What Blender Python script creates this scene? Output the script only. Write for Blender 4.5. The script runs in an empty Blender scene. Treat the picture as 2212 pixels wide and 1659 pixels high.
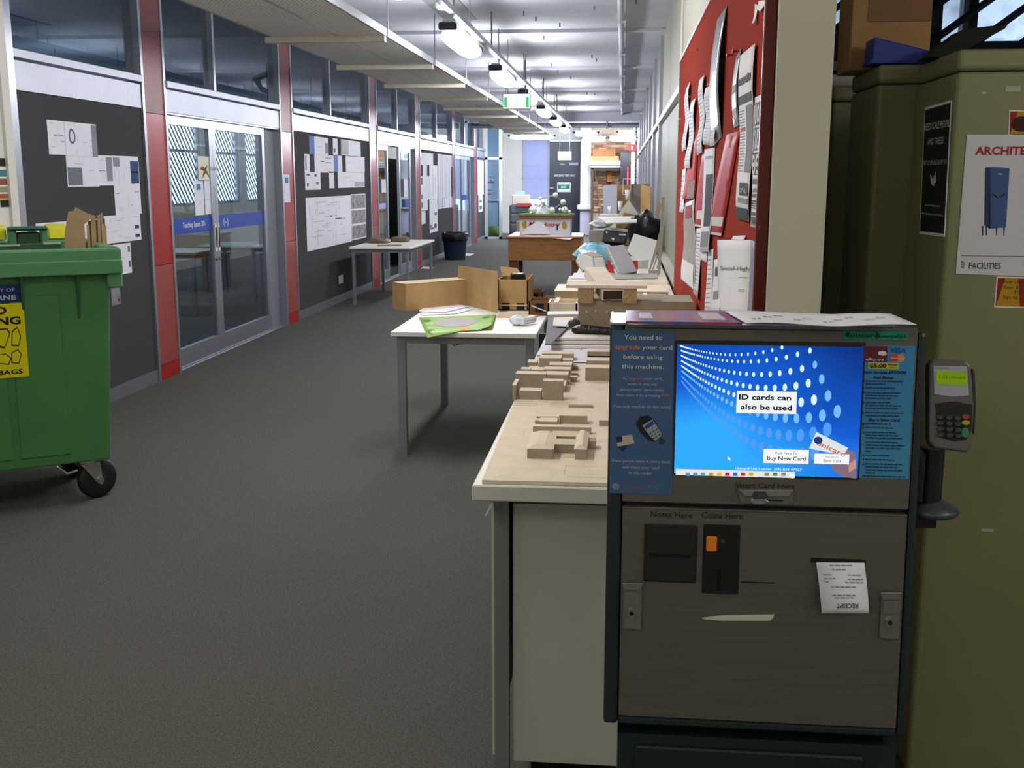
import bpy, bmesh, math, random
from mathutils import Vector, Matrix
R = random.Random(7)
SC = bpy.context.scene
COL = SC.collection

# ------------------------------------------------------------------ camera, world, exposure
IW, IH, FPX = 2212.0, 1659.0, 2350.0          # photograph frame and focal length in its pixels
VPX, VPY, CAMZ = 1346.0, 386.0, 1.57          # where the corridor direction (+Y) vanishes; eye height
_d = Vector(((VPX - IW/2)/FPX, (VPY - IH/2)/FPX, 1)).normalized()
PSI = math.asin(_d.x); THE = math.asin(-_d.y/math.cos(PSI))
FW = Vector((-math.sin(PSI)*math.cos(THE), math.cos(PSI)*math.cos(THE), -math.sin(THE)))
RT = Vector((math.cos(PSI), math.sin(PSI), 0)); UPV = RT.cross(FW)
CAM = Vector((0, 0, CAMZ))
cd = bpy.data.cameras.new('camera'); cam = bpy.data.objects.new('camera', cd); COL.objects.link(cam)
cd.sensor_width = 36; cd.lens = FPX/IW*36; cd.clip_start = .05; cd.clip_end = 200
cam.matrix_world = Matrix(((RT.x, UPV.x, -FW.x, 0), (RT.y, UPV.y, -FW.y, 0), (RT.z, UPV.z, -FW.z, CAMZ), (0, 0, 0, 1)))
SC.camera = cam
vs = SC.view_settings
vs.view_transform = 'Standard'; vs.look = 'None'; vs.gamma = 1; vs.use_curve_mapping = False
vs.exposure = 0.2
SC.cycles.max_bounces = 8; SC.cycles.diffuse_bounces = 4; SC.cycles.glossy_bounces = 4
SC.cycles.transparent_max_bounces = 16; SC.cycles.sample_clamp_indirect = 4; SC.cycles.caustics_reflective = False; SC.cycles.caustics_refractive = False
LAMP = 45.0
w = bpy.data.worlds.new('sky'); SC.world = w; w.use_nodes = True
bg = w.node_tree.nodes['Background']; bg.inputs[0].default_value = (.62, .78, 1, 1); bg.inputs[1].default_value = 4.0

def ray(x, y): return (FW + RT*((x - IW/2)/FPX) - UPV*((y - IH/2)/FPX))
def at(x, y, ax, v):
    r = ray(x, y); return CAM + r*((v - CAM[ax])/r[ax])
def aX(x, y, v): return at(x, y, 0, v)
def aY(x, y, v): return at(x, y, 1, v)
def aZ(x, y, v): return at(x, y, 2, v)

class Plane:
    """a flat place in the scene: origin, right, up; n points to the viewer's side"""
    def __init__(s, O, U, V):
        s.O = Vector(O); s.U = Vector(U).normalized(); s.V = Vector(V).normalized(); s.N = s.U.cross(s.V).normalized()
    def pt(s, u, v, n=0): return s.O + s.U*u + s.V*v + s.N*n
    def uv(s, x, y):
        r = ray(x, y); t = (s.O - CAM).dot(s.N)/r.dot(s.N); p = CAM + r*t - s.O
        return p.dot(s.U), p.dot(s.V)

# ------------------------------------------------------------------ materials
MATS = {}
def lin(c):
    c /= 255.0
    return c/12.92 if c <= .04045 else ((c + .055)/1.055)**2.4
def rgb(c):
    if isinstance(c, str): c = tuple(int(c[i:i+2], 16) for i in (0, 2, 4))
    return tuple(lin(v) for v in c) + (1,)
def mat(name, c, rough=.6, metal=0, noise=0, scale=8, stretch=None, bump=0, bscale=200, emit=None, spec=.5, c2=None, detail=6, thr=None):
    if name in MATS: return MATS[name]
    m = bpy.data.materials.new(name); m.use_nodes = True; MATS[name] = m
    nt = m.node_tree; b = nt.nodes['Principled BSDF']
    b.inputs['Base Color'].default_value = rgb(c); b.inputs['Roughness'].default_value = rough; b.inputs['Metallic'].default_value = metal
    b.inputs['Specular IOR Level'].default_value = spec
    if emit:
        b.inputs['Emission Color'].default_value = rgb(c); b.inputs['Emission Strength'].default_value = emit
    if noise or c2 or bump:
        tc = nt.nodes.new('ShaderNodeTexCoord'); mp = nt.nodes.new('ShaderNodeMapping'); nt.links.new(tc.outputs['Object'], mp.inputs[0])
        if stretch: mp.inputs['Scale'].default_value = stretch
    if noise or c2:
        nz = nt.nodes.new('ShaderNodeTexNoise'); nz.inputs['Scale'].default_value = scale; nz.inputs['Detail'].default_value = detail
        nt.links.new(mp.outputs[0], nz.inputs[0])
        rp = nt.nodes.new('ShaderNodeValToRGB'); nt.links.new(nz.outputs[0], rp.inputs[0])
        a = rgb(c); k = noise
        lo, hi = thr or (.3, .7)
        rp.color_ramp.elements[0].position = lo; rp.color_ramp.elements[1].position = hi
        if c2:
            rp.color_ramp.elements[0].color = a; rp.color_ramp.elements[1].color = rgb(c2)
        else:
            rp.color_ramp.elements[0].color = tuple(v*(1 - k) for v in a[:3]) + (1,); rp.color_ramp.elements[1].color = tuple(min(1, v*(1 + k)) for v in a[:3]) + (1,)
        nt.links.new(rp.outputs[0], b.inputs['Base Color'])
    if bump:
        bn = nt.nodes.new('ShaderNodeTexNoise'); bn.inputs['Scale'].default_value = bscale; bn.inputs['Detail'].default_value = 3
        nt.links.new(mp.outputs[0], bn.inputs[0])
        bp = nt.nodes.new('ShaderNodeBump'); bp.inputs['Strength'].default_value = bump; bp.inputs['Distance'].default_value = .01
        nt.links.new(bn.outputs[0], bp.inputs['Height']); nt.links.new(bp.outputs[0], b.inputs['Normal'])
    return m
def ink(c, rough=.7):
    if not isinstance(c, str): c = '%02x%02x%02x' % tuple(c)
    return mat('ink_' + c, c, rough, spec=.3)
def glow(c, s):
    if not isinstance(c, str): c = '%02x%02x%02x' % tuple(c)
    n = 'glow_%s_%g' % (c, s)
    if n in MATS: return MATS[n]
    m = bpy.data.materials.new(n); m.use_nodes = True; MATS[n] = m; nt = m.node_tree
    nt.nodes.remove(nt.nodes['Principled BSDF'])
    e = nt.nodes.new('ShaderNodeEmission'); e.inputs[0].default_value = rgb(c); e.inputs[1].default_value = s
    nt.links.new(e.outputs[0], nt.nodes['Material Output'].inputs[0]); return m
def glass(name, tint=(200, 215, 220), refl=.35, rough=.02, base=.06):
    if name in MATS: return MATS[name]
    m = bpy.data.materials.new(name); m.use_nodes = True; MATS[name] = m; nt = m.node_tree
    nt.nodes.remove(nt.nodes['Principled BSDF'])
    t = nt.nodes.new('ShaderNodeBsdfTransparent'); t.inputs[0].default_value = rgb(tint)
    g = nt.nodes.new('ShaderNodeBsdfGlossy'); g.inputs['Roughness'].default_value = rough; g.inputs[0].default_value = (.9, .95, 1, 1)
    fr = nt.nodes.new('ShaderNodeFresnel'); ge = nt.nodes.new('ShaderNodeNewGeometry'); ma = nt.nodes.new('ShaderNodeMath'); ma.operation = 'MULTIPLY_ADD'; ma.inputs[1].default_value = 1/1.5 - 1.5; ma.inputs[2].default_value = 1.5; nt.links.new(ge.outputs['Backfacing'], ma.inputs[0]); nt.links.new(ma.outputs[0], fr.inputs[0])
    mx = nt.nodes.new('ShaderNodeMixShader')
    nt.links.new(fr.outputs[0], mx.inputs[0])
    nt.links.new(t.outputs[0], mx.inputs[1]); nt.links.new(g.outputs[0], mx.inputs[2]); nt.links.new(mx.outputs[0], nt.nodes['Material Output'].inputs[0])
    return m

# ------------------------------------------------------------------ mesh building
WM = {}
class MB:
    def __init__(s): s.v = []; s.f = []; s.sm = []
    def add(s, vs, fs, smooth=False):
        o = len(s.v); s.v += [Vector(p) for p in vs]
        for f in fs: s.f.append([i + o for i in f]); s.sm.append(smooth)
        return s
    def hexa(s, p):  # p: 4 bottom (ccw from above), 4 top
        return s.add(p, [(3, 2, 1, 0), (4, 5, 6, 7), (0, 1, 5, 4), (1, 2, 6, 5), (2, 3, 7, 6), (3, 0, 4, 7)])
    def box(s, x0, x1, y0, y1, z0, z1):
        return s.hexa([(x0, y0, z0), (x1, y0, z0), (x1, y1, z0), (x0, y1, z0), (x0, y0, z1), (x1, y0, z1), (x1, y1, z1), (x0, y1, z1)])
    def obox(s, c, sx, sy, sz, rz=0, rx=0, ry=0):  # centred box turned about its centre
        M = Matrix.Translation(c) @ Matrix.Rotation(rz, 4, 'Z') @ Matrix.Rotation(ry, 4, 'Y') @ Matrix.Rotation(rx, 4, 'X')
        q = [(-1, -1, -1), (1, -1, -1), (1, 1, -1), (-1, 1, -1), (-1, -1, 1), (1, -1, 1), (1, 1, 1), (-1, 1, 1)]
        return s.hexa([M @ Vector((a*sx/2, b*sy/2, c_*sz/2)) for a, b, c_ in q])
    def slab(s, pl, u0, v0, u1, v1, n0, n1):
        u0, u1 = sorted((u0, u1)); v0, v1 = sorted((v0, v1)); n0, n1 = sorted((n0, n1))
        return s.hexa([pl.pt(u0, v0, n0), pl.pt(u1, v0, n0), pl.pt(u1, v1, n0), pl.pt(u0, v1, n0), pl.pt(u0, v0, n1), pl.pt(u1, v0, n1), pl.pt(u1, v1, n1), pl.pt(u0, v1, n1)])
    def pslab(s, pl, x0, y0, x1, y1, n0, n1):  # slab by photograph corners
        a = pl.uv(x0, y0); b = pl.uv(x1, y1); return s.slab(pl, a[0], b[1], b[0], a[1], n0, n1)
    def poly(s, pl, pts, n0, n1):
        k = len(pts); A = [pl.pt(u, v, n0) for u, v in pts]; B = [pl.pt(u, v, n1) for u, v in pts]
        ar = sum(pts[i][0]*pts[(i+1) % k][1] - pts[(i+1) % k][0]*pts[i][1] for i in range(k))
        if ar < 0: A.reverse(); B.reverse()
        return s.add(A + B, [tuple(range(k - 1, -1, -1)), tuple(range(k, 2*k))] + [(i, (i+1) % k, (i+1) % k + k, i + k) for i in range(k)])
    def ell(s, pl, u, v, ru, rv, n0, n1, k=20):
        return s.poly(pl, [(u + ru*math.cos(2*math.pi*i/k), v + rv*math.sin(2*math.pi*i/k)) for i in range(k)], n0, n1)
    def flat(s, pl, pts, n):
        s.add([pl.pt(u, v, n) for u, v in pts], [tuple(range(len(pts)))]); return s
    def tube(s, pts, r, k=8, caps=True, radii=None, smooth=True):
        pts = [Vector(p) for p in pts]; rings = []; o = []
        up = Vector((0, 0, 1)); prev = None
        for i, p in enumerate(pts):
            t = (pts[min(i+1, len(pts)-1)] - pts[max(i-1, 0)]).normalized()
            a = prev if prev is not None else (up if abs(t.z) < .9 else Vector((1, 0, 0)))
            b = t.cross(a).normalized(); a = b.cross(t).normalized(); prev = a
            rr = radii[i] if radii else r
            o += [p + (a*math.cos(2*math.pi*j/k) + b*math.sin(2*math.pi*j/k))*rr for j in range(k)]
        n = len(pts); fs = []
        for i in range(n - 1):
            for j in range(k): fs.append((i*k + j, (i+1)*k + j, (i+1)*k + (j+1) % k, i*k + (j+1) % k))
        s.add(o, fs, smooth)
        if caps: s.add(o[:k], [tuple(range(k))]); s.add(o[-k:], [tuple(range(k - 1, -1, -1))])
        return s
    def cyl(s, a, b, r, k=16, r2=None, smooth=True): return s.tube([a, b], r, k, True, [r, r2 if r2 is not None else r], smooth)
    def lathe(s, c, prof, k=24, axis=(0, 0, 1)):
        ax = Vector(axis).normalized(); a = ax.orthogonal().normalized(); b = ax.cross(a); c = Vector(c); o = []
        for r, h in prof: o += [c + ax*h + (a*math.cos(2*math.pi*j/k) + b*math.sin(2*math.pi*j/k))*r for j in range(k)]
        fs = [(i*k + j, i*k + (j+1) % k, (i+1)*k + (j+1) % k, (i+1)*k + j) for i in range(len(prof)-1) for j in range(k)]
        return s.add(o, fs, True)
    def ball(s, c, r, k=12, sc=(1, 1, 1)):
        n = k//2 + 1; c = Vector(c); o = []; fs = []
        for i in range(n):
            th = math.pi*i/(n-1)
            for j in range(k):
                ph = 2*math.pi*j/k; o.append(c + Vector((r*sc[0]*math.sin(th)*math.cos(ph), r*sc[1]*math.sin(th)*math.sin(ph), r*sc[2]*math.cos(th))))
        for i in range(n-1):
            for j in range(k): fs.append((i*k+j, (i+1)*k+j, (i+1)*k+(j+1) % k, i*k+(j+1) % k))
        return s.add(o, fs, True)
    def grid(s, P, nu, nv, thick=0, smooth=True):  # P(a,b)->point, a,b in 0..1
        o = [Vector(P(i/nu, j/nv)) for j in range(nv+1) for i in range(nu+1)]
        fs = [(j*(nu+1)+i, j*(nu+1)+i+1, (j+1)*(nu+1)+i+1, (j+1)*(nu+1)+i) for j in range(nv) for i in range(nu)]
        s.add(o, fs, smooth)
        return s
    def text(s, pl, body, u, v, size, n, width=None, align='CENTER', bold=0, rot=0, shear=0, flip=False):
        c = bpy.data.curves.new('t', 'FONT'); c.body = body; c.size = 1; c.offset = bold; c.fill_mode = 'FRONT'; c.resolution_u = 2; c.shear = shear
        o = bpy.data.objects.new('t', c); me = o.to_mesh()
        vs_ = [p.co.copy() for p in me.vertices]; fs = [tuple(p.vertices) for p in me.polygons]; o.to_mesh_clear()
        bpy.data.objects.remove(o); bpy.data.curves.remove(c)
        if not vs_: return s
        x0 = min(p.x for p in vs_); x1 = max(p.x for p in vs_)
        k = size*1.37   # size = capital height
        kx = width/(x1 - x0) if width else k
        off = {'CENTER': (x0 + x1)/2, 'LEFT': x0, 'RIGHT': x1}[align]
        ca, sa = math.cos(rot), math.sin(rot); out = []
        for p in vs_:
            a, b = (p.x - off)*kx, p.y*k
            if flip: a, b = -a, -b
            out.append(pl.pt(u + a*ca - b*sa, v + a*sa + b*ca, n))
        return s.add(out, fs)
    def build(s, name, m, parent=None, bevel=0, seg=1, merge=False, solid=0, loc=None):
        """world-space vertices -> one mesh object; a child of parent, else top-level with its origin at its base"""
        me = bpy.data.meshes.new(name)
        if parent is not None: inv = WM[parent.name].inverted(); vs_ = [inv @ p for p in s.v]; base = None
        else:
            if loc is not None: base = Vector(loc)
            else:
                xs = [p.x for p in s.v]; ys = [p.y for p in s.v]; zs = [p.z for p in s.v]
                base = Vector(((min(xs)+max(xs))/2, (min(ys)+max(ys))/2, min(zs)))
            vs_ = [p - base for p in s.v]
        me.from_pydata(vs_, [], s.f); me.update()
        me.polygons.foreach_set('use_smooth', s.sm)
        if bevel or merge or solid:
            bm = bmesh.new(); bm.from_mesh(me)
            if merge: bmesh.ops.remove_doubles(bm, verts=bm.verts, dist=1e-5)
            if solid: bmesh.ops.solidify(bm, geom=bm.faces[:], thickness=solid)
            if bevel: bmesh.ops.bevel(bm, geom=bm.edges[:], offset=bevel, segments=seg, profile=.5, affect='EDGES', clamp_overlap=True)
            bm.to_mesh(me); bm.free()
        o = bpy.data.objects.new(name, me); COL.objects.link(o)
        if isinstance(m, str): m = MATS[m]
        me.materials.append(m)
        if parent is not None: o.parent = parent; WM[o.name] = WM[parent.name]
        else: o.location = base; WM[o.name] = Matrix.Translation(base)
        return o
def tag(o, label=None, cat=None, group=None, kind=None):
    if label: o['label'] = label
    if cat: o['category'] = cat
    if group: o['group'] = group
    if kind: o['kind'] = kind
    return o
def thing(name, label, cat, loc=(0, 0, 0), rz=0, group=None, kind=None):
    o = bpy.data.objects.new(name, None); COL.objects.link(o); o.location = loc; o.rotation_euler = (0, 0, rz); o.empty_display_size = .1
    WM[o.name] = Matrix.Translation(loc) @ Matrix.Rotation(rz, 4, 'Z')
    return tag(o, label, cat, group, kind)
def struct(name, label=None, loc=(0, 0, 0)):
    o = bpy.data.objects.new(name, None); COL.objects.link(o); o.location = loc; WM[o.name] = Matrix.Translation(loc)
    o['kind'] = 'structure'
    if label: o['label'] = label
    return o
def sbuild(mb, name, m, label=None, **k):
    o = mb.build(name, m, **k); o['kind'] = 'structure'
    if label: o['label'] = label
    return o
class Local:
    """collects boxes in a thing's own (turned) axes"""
    def __init__(s, th): s.M = WM[th.name]
    def mb(s): return LMB(s.M)
class LMB(MB):
    def __init__(s, M): MB.__init__(s); s.M = M
    def add(s, vs_, fs, smooth=False): return MB.add(s, [s.M @ Vector(p) for p in vs_], fs, smooth)

def greek(mb, pl, u0, u1, vtop, vbot, lines, h, n, fill=.9, seed=1, gap=.012, wmin=.02, wmax=.06, align='L'):
    """rows of little word-sized bars: print too small to read"""
    r = random.Random(seed); W_ = u1 - u0
    for i in range(lines):
        v = vtop + (vbot - vtop)*(i + .5)/lines; L = W_*fill*(r.uniform(.6, 1) if i % 3 == 2 else r.uniform(.88, 1))
        u = u0 if align == 'L' else (u0 + u1 - L)/2
        e = u + L
        while u < e - wmin*.5:
            q = min(r.uniform(wmin, wmax), e - u); mb.flat(pl, [(u, v - h/2), (u + q, v - h/2), (u + q, v + h/2), (u, v + h/2)], n); u += q + gap
    return mb
# ------------------------------------------------------------------ shared materials
mat('carpet', '5d5d57', .95, noise=.42, scale=170, detail=4, bump=.5, bscale=420, spec=.15)
mat('ceiling_white', 'cdd0da', .85, noise=.05, scale=3)
mat('wall_white', 'd9d8d0', .8, noise=.04, scale=2)
mat('wall_cream', 'c9c6b4', .75, noise=.04, scale=3)
mat('aluminium', 'b9bcc6', .33, .85, noise=.05, scale=5, stretch=(1, 1, 12))
mat('aluminium_panel', 'a9adb8', .42, .75, noise=.06, scale=2)
mat('red_bright', 'a5221f', .25, noise=.06, scale=4)
mat('red_dull', '9c4744', .3, noise=.06, scale=4)
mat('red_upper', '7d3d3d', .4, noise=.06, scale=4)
mat('pinboard', '4a494b', .95, noise=.12, scale=180, bump=.2, bscale=600, spec=.1)
mat('door_grey', '7d8087', .5)
mat('paper', 'e9e9f2', .7, noise=.02, scale=4)
mat('paper_warm', 'e6e1cf', .7)
mat('card_brown', 'ab8a5a', .85, noise=.12, scale=9, stretch=(1, 1, .3))
mat('card_dark', '6f4a26', .85, noise=.1, scale=9)
mat('boxboard_dark', 'a59b8a', .85, noise=.06, scale=30)  # darker copy of boxboard; paints shade onto the site model's walls
mat('boxboard', 'ebdfca', .8, noise=.05, scale=20)
mat('black_plastic', '15171a', .35)
mat('white_plastic', 'e4e4e0', .4)
mat('steel_grey', '8d9096', .4, .7)
mat('powder_grey', '85888d', .5, .2)
mat('laminate', 'e8e8de', .45, noise=.02, scale=3)
glass('glass_clear', (212, 222, 228)); glass('glass_dark', (150, 165, 178))
mat('frosted_grey', '8b8f93', .45, noise=.05, scale=2)
L = -3.61
PL = Plane((L, 0, 0), (0, 1, 0), (0, 0, 1))
CEI = 3.05
YB, YF = -5.0, 32.0
XR = 4.4

# ------------------------------------------------------------------ room shell
sbuild(MB().box(-8.7, XR + .2, YB, 34, -.1, 0), 'floor', 'carpet', 'grey flecked carpet floor of the corridor')
ce = sbuild(MB().box(-8.7, XR + .2, YB, 34, CEI, CEI + .2), 'ceiling', 'ceiling_white', 'white painted concrete ceiling with cross ribs')
tr2 = struct('trim_2', 'shallow white ribs and hooks across the ceiling', (-1.6, 12, CEI))
for yy in (4.1, 7.75, 11.4, 15.06, 18.8, 22.3):
    MB().box(L, .36, yy, yy + .07, CEI - .035, CEI).build('ceiling_rib', 'ceiling_white', tr2)
for a in range(15):
    x_ = R.uniform(-1.0, .1); y_ = R.uniform(9, 22); MB().box(x_, x_ + .014, y_, y_ + .014, CEI - .04, CEI).build('ceiling_hook', ink('74777c'), tr2)
sbuild(MB().box(-8.9, XR + .2, YB - .2, YB, 0, CEI), 'wall_back', 'wall_white', 'plain wall closing the hall behind')
sbuild(MB().box(XR, XR + .2, YB, 5.5, 0, CEI), 'wall_right', 'wall_white', 'plain side wall of the locker bay')
sbuild(MB().box(-8.7, -8.5, YB, 6.0, 0, CEI), 'wall_side', 'wall_white', 'plain wall')
# solid white wall on the left before the glazed screen
wl = struct('wall_left', 'left wall of dark pinboards, red columns and silver trims', (L, 0, 0))
MB().box(L - .12, L + .03, YB, 6.13, 0, CEI).build('plain_wall', 'wall_white', wl)
MB().box(L - .12, L + .05, 6.13, 6.21, 0, CEI).build('corner_trim', 'wall_white', wl)
MB().box(L - .1, L + .04, 6.21, 6.3, 0, CEI).build('frame', 'aluminium', wl)
COLS = [(8.08, 8.52), (11.42, 11.88), (15.54, 16.05), (19.02, 19.5), (23.2, 23.6), (26.63, 27.15)]
for a, b in COLS:
    rc = MB().slab(PL, a + .04, 0, b - .04, CEI, -.12, -.005).build('red_column', 'red_dull', wl)
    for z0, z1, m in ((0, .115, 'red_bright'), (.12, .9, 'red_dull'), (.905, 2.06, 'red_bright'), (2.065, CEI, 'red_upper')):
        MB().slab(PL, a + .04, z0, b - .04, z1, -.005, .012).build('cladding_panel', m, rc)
    for q in (a, b - .04):
        MB().slab(PL, q, 0, q + .04, CEI, -.1, .02).build('frame', 'aluminium', wl)
BAYS = [(6.3, 8.08, 'B', None), (8.52, 11.42, 'D', 9.62), (11.88, 15.54, 'B', 13.5), (16.05, 19.02, 'D', 17.55), (19.5, 23.2, 'B', 21.3), (23.6, 26.63, 'D', 25.1), (27.15, 28.8, 'B', None)]
for i, (a, b, k, mu) in enumerate(BAYS):
    MB().slab(PL, a, 2.272, b, 2.33, -.08, .035).build('transom', 'aluminium_panel', wl, bevel=.006)
    MB().slab(PL, a + .01, 2.09, b - .01, 2.262, -.05, .012).build('header_panel', 'aluminium_panel', wl)
    if k == 'B':
        MB().slab(PL, a, .1, b, 2.088, -.06, 0).build('pinboard', 'pinboard', wl)
        MB().slab(PL, a, 0, b, .1, -.06, .008).build('baseboard', 'aluminium', wl)
    wn = struct('window_%d' % (i + 1), 'clear clerestory glazing above the silver header', (L, a, 2.33))
    parts = [(a + .01, mu - .025), (mu + .025, b - .01)] if mu else [(a + .01, b - .01)]
    for p0, p1 in parts: MB().slab(PL, p0, 2.33, p1, CEI - .03, -.045, -.037).build('pane', 'glass_dark', wn)
    if mu: MB().slab(PL, mu - .025, 2.33, mu + .025, CEI - .03, -.07, .01).build('mullion', 'aluminium', wn)
    MB().slab(PL, a, CEI - .03, b, CEI, -.07, .01).build('top_rail_or_shade', 'aluminium', wn)

def leaf(d, y0, y1, n=-.05, left=True, handle=None):
    fr = MB(); s = .075
    fr.slab(PL, y0, .012, y1, .17, n - .02, n + .02); fr.slab(PL, y0, 2.0, y1, 2.075, n - .02, n + .02)
    if left: fr.slab(PL, y0, .17, y0 + s, 2.0, n - .02, n + .02)
    fr.slab(PL, y1 - s, .17, y1, 2.0, n - .02, n + .02)
    lf = fr.build('door_leaf', 'aluminium', d)
    MB().slab(PL, y0 + (s if left else 0), .17, y1 - s, 2.0, n - .004, n + .004).build('pane', 'glass_clear', lf)
    if handle is not None:
        h = MB(); h.slab(PL, handle - .02, .93, handle + .02, 1.17, n + .02, n + .03); h.build('door_handle', 'white_plastic', lf)
        MB().slab(PL, handle - .008, .96, handle + .008, 1.14, n + .03, n + .034).build('finger_slot', ink('222222'), lf)
        MB().cyl(PL.pt(handle, .86, n + .02), PL.pt(handle, .86, n + .035), .014).build('lock', 'steel_grey', lf)
    return lf
# bay 2: closed pair; bay 4: standing open; bay 6: closed pair
for i, (a, b) in enumerate(((8.52, 11.42), (16.05, 19.02), (23.6, 26.63))):
    d = struct('door_%d' % (i + 1), ['sliding glass double door with a blue strip between two red columns', 'half-open sliding glass door behind the small table', 'far sliding glass door beyond the rubbish bin'][i], (L, (a + b)/2, 0))
    j0 = b - .42
    MB().slab(PL, j0, 0, b, 2.085, -.12, -.06).build('jamb_panel', 'door_grey', d)
    MB().slab(PL, a, 2.075, b, 2.09, -.12, 0).build('track', 'aluminium', d)
    MB().slab(PL, a, 0, b, .008, -.12, 0).build('sill_track', 'aluminium', d)
    if i == 1:
        leaf(d, a, 16.96, left=False)
        leaf(d, 17.72, j0 + .1, n=-.03)
    else:
        md = (a + j0)/2 if i else 9.58
        leaf(d, a, md, left=False, handle=md - .035 if not i else None); leaf(d, md + .004, j0 + .02, handle=md + .04 if not i else None)
    if i == 0:
        bs = MB(); bs.slab(PL, a, 1.115, md - .075, 1.245, -.045, -.043); bs.slab(PL, md + .08, 1.115, j0 - .055, 1.245, -.045, -.043)
        o = bs.build('blue_strip', ink('1a46a8', .3), d); o['label'] = 'blue strip with white lettering across the glass'
        t = MB(); t.text(PL, 'Teaching Space 206', 9.1, 1.165, .047, -.0415, width=.5, bold=.012)
        t.text(PL, '( - )', 9.86, 1.155, .06, -.0415, bold=.03); t.build('lettering', ink('e8eefc'), d)
        t = MB(); t.slab(PL, 9.5, 1.64, 9.57, 1.67, -.029, -.027); t.slab(PL, 9.6, 1.64, 9.66, 1.67, -.029, -.027); t.build('sticker', ink('9fc6cf'), d)

# ------------------------------------------------------------------ teaching rooms behind the screen
XB = -8.5
PB = Plane((XB, 0, 0), (0, 1, 0), (0, 0, 1))
rb = struct('wall_room', 'rear wall of the teaching rooms with louvred windows', (XB, 0, 0))
MB().slab(PB, 6, 0, 33.8, 1.05, -.15, 0).build('wall_below', 'wall_white', rb)
MB().slab(PB, 6, 2.7, 33.8, CEI, -.15, 0).build('wall_above', 'wall_white', rb)
wins = []
yy = 6.0
while yy < 33:
    MB().slab(PB, yy, 1.05, yy + .4, 2.7, -.15, .0).build('pier', 'wall_white', rb); wins.append((yy + .4, yy + 2.25)); yy += 2.25
for a, b in wins:
    fr = MB()
    for z in (1.05, 2.08, 2.66): fr.slab(PB, a, z, b, z + .05, -.08, -.04)
    for u in (a, b - .04): fr.slab(PB, u, 1.05, u + .04, 2.7, -.08, -.04)
    fr.build('window_frame', ink('8c8a82'), rb)
lou = MB()
for a, b in wins:
    u = a - 1.65
    while u < b:
        u0, z0, u1, z1 = u, 1.05, u + 1.65, 2.7
        if u0 < a: z0 += a - u0; u0 = a
        if u1 > b: z1 -= u1 - b; u1 = b
        if u1 - u0 > .05:  # bars run up to the left
            A = PB.pt(u0, 2.7 + 1.05 - z0, -.13); B = PB.pt(u1, 2.7 + 1.05 - z1, -.13)
            lou.hexa([A + Vector(q) for q in ((-.002, 0, -.036),)] + [B + Vector((-.002, 0, -.036)), B + Vector((.002, 0, -.036)), A + Vector((.002, 0, -.036)), A + Vector((-.002, 0, .036)), B + Vector((-.002, 0, .036)), B + Vector((.002, 0, .036)), A + Vector((.002, 0, .036))])
        u += .17
o = lou.build('louvre_bars', ink('28344f'), rb); o['kind'] = 'stuff'
for n_, yy in enumerate((6.1,)):
    sbuild(MB().box(XB, L - .13, yy - .08, yy, 0, CEI), 'wall_partition', 'wall_white', 'white partition at the near end of the teaching rooms')

def desk(x0, x1, y0, y1, z, label, name='desk', topm='laminate', legm='powder_grey', group=None, th=.03, leg=.035, cat='table', inset=.03, apron=True):
    d = thing(name, label, cat, ((x0 + x1)/2, (y0 + y1)/2, 0), 0, group)
    MB().box(x0, x1, y0, y1, z - th, z).build('table_top', topm, d, bevel=.004)
    for sx in (x0 + inset, x1 - inset - leg):
        for sy in (y0 + inset, y1 - inset - leg): MB().box(sx, sx + leg, sy, sy + leg, 0, z - th).build('leg', legm, d)
    if apron:
        fr = MB(); a, b, c, e = x0 + inset, x1 - inset, y0 + inset, y1 - inset
        fr.box(a + leg, b - leg, c, c + .02, z - th - .04, z - th); fr.box(a + leg, b - leg, e - .02, e, z - th - .04, z - th)
        fr.box(a, a + .02, c + leg, e - leg, z - th - .04, z - th); fr.box(b - .02, b, c + leg, e - leg, z - th - .04, z - th)
        fr.build('frame', legm, d)
    return d
desk(-6.2, -4.9, 12.2, 13.0, .73, 'white table inside the teaching room seen through the left door leaf')
desk(-5.4, -4.5, 13.6, 14.4, .73, 'white table inside the teaching room seen through the right door leaf')
desk(-8.3, -7.5, 10.4, 15.4, .8, 'long white bench under the louvred windows of the teaching room', apron=False)
desk(-5.6, -4.3, 17.6, 18.6, .73, 'desk inside the half-open room', topm='boxboard')
# wooden panelling seen through the open door
MB().box(-5.1, -5.0, 20.6, 26, 0, 2.0).build('storage_cabinet', mat('ply_wood', 'a48a66', .6, noise=.15, scale=6, stretch=(1, 1, .2)))
tag(bpy.data.objects['storage_cabinet'], 'pale plywood cabinet wall inside the half-open room', 'cabinet')

# ------------------------------------------------------------------ right side: notice-board wall, glazing, locker bay
XW = .345
PBd = Plane((XW, 0, 0), (0, -1, 0), (0, 0, 1))      # u = -Y
ws = struct('wall_stub', 'short cream wall end between notice board and lockers', (.4, 4.7, 0))
MB().box(XW, .47, 2.62, 6.85, 0, CEI).build('wall_core', 'wall_cream', ws)
MB().box(.336, .40, 6.85, 7.08, 0, CEI).build('corner_post', mat('post_cream', 'd5d0bd', .6), ws)
gz = struct('wall_glazed', 'frosted glazed wall behind the bench with silver mullions', (.37, 15, 0))
MB().box(.37, .47, 7.08, 31.9, 0, .88).build('sill_wall', 'wall_white', gz)
MB().box(.337, .47, 7.08, 31.9, .88, .905).build('sill', 'wall_cream', gz)
mul = [12.0, 14.3, 16.7, 18.9, 21.2, 23.7, 26.3, 30.5]
ys = [7.08, 8.44, 10.1] + mul + [31.9]
mat('panel_olive', '8f8e7e', .55, noise=.04, scale=2)
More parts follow.
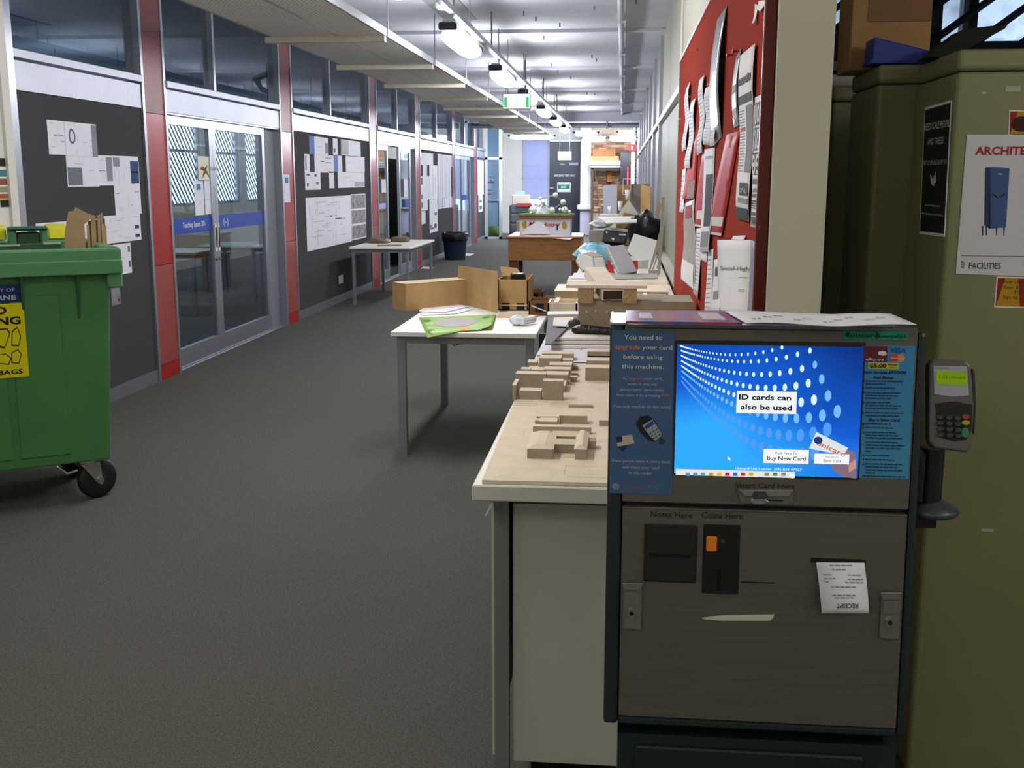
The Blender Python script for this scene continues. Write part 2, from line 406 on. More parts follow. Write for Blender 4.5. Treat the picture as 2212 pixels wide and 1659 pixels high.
for a, b in zip(ys, ys[1:]):
    for z0, z1 in ((.905, 2.14), (2.19, CEI)): MB().box(.40, .412, a + .012, b - .012, z0, z1).build('pane' if a >= 12 else 'blank_panel', 'frosted_grey' if a >= 12 else 'panel_olive', gz)
for y_ in mul: MB().box(.365, .43, y_ - .03, y_ + .03, .905, CEI).build('mullion', 'aluminium', gz)
MB().box(.36, .43, 7.08, 31.9, 2.14, 2.19).build('transom', 'aluminium', gz)
# locker-bay rear wall with louvred windows
PA = Plane((0, 5.3, 0), (1, 0, 0), (0, 0, 1))
wa = struct('wall_alcove', 'dark rear wall of the locker bay with frosted windows', (2.4, 5.3, 0))
mat('dark_wall', '1c2a2c', .8)
MB().box(.47, XR, 5.3, 5.42, 0, 2.18).build('wall_below', 'dark_wall', wa)
MB().box(.47, XR, 5.3, 5.42, 2.62, CEI).build('wall_above', 'dark_wall', wa)
def pu(x, y): return PA.uv(x, y)
uA, uB, uC, uD = pu(1796, 40)[0], pu(1840, 40)[0], pu(2036, 40)[0], pu(2088, 40)[0]
uE = pu(2108, 40)[0]
MB().box(uB, uC, 5.3, 5.42, 2.18, 2.62).build('wall_pier', 'dark_wall', wa)
MB().box(.47, uA - .12, 5.3, 5.42, 2.18, 2.62).build('wall_pier', 'dark_wall', wa)
MB().box(uD, uE, 5.27, 5.42, 2.18, 2.62).build('window_frame', ink('162028'), wa)
# frosted bubble film
bm_ = bpy.data.materials.new('bubble_film'); bm_.use_nodes = True; MATS['bubble_film'] = bm_; nt = bm_.node_tree
nt.nodes.remove(nt.nodes['Principled BSDF'])
tl = nt.nodes.new('ShaderNodeBsdfTranslucent'); tl.inputs[0].default_value = (.85, .9, 1, 1)
tp = nt.nodes.new('ShaderNodeBsdfTransparent'); mx = nt.nodes.new('ShaderNodeMixShader')
vo = nt.nodes.new('ShaderNodeTexVoronoi'); vo.inputs['Scale'].default_value = 14; tc = nt.nodes.new('ShaderNodeTexCoord'); nt.links.new(tc.outputs['Object'], vo.inputs[0])
mr = nt.nodes.new('ShaderNodeMapRange'); mr.inputs[1].default_value = .1; mr.inputs[2].default_value = .6; mr.inputs[3].default_value = .75; mr.inputs[4].default_value = .25
nt.links.new(vo.outputs[0], mr.inputs[0]); nt.links.new(mr.outputs[0], mx.inputs[0]); nt.links.new(tl.outputs[0], mx.inputs[2]); nt.links.new(tp.outputs[0], mx.inputs[1]); nt.links.new(mx.outputs[0], nt.nodes['Material Output'].inputs[0])
for a, b in ((uA - .12, uB), (uC, uD), (uE, uE + 1.2)):
    MB().box(a, b, 5.35, 5.356, 2.18, 2.62).build('pane', 'bubble_film', wa)
MB().box(uE + 1.2, XR, 5.3, 5.42, 2.18, 2.62).build('wall_pier', 'dark_wall', wa)
def bar45(mb, u, z0, z1, r):
    A = Vector((u, 5.24, z0)); B = Vector((u + (z1 - z0)*1.35, 5.24, z1)); mb.tube([A, B], r, 4, smooth=False)
for k in range(9):
    b_ = MB(); bar45(b_, uE - .5 + k*.2, 2.1, 2.68, .016); b_.build('louvre_bar', ink('18243a'), wa)
for k in range(5):
    b_ = MB(); bar45(b_, uA - .6 + k*.12, 2.14, 2.68, .014); b_.build('louvre_bar', ink('18243a'), wa)

# ------------------------------------------------------------------ far end
PF = Plane((0, YF, 0), (1, 0, 0), (0, 0, 1))
def fu(x, y=380): return PF.uv(x, y)[0]
def fz(y, x=1200): return PF.uv(x, y)[1]
fw = struct('wall_end', 'white end wall with a blind, a black door and a brick pier', (-1.5, YF, 0))
uW0, uW1, uD0, uD1 = fu(1128), fu(1185), fu(1187), fu(1253)
zW = fz(303)
MB().box(-8.7, uW0, YF, YF + .2, 0, CEI).build('wall_left_of_window', 'wall_white', fw)
MB().box(uW0, uD1, YF, YF + .2, zW, CEI).build('wall_above', 'wall_white', fw)
MB().box(uW0, uW1, YF, YF + .2, 0, .62).build('wall_below_window', 'wall_white', fw)
MB().box(uW1, uD0, YF, YF + .2, 0, zW).build('wall_strip', 'wall_white', fw)
MB().box(uD1, XR, YF, YF + .2, 0, CEI).build('wall_right_of_door', 'wall_white', fw)
wf = struct('window_8', 'tall end window with a pale roller blind', ((uW0 + uW1)/2, YF, .62))
MB().box(uW0, uW1, YF + .12, YF + .126, .62, zW).build('pane', glass('glass_pale', (225, 232, 245)), wf)
bl = bpy.data.materials.new('blind_cloth'); bl.use_nodes = True; MATS['blind_cloth'] = bl; nt = bl.node_tree; nt.nodes.remove(nt.nodes['Principled BSDF'])
df = nt.nodes.new('ShaderNodeBsdfDiffuse'); df.inputs[0].default_value = rgb('dfe3f5'); t2 = nt.nodes.new('ShaderNodeBsdfTranslucent'); t2.inputs[0].default_value = rgb('a6afd8'); mx = nt.nodes.new('ShaderNodeMixShader'); mx.inputs[0].default_value = .45
nt.links.new(df.outputs[0], mx.inputs[1]); nt.links.new(t2.outputs[0], mx.inputs[2]); nt.links.new(mx.outputs[0], nt.nodes['Material Output'].inputs[0])
MB().box(uW0 + .02, uW1 - .02, YF + .05, YF + .054, fz(430), zW).build('roller_blind', 'blind_cloth', wf)
fr = MB()
for z in (.62, fz(386), fz(362), zW - .05): fr.box(uW0, uW1, YF + .08, YF + .12, z, z + .05)
for u in (uW0, uW1 - .05): fr.box(u, u + .05, YF + .08, YF + .12, .62, zW)
fr.build('window_frame', 'white_plastic', wf)
dd = struct('door_4', 'black emergency exit door in the end wall', ((uD0 + uD1)/2, YF, 0))
mat('door_black', '232a33', .4)
dl = MB().box(uD0, uD1, YF - .02, YF + .03, 0, zW - .03).build('door_leaf', 'door_black', dd)
PD = Plane((0, YF - .02, 0), (1, 0, 0), (0, 0, 1))
t = MB(); t.text(PD, 'EMERGENCY EXIT ONLY', fu(1219.5), fz(381.5), .062, .004, width=fu(1242) - fu(1196), bold=.02); t.text(PD, 'Alarm', fu(1215), fz(356), .04, .004); t.build('lettering', ink('e6e8ee'), dl)
MB().box(fu(1230), fu(1249), YF - .03, YF - .021, fz(357), fz(351)).build('taped_note', ink('b9bccb'), dl)
MB().box(fu(1188), fu(1196), YF - .07, YF - .02, fz(409), fz(404)).build('door_lock', 'steel_grey', dl)
sg = MB().box(fu(1204), fu(1233), YF - .035, YF - .022, fz(415), fz(394)).build('exit_notice', 'white_plastic', dd)
MB().box(fu(1206), fu(1231), YF - .038, YF - .0355, fz(408), fz(397)).build('green_field', ink('2d7a5e'), sg)
t = MB(); PN = Plane((0, YF - .0385, 0), (1, 0, 0), (0, 0, 1)); t.text(PN, 'EMERGENCY', fu(1218.5), fz(400), .03, .001, width=.3, bold=.02); t.text(PN, 'EXIT', fu(1218.5), fz(406), .055, .001, bold=.03); t.build('lettering', ink('eef4f0'), sg)
# white pier beside the door and its ledge
pr = struct('trim_1', 'bright white pier with a ledge beside the black door', (fu(1265), YF - .2, 0))
MB().box(aY(1254, 400, 31.15).x, aY(1276, 400, 31.15).x, 31.15, YF, aY(1265, 452, 31.15).z, CEI).build('pier', 'wall_white', pr)
MB().box(aY(1247, 447, 31.05).x, aY(1277, 447, 31.05).x, 31.05, YF, aY(1265, 453, 31.05).z, aY(1265, 442, 31.05).z).build('ledge', 'wall_white', pr, bevel=.02)
MB().box(aY(1254, 400, 31.18).x, aY(1274, 400, 31.18).x, 31.18, YF, 0, aY(1265, 453, 31.18).z).build('plinth', mat('plinth_lilac', 'b9b6c6', .7), pr)
# brick pier, each brick on its own
wb = struct('wall_brick', 'old brown brick wall stump beyond the bench', (-.5, 31.3, 0))
mat('mortar', 'b5a48c', .95, noise=.15, scale=40)
MB().box(-.93, .3, 31.32, 31.6, 0, CEI).build('mortar_bed', 'mortar', wb)
bmats = [mat('brick_%d' % i, c, .9, noise=.2, scale=20, bump=.3, bscale=90) for i, c in enumerate(('9c7458', 'b58d70', '8a5c46', 'c4a27e', 'a5866a'))]
bme = []
for m in bmats:
    ob = MB().box(0, .225, 0, .06, 0, .066).build('brick', m, wb); bme.append(ob.data); ob.location = (0, 0, 0)
    bpy.data.objects.remove(ob)
nrow = 0
z = .66
while z < 2.75:
    x0 = -.93 + (.118 if nrow % 2 else 0); k = 0
    while x0 < .25:
        o = bpy.data.objects.new('brick', R.choice(bme)); COL.objects.link(o); o.parent = wb
        o.location = (x0 + R.uniform(-.004, .004), 31.3 - 0.03 - R.uniform(0, .025), z)
        x0 += .236
    z += .077; nrow += 1

o = MB().box(-4.3, -4.24, 19.55, 20.75, 0, 1.92).build('dark_interior_panel', ink('17181b', .6)); tag(o, 'tall black panel added for the dark interior inside the half-open door', 'screen')  # added dark panel standing in for the room's dark interior
# ------------------------------------------------------------------ ceiling services
ZL = 2.6; XL = -1.27
gl = glow('fbfbff', LAMP)
def tube_light(x, y, z, along='Y', ln=1.45, wd=.19, label='', group=None, m=None, drop=True):
    t = thing('fluorescent_light', label, 'light', (x, y, z), 0, group)
    def bx(a0, a1, c0, c1, z0, z1):
        return MB().box(x + c0, x + c1, y + a0, y + a1, z + z0, z + z1) if along == 'Y' else MB().box(x + a0, x + a1, y + c0, y + c1, z + z0, z + z1)
    h = ln/2
    bx(-h, h, -wd*.22, wd*.22, .045, .09).build('housing', 'white_plastic', t, bevel=.008)
    # rounded diffuser
    mb = MB(); pts = []; rad = []
    for k in range(9):
        s_ = -1 + 2*k/8; e = (1 - abs(s_)**8)
        a = s_*(h - .03); pts.append((x, y + a, z - .005) if along == 'Y' else (x + a, y, z - .005)); rad.append(max(.35, e)*wd*.5)
    mb.tube(pts, wd*.5, 14, True, rad)
    for p in mb.v: p.z = z + .0 + (p.z - z)*(.55 if p.z < z else .7)
    mb.build('diffuser', m or gl, t)
    for s_ in (-1, 1):
        a0, a1 = sorted((s_*(h - .035), s_*(h + .03)))
        bx(a0, a1, -wd*.34, wd*.34, .015, .07).build('end_cap', ink('3a3f48'), t, bevel=.01)
    if drop:
        for s_ in (-.3, .3):
            p = (x, y + s_*ln, z + .08) if along == 'Y' else (x + s_*ln, y, z + .08)
            MB().cyl(p, (p[0], p[1], CEI), .006, 6).build('drop_rod', 'steel_grey', t)
    return t
ordn = ['first', 'second', 'third', 'fourth', 'fifth', 'sixth', 'seventh']
for i, y_ in enumerate((5.75, 8.77, 11.75, 14.75, 17.8, 20.9, 24.0)):
    tube_light(XL, y_, ZL, label='lozenge-shaped fluorescent light hanging %s in the corridor row, counted from the front' % ordn[i], group='corridor lights in a row')
for y_, lb in ((2.6, 'fluorescent light hanging nearest above the viewpoint'), (-.6, 'fluorescent light hanging just behind the viewpoint'), (-3.4, 'fluorescent light hanging furthest behind the viewpoint')):
    tube_light(XL, y_, ZL, label=lb, group='corridor lights behind the viewpoint', m=glow('fff8e8', LAMP*.5))
tr = thing('light_trunking', 'thin silver trunking rail running above the corridor lights', 'rail', (XL + .06, 10, ZL + .12))
MB().box(XL + .04, XL + .085, -4.5, 25.5, ZL + .1, ZL + .14).build('rail', 'aluminium', tr)
for k in range(9): MB().cyl((XL + .06, -3 + k*3.3, ZL + .14), (XL + .06, -3 + k*3.3, CEI), .007, 6).build('drop_rod', 'steel_grey', tr)
cp = thing('ceiling_conduit', 'white conduit pipe running along the ceiling beside the glazed wall', 'pipe', (-.045, 15, CEI - .04))
MB().cyl((-.045, 4, CEI - .045), (-.045, 26.3, CEI - .045), .03, 10).build('pipe', 'ceiling_white', cp)
for k in range(8): MB().box(-.09, 0, 5 + k*2.7, 5.04 + k*2.7, CEI - .08, CEI).build('saddle', 'ceiling_white', cp)
# smoke detector on a grey plate
sd = thing('smoke_detector', 'grey ceiling plate with a round smoke detector above the lights', 'detector', (-1.55, 9.6, CEI - .1))
MB().box(-1.7, -1.4, 8.6, 10.6, CEI - .012, CEI - .001).build('plate', mat('plate_grey', '9a9c9c', .6), sd)
MB().lathe((-1.55, 9.6, CEI - .012), [(0, -.06), (.05, -.055), (.075, -.03), (.08, 0)], 16).build('sensor_head', 'white_plastic', sd)
# perforated tray
pm = mat('tray_mesh', 'b9b4a6', .6)
nt = pm.node_tree; b = nt.nodes['Principled BSDF']; tc = nt.nodes.new('ShaderNodeTexCoord'); mp = nt.nodes.new('ShaderNodeMapping'); mp.inputs['Scale'].default_value = (36, 20, 1)
vo = nt.nodes.new('ShaderNodeTexVoronoi'); vo.inputs['Randomness'].default_value = 0; vo.inputs['Scale'].default_value = 1
nt.links.new(tc.outputs['Object'], mp.inputs[0]); nt.links.new(mp.outputs[0], vo.inputs[0])
rp = nt.nodes.new('ShaderNodeValToRGB'); rp.color_ramp.elements[0].position = .27; rp.color_ramp.elements[1].position = .33
rp.color_ramp.elements[0].color = rgb('b4b2ac'); rp.color_ramp.elements[1].color = rgb('f2f1ec')
nt.links.new(vo.outputs[0], rp.inputs[0]); nt.links.new(rp.outputs[0], b.inputs['Base Color'])
TZ = 2.6; TX0, TX1 = -2.6, -1.76
ty = thing('cable_tray', 'long perforated metal cable tray hung under the ceiling', 'cable tray', ((TX0 + TX1)/2, 15, TZ))
step = 2.05; y0 = 6.15; n = 10
for k in range(n):
    a = y0 + k*step
    for x0, x1 in ((TX0 + .01, (TX0 + TX1)/2 + .06), ((TX0 + TX1)/2 + .09, TX1 - .01)): MB().box(x0, x1, a + .03, a + step - .03, TZ, TZ + .01).build('perforated_panel', pm, ty)
    MB().box(TX0 - .06, TX1 + .0, a - .03, a + .03, TZ - .04, TZ + .005).build('crossbar', mat('tray_bar', 'c9c4b2', .55), ty)
    for x_ in (TX1 + .02, TX0 - .03): MB().cyl((x_, a, TZ), (x_, a, CEI), .005, 6).build('hanger_rod', 'steel_grey', ty)
MB().box((TX0 + TX1)/2 + .06, (TX0 + TX1)/2 + .09, y0, y0 + n*step, TZ, TZ + .02).build('seam_rail', 'aluminium', ty)
for x_ in (TX0, TX1): MB().box(x_ - .012, x_ + .012, y0, y0 + n*step, TZ, TZ + .055).build('side_rail', mat('tray_rail', 'a9acb4', .5), ty)
for k in range(3):
    MB().tube([(-3.2, 13.2 + k*.12, TZ + .3), (-2.7, 13.6 + k*.1, TZ + .2), (-2.5, 14.5, TZ + .12 + k*.02), (-2.3, 18, TZ + .05)], .018, 6).build('cable', ink('8a8c90'), ty)
# exit sign
es = thing('exit_sign', 'green and white illuminated exit sign hanging from the ceiling', 'exit sign', (-1.36, 13.6, 2.48))
a = aY(1086, 202, 13.6); c = aY(1146, 236, 13.6)
MB().box(a.x, c.x, 13.58, 13.66, c.z, a.z).build('sign_box', 'white_plastic', es, bevel=.008)
PE = Plane((0, 13.579, 0), (1, 0, 0), (0, 0, 1)); wd = c.x - a.x; ht = a.z - c.z
MB().slab(PE, a.x + .012, c.z + .012, c.x - .012, a.z - .012, 0, .002).build('sign_face', glow('f4fff8', 1.6), es)
for q0, q1 in ((a.x + .02, a.x + wd*.16), (c.x - wd*.16, c.x - .02)): MB().slab(PE, q0, c.z + .02, q1, a.z - .045, .002, .003).build('green_band', glow('3fd07c', .9), es)
mid = (a.x + c.x)/2; zc = (a.z + c.z)/2
g_ = MB(); g_.ell(PE, mid + .02, zc + .045, .014, .014, .002, .003)
g_.poly(PE, [(mid - .02, zc + .02), (mid + .03, zc + .03), (mid + .02, zc - .02), (mid + .05, zc - .06), (mid + .03, zc - .06), (mid, zc - .025), (mid - .04, zc - .06), (mid - .055, zc - .055), (mid - .01, zc - .01)], .002, .003)
g_.build('running_figure', glow('c9f2d8', 1.2), es)
for x_ in (a.x + .06, c.x - .06): MB().cyl((x_, 13.62, a.z), (x_, 13.62, CEI), .006, 6).build('drop_rod', 'steel_grey', es)
# far bank of lamps
gf = glow('e6edff', LAMP*2.6)
far = [(1100, 1198, 297, 28.2, 'wide fluorescent light hung across the corridor before the end window'),
       (1240, 1292, 290, 27.0, 'fluorescent light across the far end, left of the pair over the brick wall'),
       (1256, 1310, 302, 29.6, 'lower fluorescent light across the far end near the white pier'),
       (1315, 1376, 301, 28.6, 'fluorescent light across the far end, right of the pair over the brick wall'),
       (1334, 1374, 289, 27.4, 'highest fluorescent light at the far end near the glazed wall')]
for x0, x1, y_, Y_, lb in far:
    p = aY(x0, y_, Y_); q = aY(x1, y_, Y_)
    tube_light((p.x + q.x)/2, Y_, p.z, 'X', q.x - p.x, .2, lb, 'lights at the far end', gf)
for x_, y_, lb in ((2.3, .9, 'fluorescent light over the locker bay at right, near the viewpoint'), (2.3, -2.2, 'fluorescent light over the locker bay at right, behind the viewpoint')):
    tube_light(x_, y_, ZL, label=lb, group='lights over the locker bay', m=glow('fff8e8', LAMP*.5))
# lamps inside the far teaching rooms
for x_, y_, z_, lb in ((-4.7, 26.3, 2.52, 'fluorescent light inside the far room, just left of the last red column'), (-5.6, 24.6, 2.55, 'fluorescent light deeper inside the far teaching room'), (-5.8, 20.5, 2.6, 'fluorescent light inside the half-open room'), (-5.4, 31.0, 2.55, 'fluorescent light beyond the end of the red columns'), (-6.2, 12.5, 2.6, 'fluorescent light inside the near teaching room')):
    tube_light(x_, y_, z_, 'X', 1.25, .16, lb, 'lights inside the rooms', glow('fffdf4', LAMP*.8))
# deep beams with pipes at the far end
bm2 = thing('ceiling_beam', 'deep white ceiling beam carrying pipes at the far end', 'beam', (-1.6, 25.6, CEI))
MB().box(-3.55, .36, 25.5, 25.9, CEI - .2, CEI).build('beam_body', 'ceiling_white', bm2)
for k, z_ in enumerate((CEI - .26, CEI - .31)): MB().cyl((-3.5, 25.45 + k*.1, z_), (.34, 25.45 + k*.1, z_), .028, 8).build('pipe', mat('pipe_grey%d' % k, ('6b7078', 'b9bcc4')[k], .5), bm2)
for x_ in (-2.9, -1.4, -.4): MB().box(x_, x_ + .03, 25.4, 25.6, CEI - .36, CEI - .19).build('pipe_clip', 'steel_grey', bm2)
# ------------------------------------------------------------------ card kiosk in the foreground
kV = Vector((0, .04, .72)).normalized()
PK = Plane((0, 1.746, 0), (1, 0, 0), kV)
def k(x, y): return PK.uv(x, y)
mat('kiosk_navy', '18242b', .42, noise=.06, scale=20)
mat('kiosk_steel', '6a675f', .42, .55, noise=.07, scale=3, stretch=(1, 30, 30), bump=.02, bscale=300)
mat('chrome', 'c9c9c9', .18, .95)
ki = thing('card_kiosk', 'dark steel and navy card vending machine with a lit blue screen', 'kiosk', (.24, 1.95, 0))
uL, uR = k(1311, 1100)[0], k(1983, 1100)[0]
vT, vB = k(1650, 706)[1], k(1650, 1580)[1]
DEP = .285
body = MB()
# cabinet shell, open front: two side cheeks, top, bottom, back
u_in0, u_in1 = k(1343, 1100)[0], k(1962, 1100)[0]
MB().slab(PK, uL, vB, u_in0, vT, -DEP, 0).build('side_cheek', 'kiosk_navy', ki, bevel=.006, seg=2)
MB().slab(PK, u_in1, vB, uR, vT - .005, -DEP, 0).build('side_cheek', 'kiosk_navy', ki, bevel=.008, seg=2)
MB().slab(PK, u_in0, vB, u_in1, k(1650, 1562)[1], -DEP, 0).build('bottom_rail', 'kiosk_navy', ki, bevel=.004)
MB().slab(PK, u_in0, k(1650, 1562)[1], u_in1, vT - .004, -DEP, -.02).build('cabinet_body', 'kiosk_navy', ki)
MB().slab(PK, u_in0, vT - .004, u_in1, vT + .001, -DEP, -.003).build('top_plate', mat('top_steel', '6b6f74', .3, .7), ki)
tc_ = MB().slab(PK, uL + .002, vT, u_in0 + .004, vT + .003, -DEP + .01, -.004).build('top_strip', mat('strip_blue', '8d9bbd', .3, .3), ki)
MB().slab(PK, uL, vT, uL + .003, vT + .005, -DEP + .01, -.004).build('edge_strip', 'chrome', ki)
MB().slab(PK, u_in0 + .003, vT, u_in0 + .006, vT + .005, -DEP + .01, -.004).build('edge_strip', 'chrome', ki)
vm0, vm1 = k(1650, 1092)[1], k(1650, 1102)[1]
up = MB().slab(PK, u_in0, vm0, u_in1, vT - .004, -.02, .002).build('upper_panel', 'kiosk_steel', ki, bevel=.0015)
lo = MB().slab(PK, u_in0 + .001, k(1650, 1560)[1], u_in1 - .001, vm1, -.02, .002).build('lower_panel', 'kiosk_steel', ki, bevel=.0015)
MB().slab(PK, u_in0 + .002, vm1 - .0015, u_in1 - .002, vm1, .002, .0045).build('panel_edge', 'chrome', ki)
def kp(x0, y0, x1, y1, n0, n1): return MB().pslab(PK, x0, y0, x1, y1, n0, n1)
# screen
bz = kp(1457, 734, 1855, 1036, -.004, .0035).build('screen_bezel', 'black_plastic', ki)
sm_ = bpy.data.materials.new('screen_blue'); sm_.use_nodes = True; nt = sm_.node_tree; nt.nodes.remove(nt.nodes['Principled BSDF'])
em = nt.nodes.new('ShaderNodeEmission'); tc = nt.nodes.new('ShaderNodeTexCoord'); mp = nt.nodes.new('ShaderNodeMapping'); nt.links.new(tc.outputs['Generated'], mp.inputs[0])
mp.inputs['Location'].default_value = (-.12, 0, -.12); mp.inputs['Scale'].default_value = (.75, 0, 1)
gr = nt.nodes.new('ShaderNodeTexGradient'); gr.gradient_type = 'SPHERICAL'; nt.links.new(mp.outputs[0], gr.inputs[0])
nz = nt.nodes.new('ShaderNodeTexNoise'); nz.inputs['Scale'].default_value = 1.6; nz.inputs['Detail'].default_value = 1; nt.links.new(tc.outputs['Generated'], nz.inputs[0])
ad = nt.nodes.new('ShaderNodeMath'); ad.operation = 'MULTIPLY_ADD'; ad.inputs[1].default_value = .45; nt.links.new(nz.outputs[0], ad.inputs[0]); nt.links.new(gr.outputs[0], ad.inputs[2])
rp = nt.nodes.new('ShaderNodeValToRGB'); nt.links.new(ad.outputs[0], rp.inputs[0])
rp.color_ramp.elements[0].position = .12; rp.color_ramp.elements[0].color = rgb('0f2f7a'); rp.color_ramp.elements[1].position = 1; rp.color_ramp.elements[1].color = rgb('2fa2f7')
e_ = rp.color_ramp.elements.new(.62); e_.color = rgb('1559c8')
nt.links.new(rp.outputs[0], em.inputs[0]); em.inputs[1].default_value = 1.0; nt.links.new(em.outputs[0], nt.nodes['Material Output'].inputs[0])
scn = kp(1463, 743, 1851, 1031, .0035, .005).build('screen', sm_, ki); scn['label'] = 'lit blue screen with white dots'
def zk(x, y): return k(1280 + x/2.572, 640 + y/2.572)    # crop pixels of the screen
SN = .0053
dots = {}
xR_ = [1050, 1205, 1232, 1270, 1305, 1357, 1300, 1310]; yR_ = [283, 300, 378, 458, 550, 637, 738, 850]
for j in range(8):
    yL_ = 268 + j*25; sag = 25 + 18*j if j < 7 else 120
    for i in range(38):
        g_ = math.exp(-.0985*i); x_ = 472 + (xR_[j] - 472)*g_; t_ = (x_ - 472)/(xR_[j] - 472)
        y_ = yL_ + (yR_[j] - yL_)*t_ + (50 + 18*j)*4*t_*(1 - t_)*.95
        if y_ > 930 or x_ < 482: continue
        if y_ > 470 + (x_ - 472)*1.5: continue
        ru = 2.6 + t_*(5 + 3.0*j); rv = ru*1.6
        p = zk(x_, y_); q = zk(x_ + ru, y_ - rv)
        c_ = 'cfe8ff' if (j < 5 and x_ < 1230) else ('6fb4f2' if j < 6 else '4f94e6')
        dots.setdefault(c_, MB()).ell(PK, p[0], p[1], abs(q[0] - p[0]), abs(q[1] - p[1]), SN, SN + .0003, 12)
for c_, mb in dots.items():
    o = mb.build('screen_dots', glow(c_, 1.0), scn); o['kind'] = 'stuff'
def zq(x0, y0, x1, y1, n0, n1): return MB().pslab(PK, 1280 + x0/2.572, 640 + y0/2.572, 1280 + x1/2.572, 640 + y1/2.572, n0, n1)
def ktext(mb, body, x, y, hpx, n, wpx=None, **kw):     # crop pixels: centre baseline
    a = zk(x, y); b = zk(x, y - hpx); w_ = (zk(x + (wpx or 0), y)[0] - a[0]) if wpx else None
    return mb.text(PK, body, a[0], a[1], b[1] - a[1], n, width=w_, **kw)
zq(800, 522, 1128, 652, SN, SN + .0007).build('screen_caption', glow('eef2f6', .9), scn)
t = MB(); ktext(t, 'ID cards can', 955, 573, 30, SN + .001, 290, bold=.025); ktext(t, 'also be used', 962, 628, 30, SN + .001, 285, bold=.025); t.build('lettering', glow('1e2026', .3), scn)
cdq = [zk(1240, 750), zk(1415, 838), zk(1392, 880), zk(1200, 842)]
MB().poly(PK, cdq, SN, SN + .0006).build('card_picture', glow('dfe6ee', .85), scn)
hand = [zk(*p) for p in ((1405, 850), (1455, 860), (1460, 1010), (1390, 1000), (1330, 960), (1325, 930), (1420, 925))]
MB().poly(PK, hand, SN, SN + .0004).build('hand_picture', glow('a07f96', .6), scn)
fin = [zk(*p) for p in ((1418, 930), (1458, 900), (1460, 950), (1420, 975))]
MB().poly(PK, fin, SN + .0004, SN + .0006).build('finger_picture', glow('d9a58c', .7), scn)
t = MB(); a_ = zk(1318, 842); t.text(PK, 'unicard', a_[0], a_[1] - .004, .0085, SN + .0008, width=.05, rot=-.42, bold=.02); t.build('card_lettering', glow('e07b38', .7), scn)
MB().ell(PK, *zk(1250, 797), .007, .0065, SN + .0006, SN + .001).build('card_emblem', glow('2b3f86', .7), scn)
for (x0, y0, x1, y1) in ((948, 845, 1196, 928), (1230, 870, 1420, 930)):
    zq(x0, y0, x1, y1, SN, SN + .0008).build('screen_button', glow('f2f4f6', .9), scn)
    zq(x0 - 4, y0 - 4, x1 + 4, y1 + 4, SN, SN + .0006).build('button_border', glow('8ba0bd', .6), scn)
t = MB(); ktext(t, 'Push Here To', 1073, 874, 13, SN + .0011, 120); ktext(t, 'Buy New Card', 1073, 907, 22, SN + .0011, 216, bold=.015)
ktext(t, 'Push Here To', 1326, 893, 9, SN + .0011, 70); ktext(t, 'Eject Card', 1328, 917, 15, SN + .0011, 96); t.build('lettering', glow('26282e', .3), scn)
t = MB(); ktext(t, 'Unicard Uni Loader  (03) 834 47927', 975, 962, 15, SN + .0008, 372, bold=.015); t.build('lettering', glow('dfeaff', .9), scn)
zq(462, 955, 1120, 1006, SN, SN + .0007).build('taskbar', glow('ece9e2', .85), scn)
for x_, c_ in ((528, '58a0c8'), (570, '58a0c8'), (612, '58b0c8'), (657, 'd8a23c'), (702, 'f0c030'), (747, 'e0107c'), (790, '1d78d8'), (834, 'd03030'), (878, 'c8c020'), (965, '8a8f98'), (1012, '3c9a72'), (1058, '8a8f98')):
    zq(x_ - 12, 976, x_ + 12, 994, SN + .0007, SN + .001).build('task_icon', glow(c_, .8), scn)
t = MB(); ktext(t, 'e', 1104, 1004, 32, SN + .0012, 34, bold=.06); t.build('eftpos_letter', glow('ffffff', .9), scn)
cu = MB().poly(PK, [zk(*p) for p in ((750, 887), (750, 905), (756, 901), (761, 909), (765, 907), (760, 899), (766, 898))], SN, SN + .0006); cu.build('cursor_arrow', glow('ffffff', .9), scn)
# left leaflet
lf = thing('upgrade_leaflet', 'navy leaflet "You need to upgrade your card" taped beside the kiosk screen', 'leaflet', (.03, 1.8, 1.1))
q0 = k(1322, 712); q1 = k(1456, 1068)
q0b = k(1316, 1066)
MB().poly(PK, [(q0[0], q0[1]), (k(1457, 714)[0], q0[1]), (k(1452, 1068)[0], q1[1]), (q0b[0], q1[1])], .0022, .0035).build('sheet', mat('leaflet_navy', '3a5a84', .45), lf)
def lz(x, y): return k(1300 + x/4.256, 690 + y/4.256)
def lt(mb, body, x, y, hpx, wpx, **kw):
    a = lz(x, y); return mb.text(PK, body, a[0], a[1], lz(x, y - hpx)[1] - a[1], .0038, width=lz(x + wpx, y)[0] - a[0], **kw)
t = MB()
for body, x, y, h, w_ in (('You need to', 380, 183, 44, 350), ('your card', 508, 275, 42, 275), ('before using', 378, 362, 42, 360), ('this machine.', 375, 450, 44, 385),):
    lt(t, body, x, y, h, w_)
t.build('lettering', ink('e3e6e4'), lf)
t = MB()
for body, x, y, h, w_ in (('To', 212, 552, 24, 40), ('your card,', 472, 552, 24, 170), ('insert it into any', 373, 602, 24, 268), ('photocopier card reader', 372, 655, 24, 405), ('then eject it by pressing', 335, 705, 24, 402), ('(You only need to do this once)', 365, 810, 26, 530), ("Once you've done it, come back", 358, 1312, 28, 540), ('and touch your card', 358, 1368, 28, 335), ('to the reader', 352, 1420, 28, 215)):
    lt(t, body, x, y, h, w_)
t.build('small_lettering', ink('b4c0cc'), lf)
t = MB(); lt(t, 'upgrade', 235, 270, 42, 240, bold=.01); lt(t, 'upgrade', 318, 552, 24, 138); lt(t, 'END', 585, 705, 24, 75); t.build('orange_lettering', ink('d8742e'), lf)
t = MB(); lt(t, 'uni', 208, 1555, 28, 60); t.build('logo_grey', ink('5b6f86'), lf)
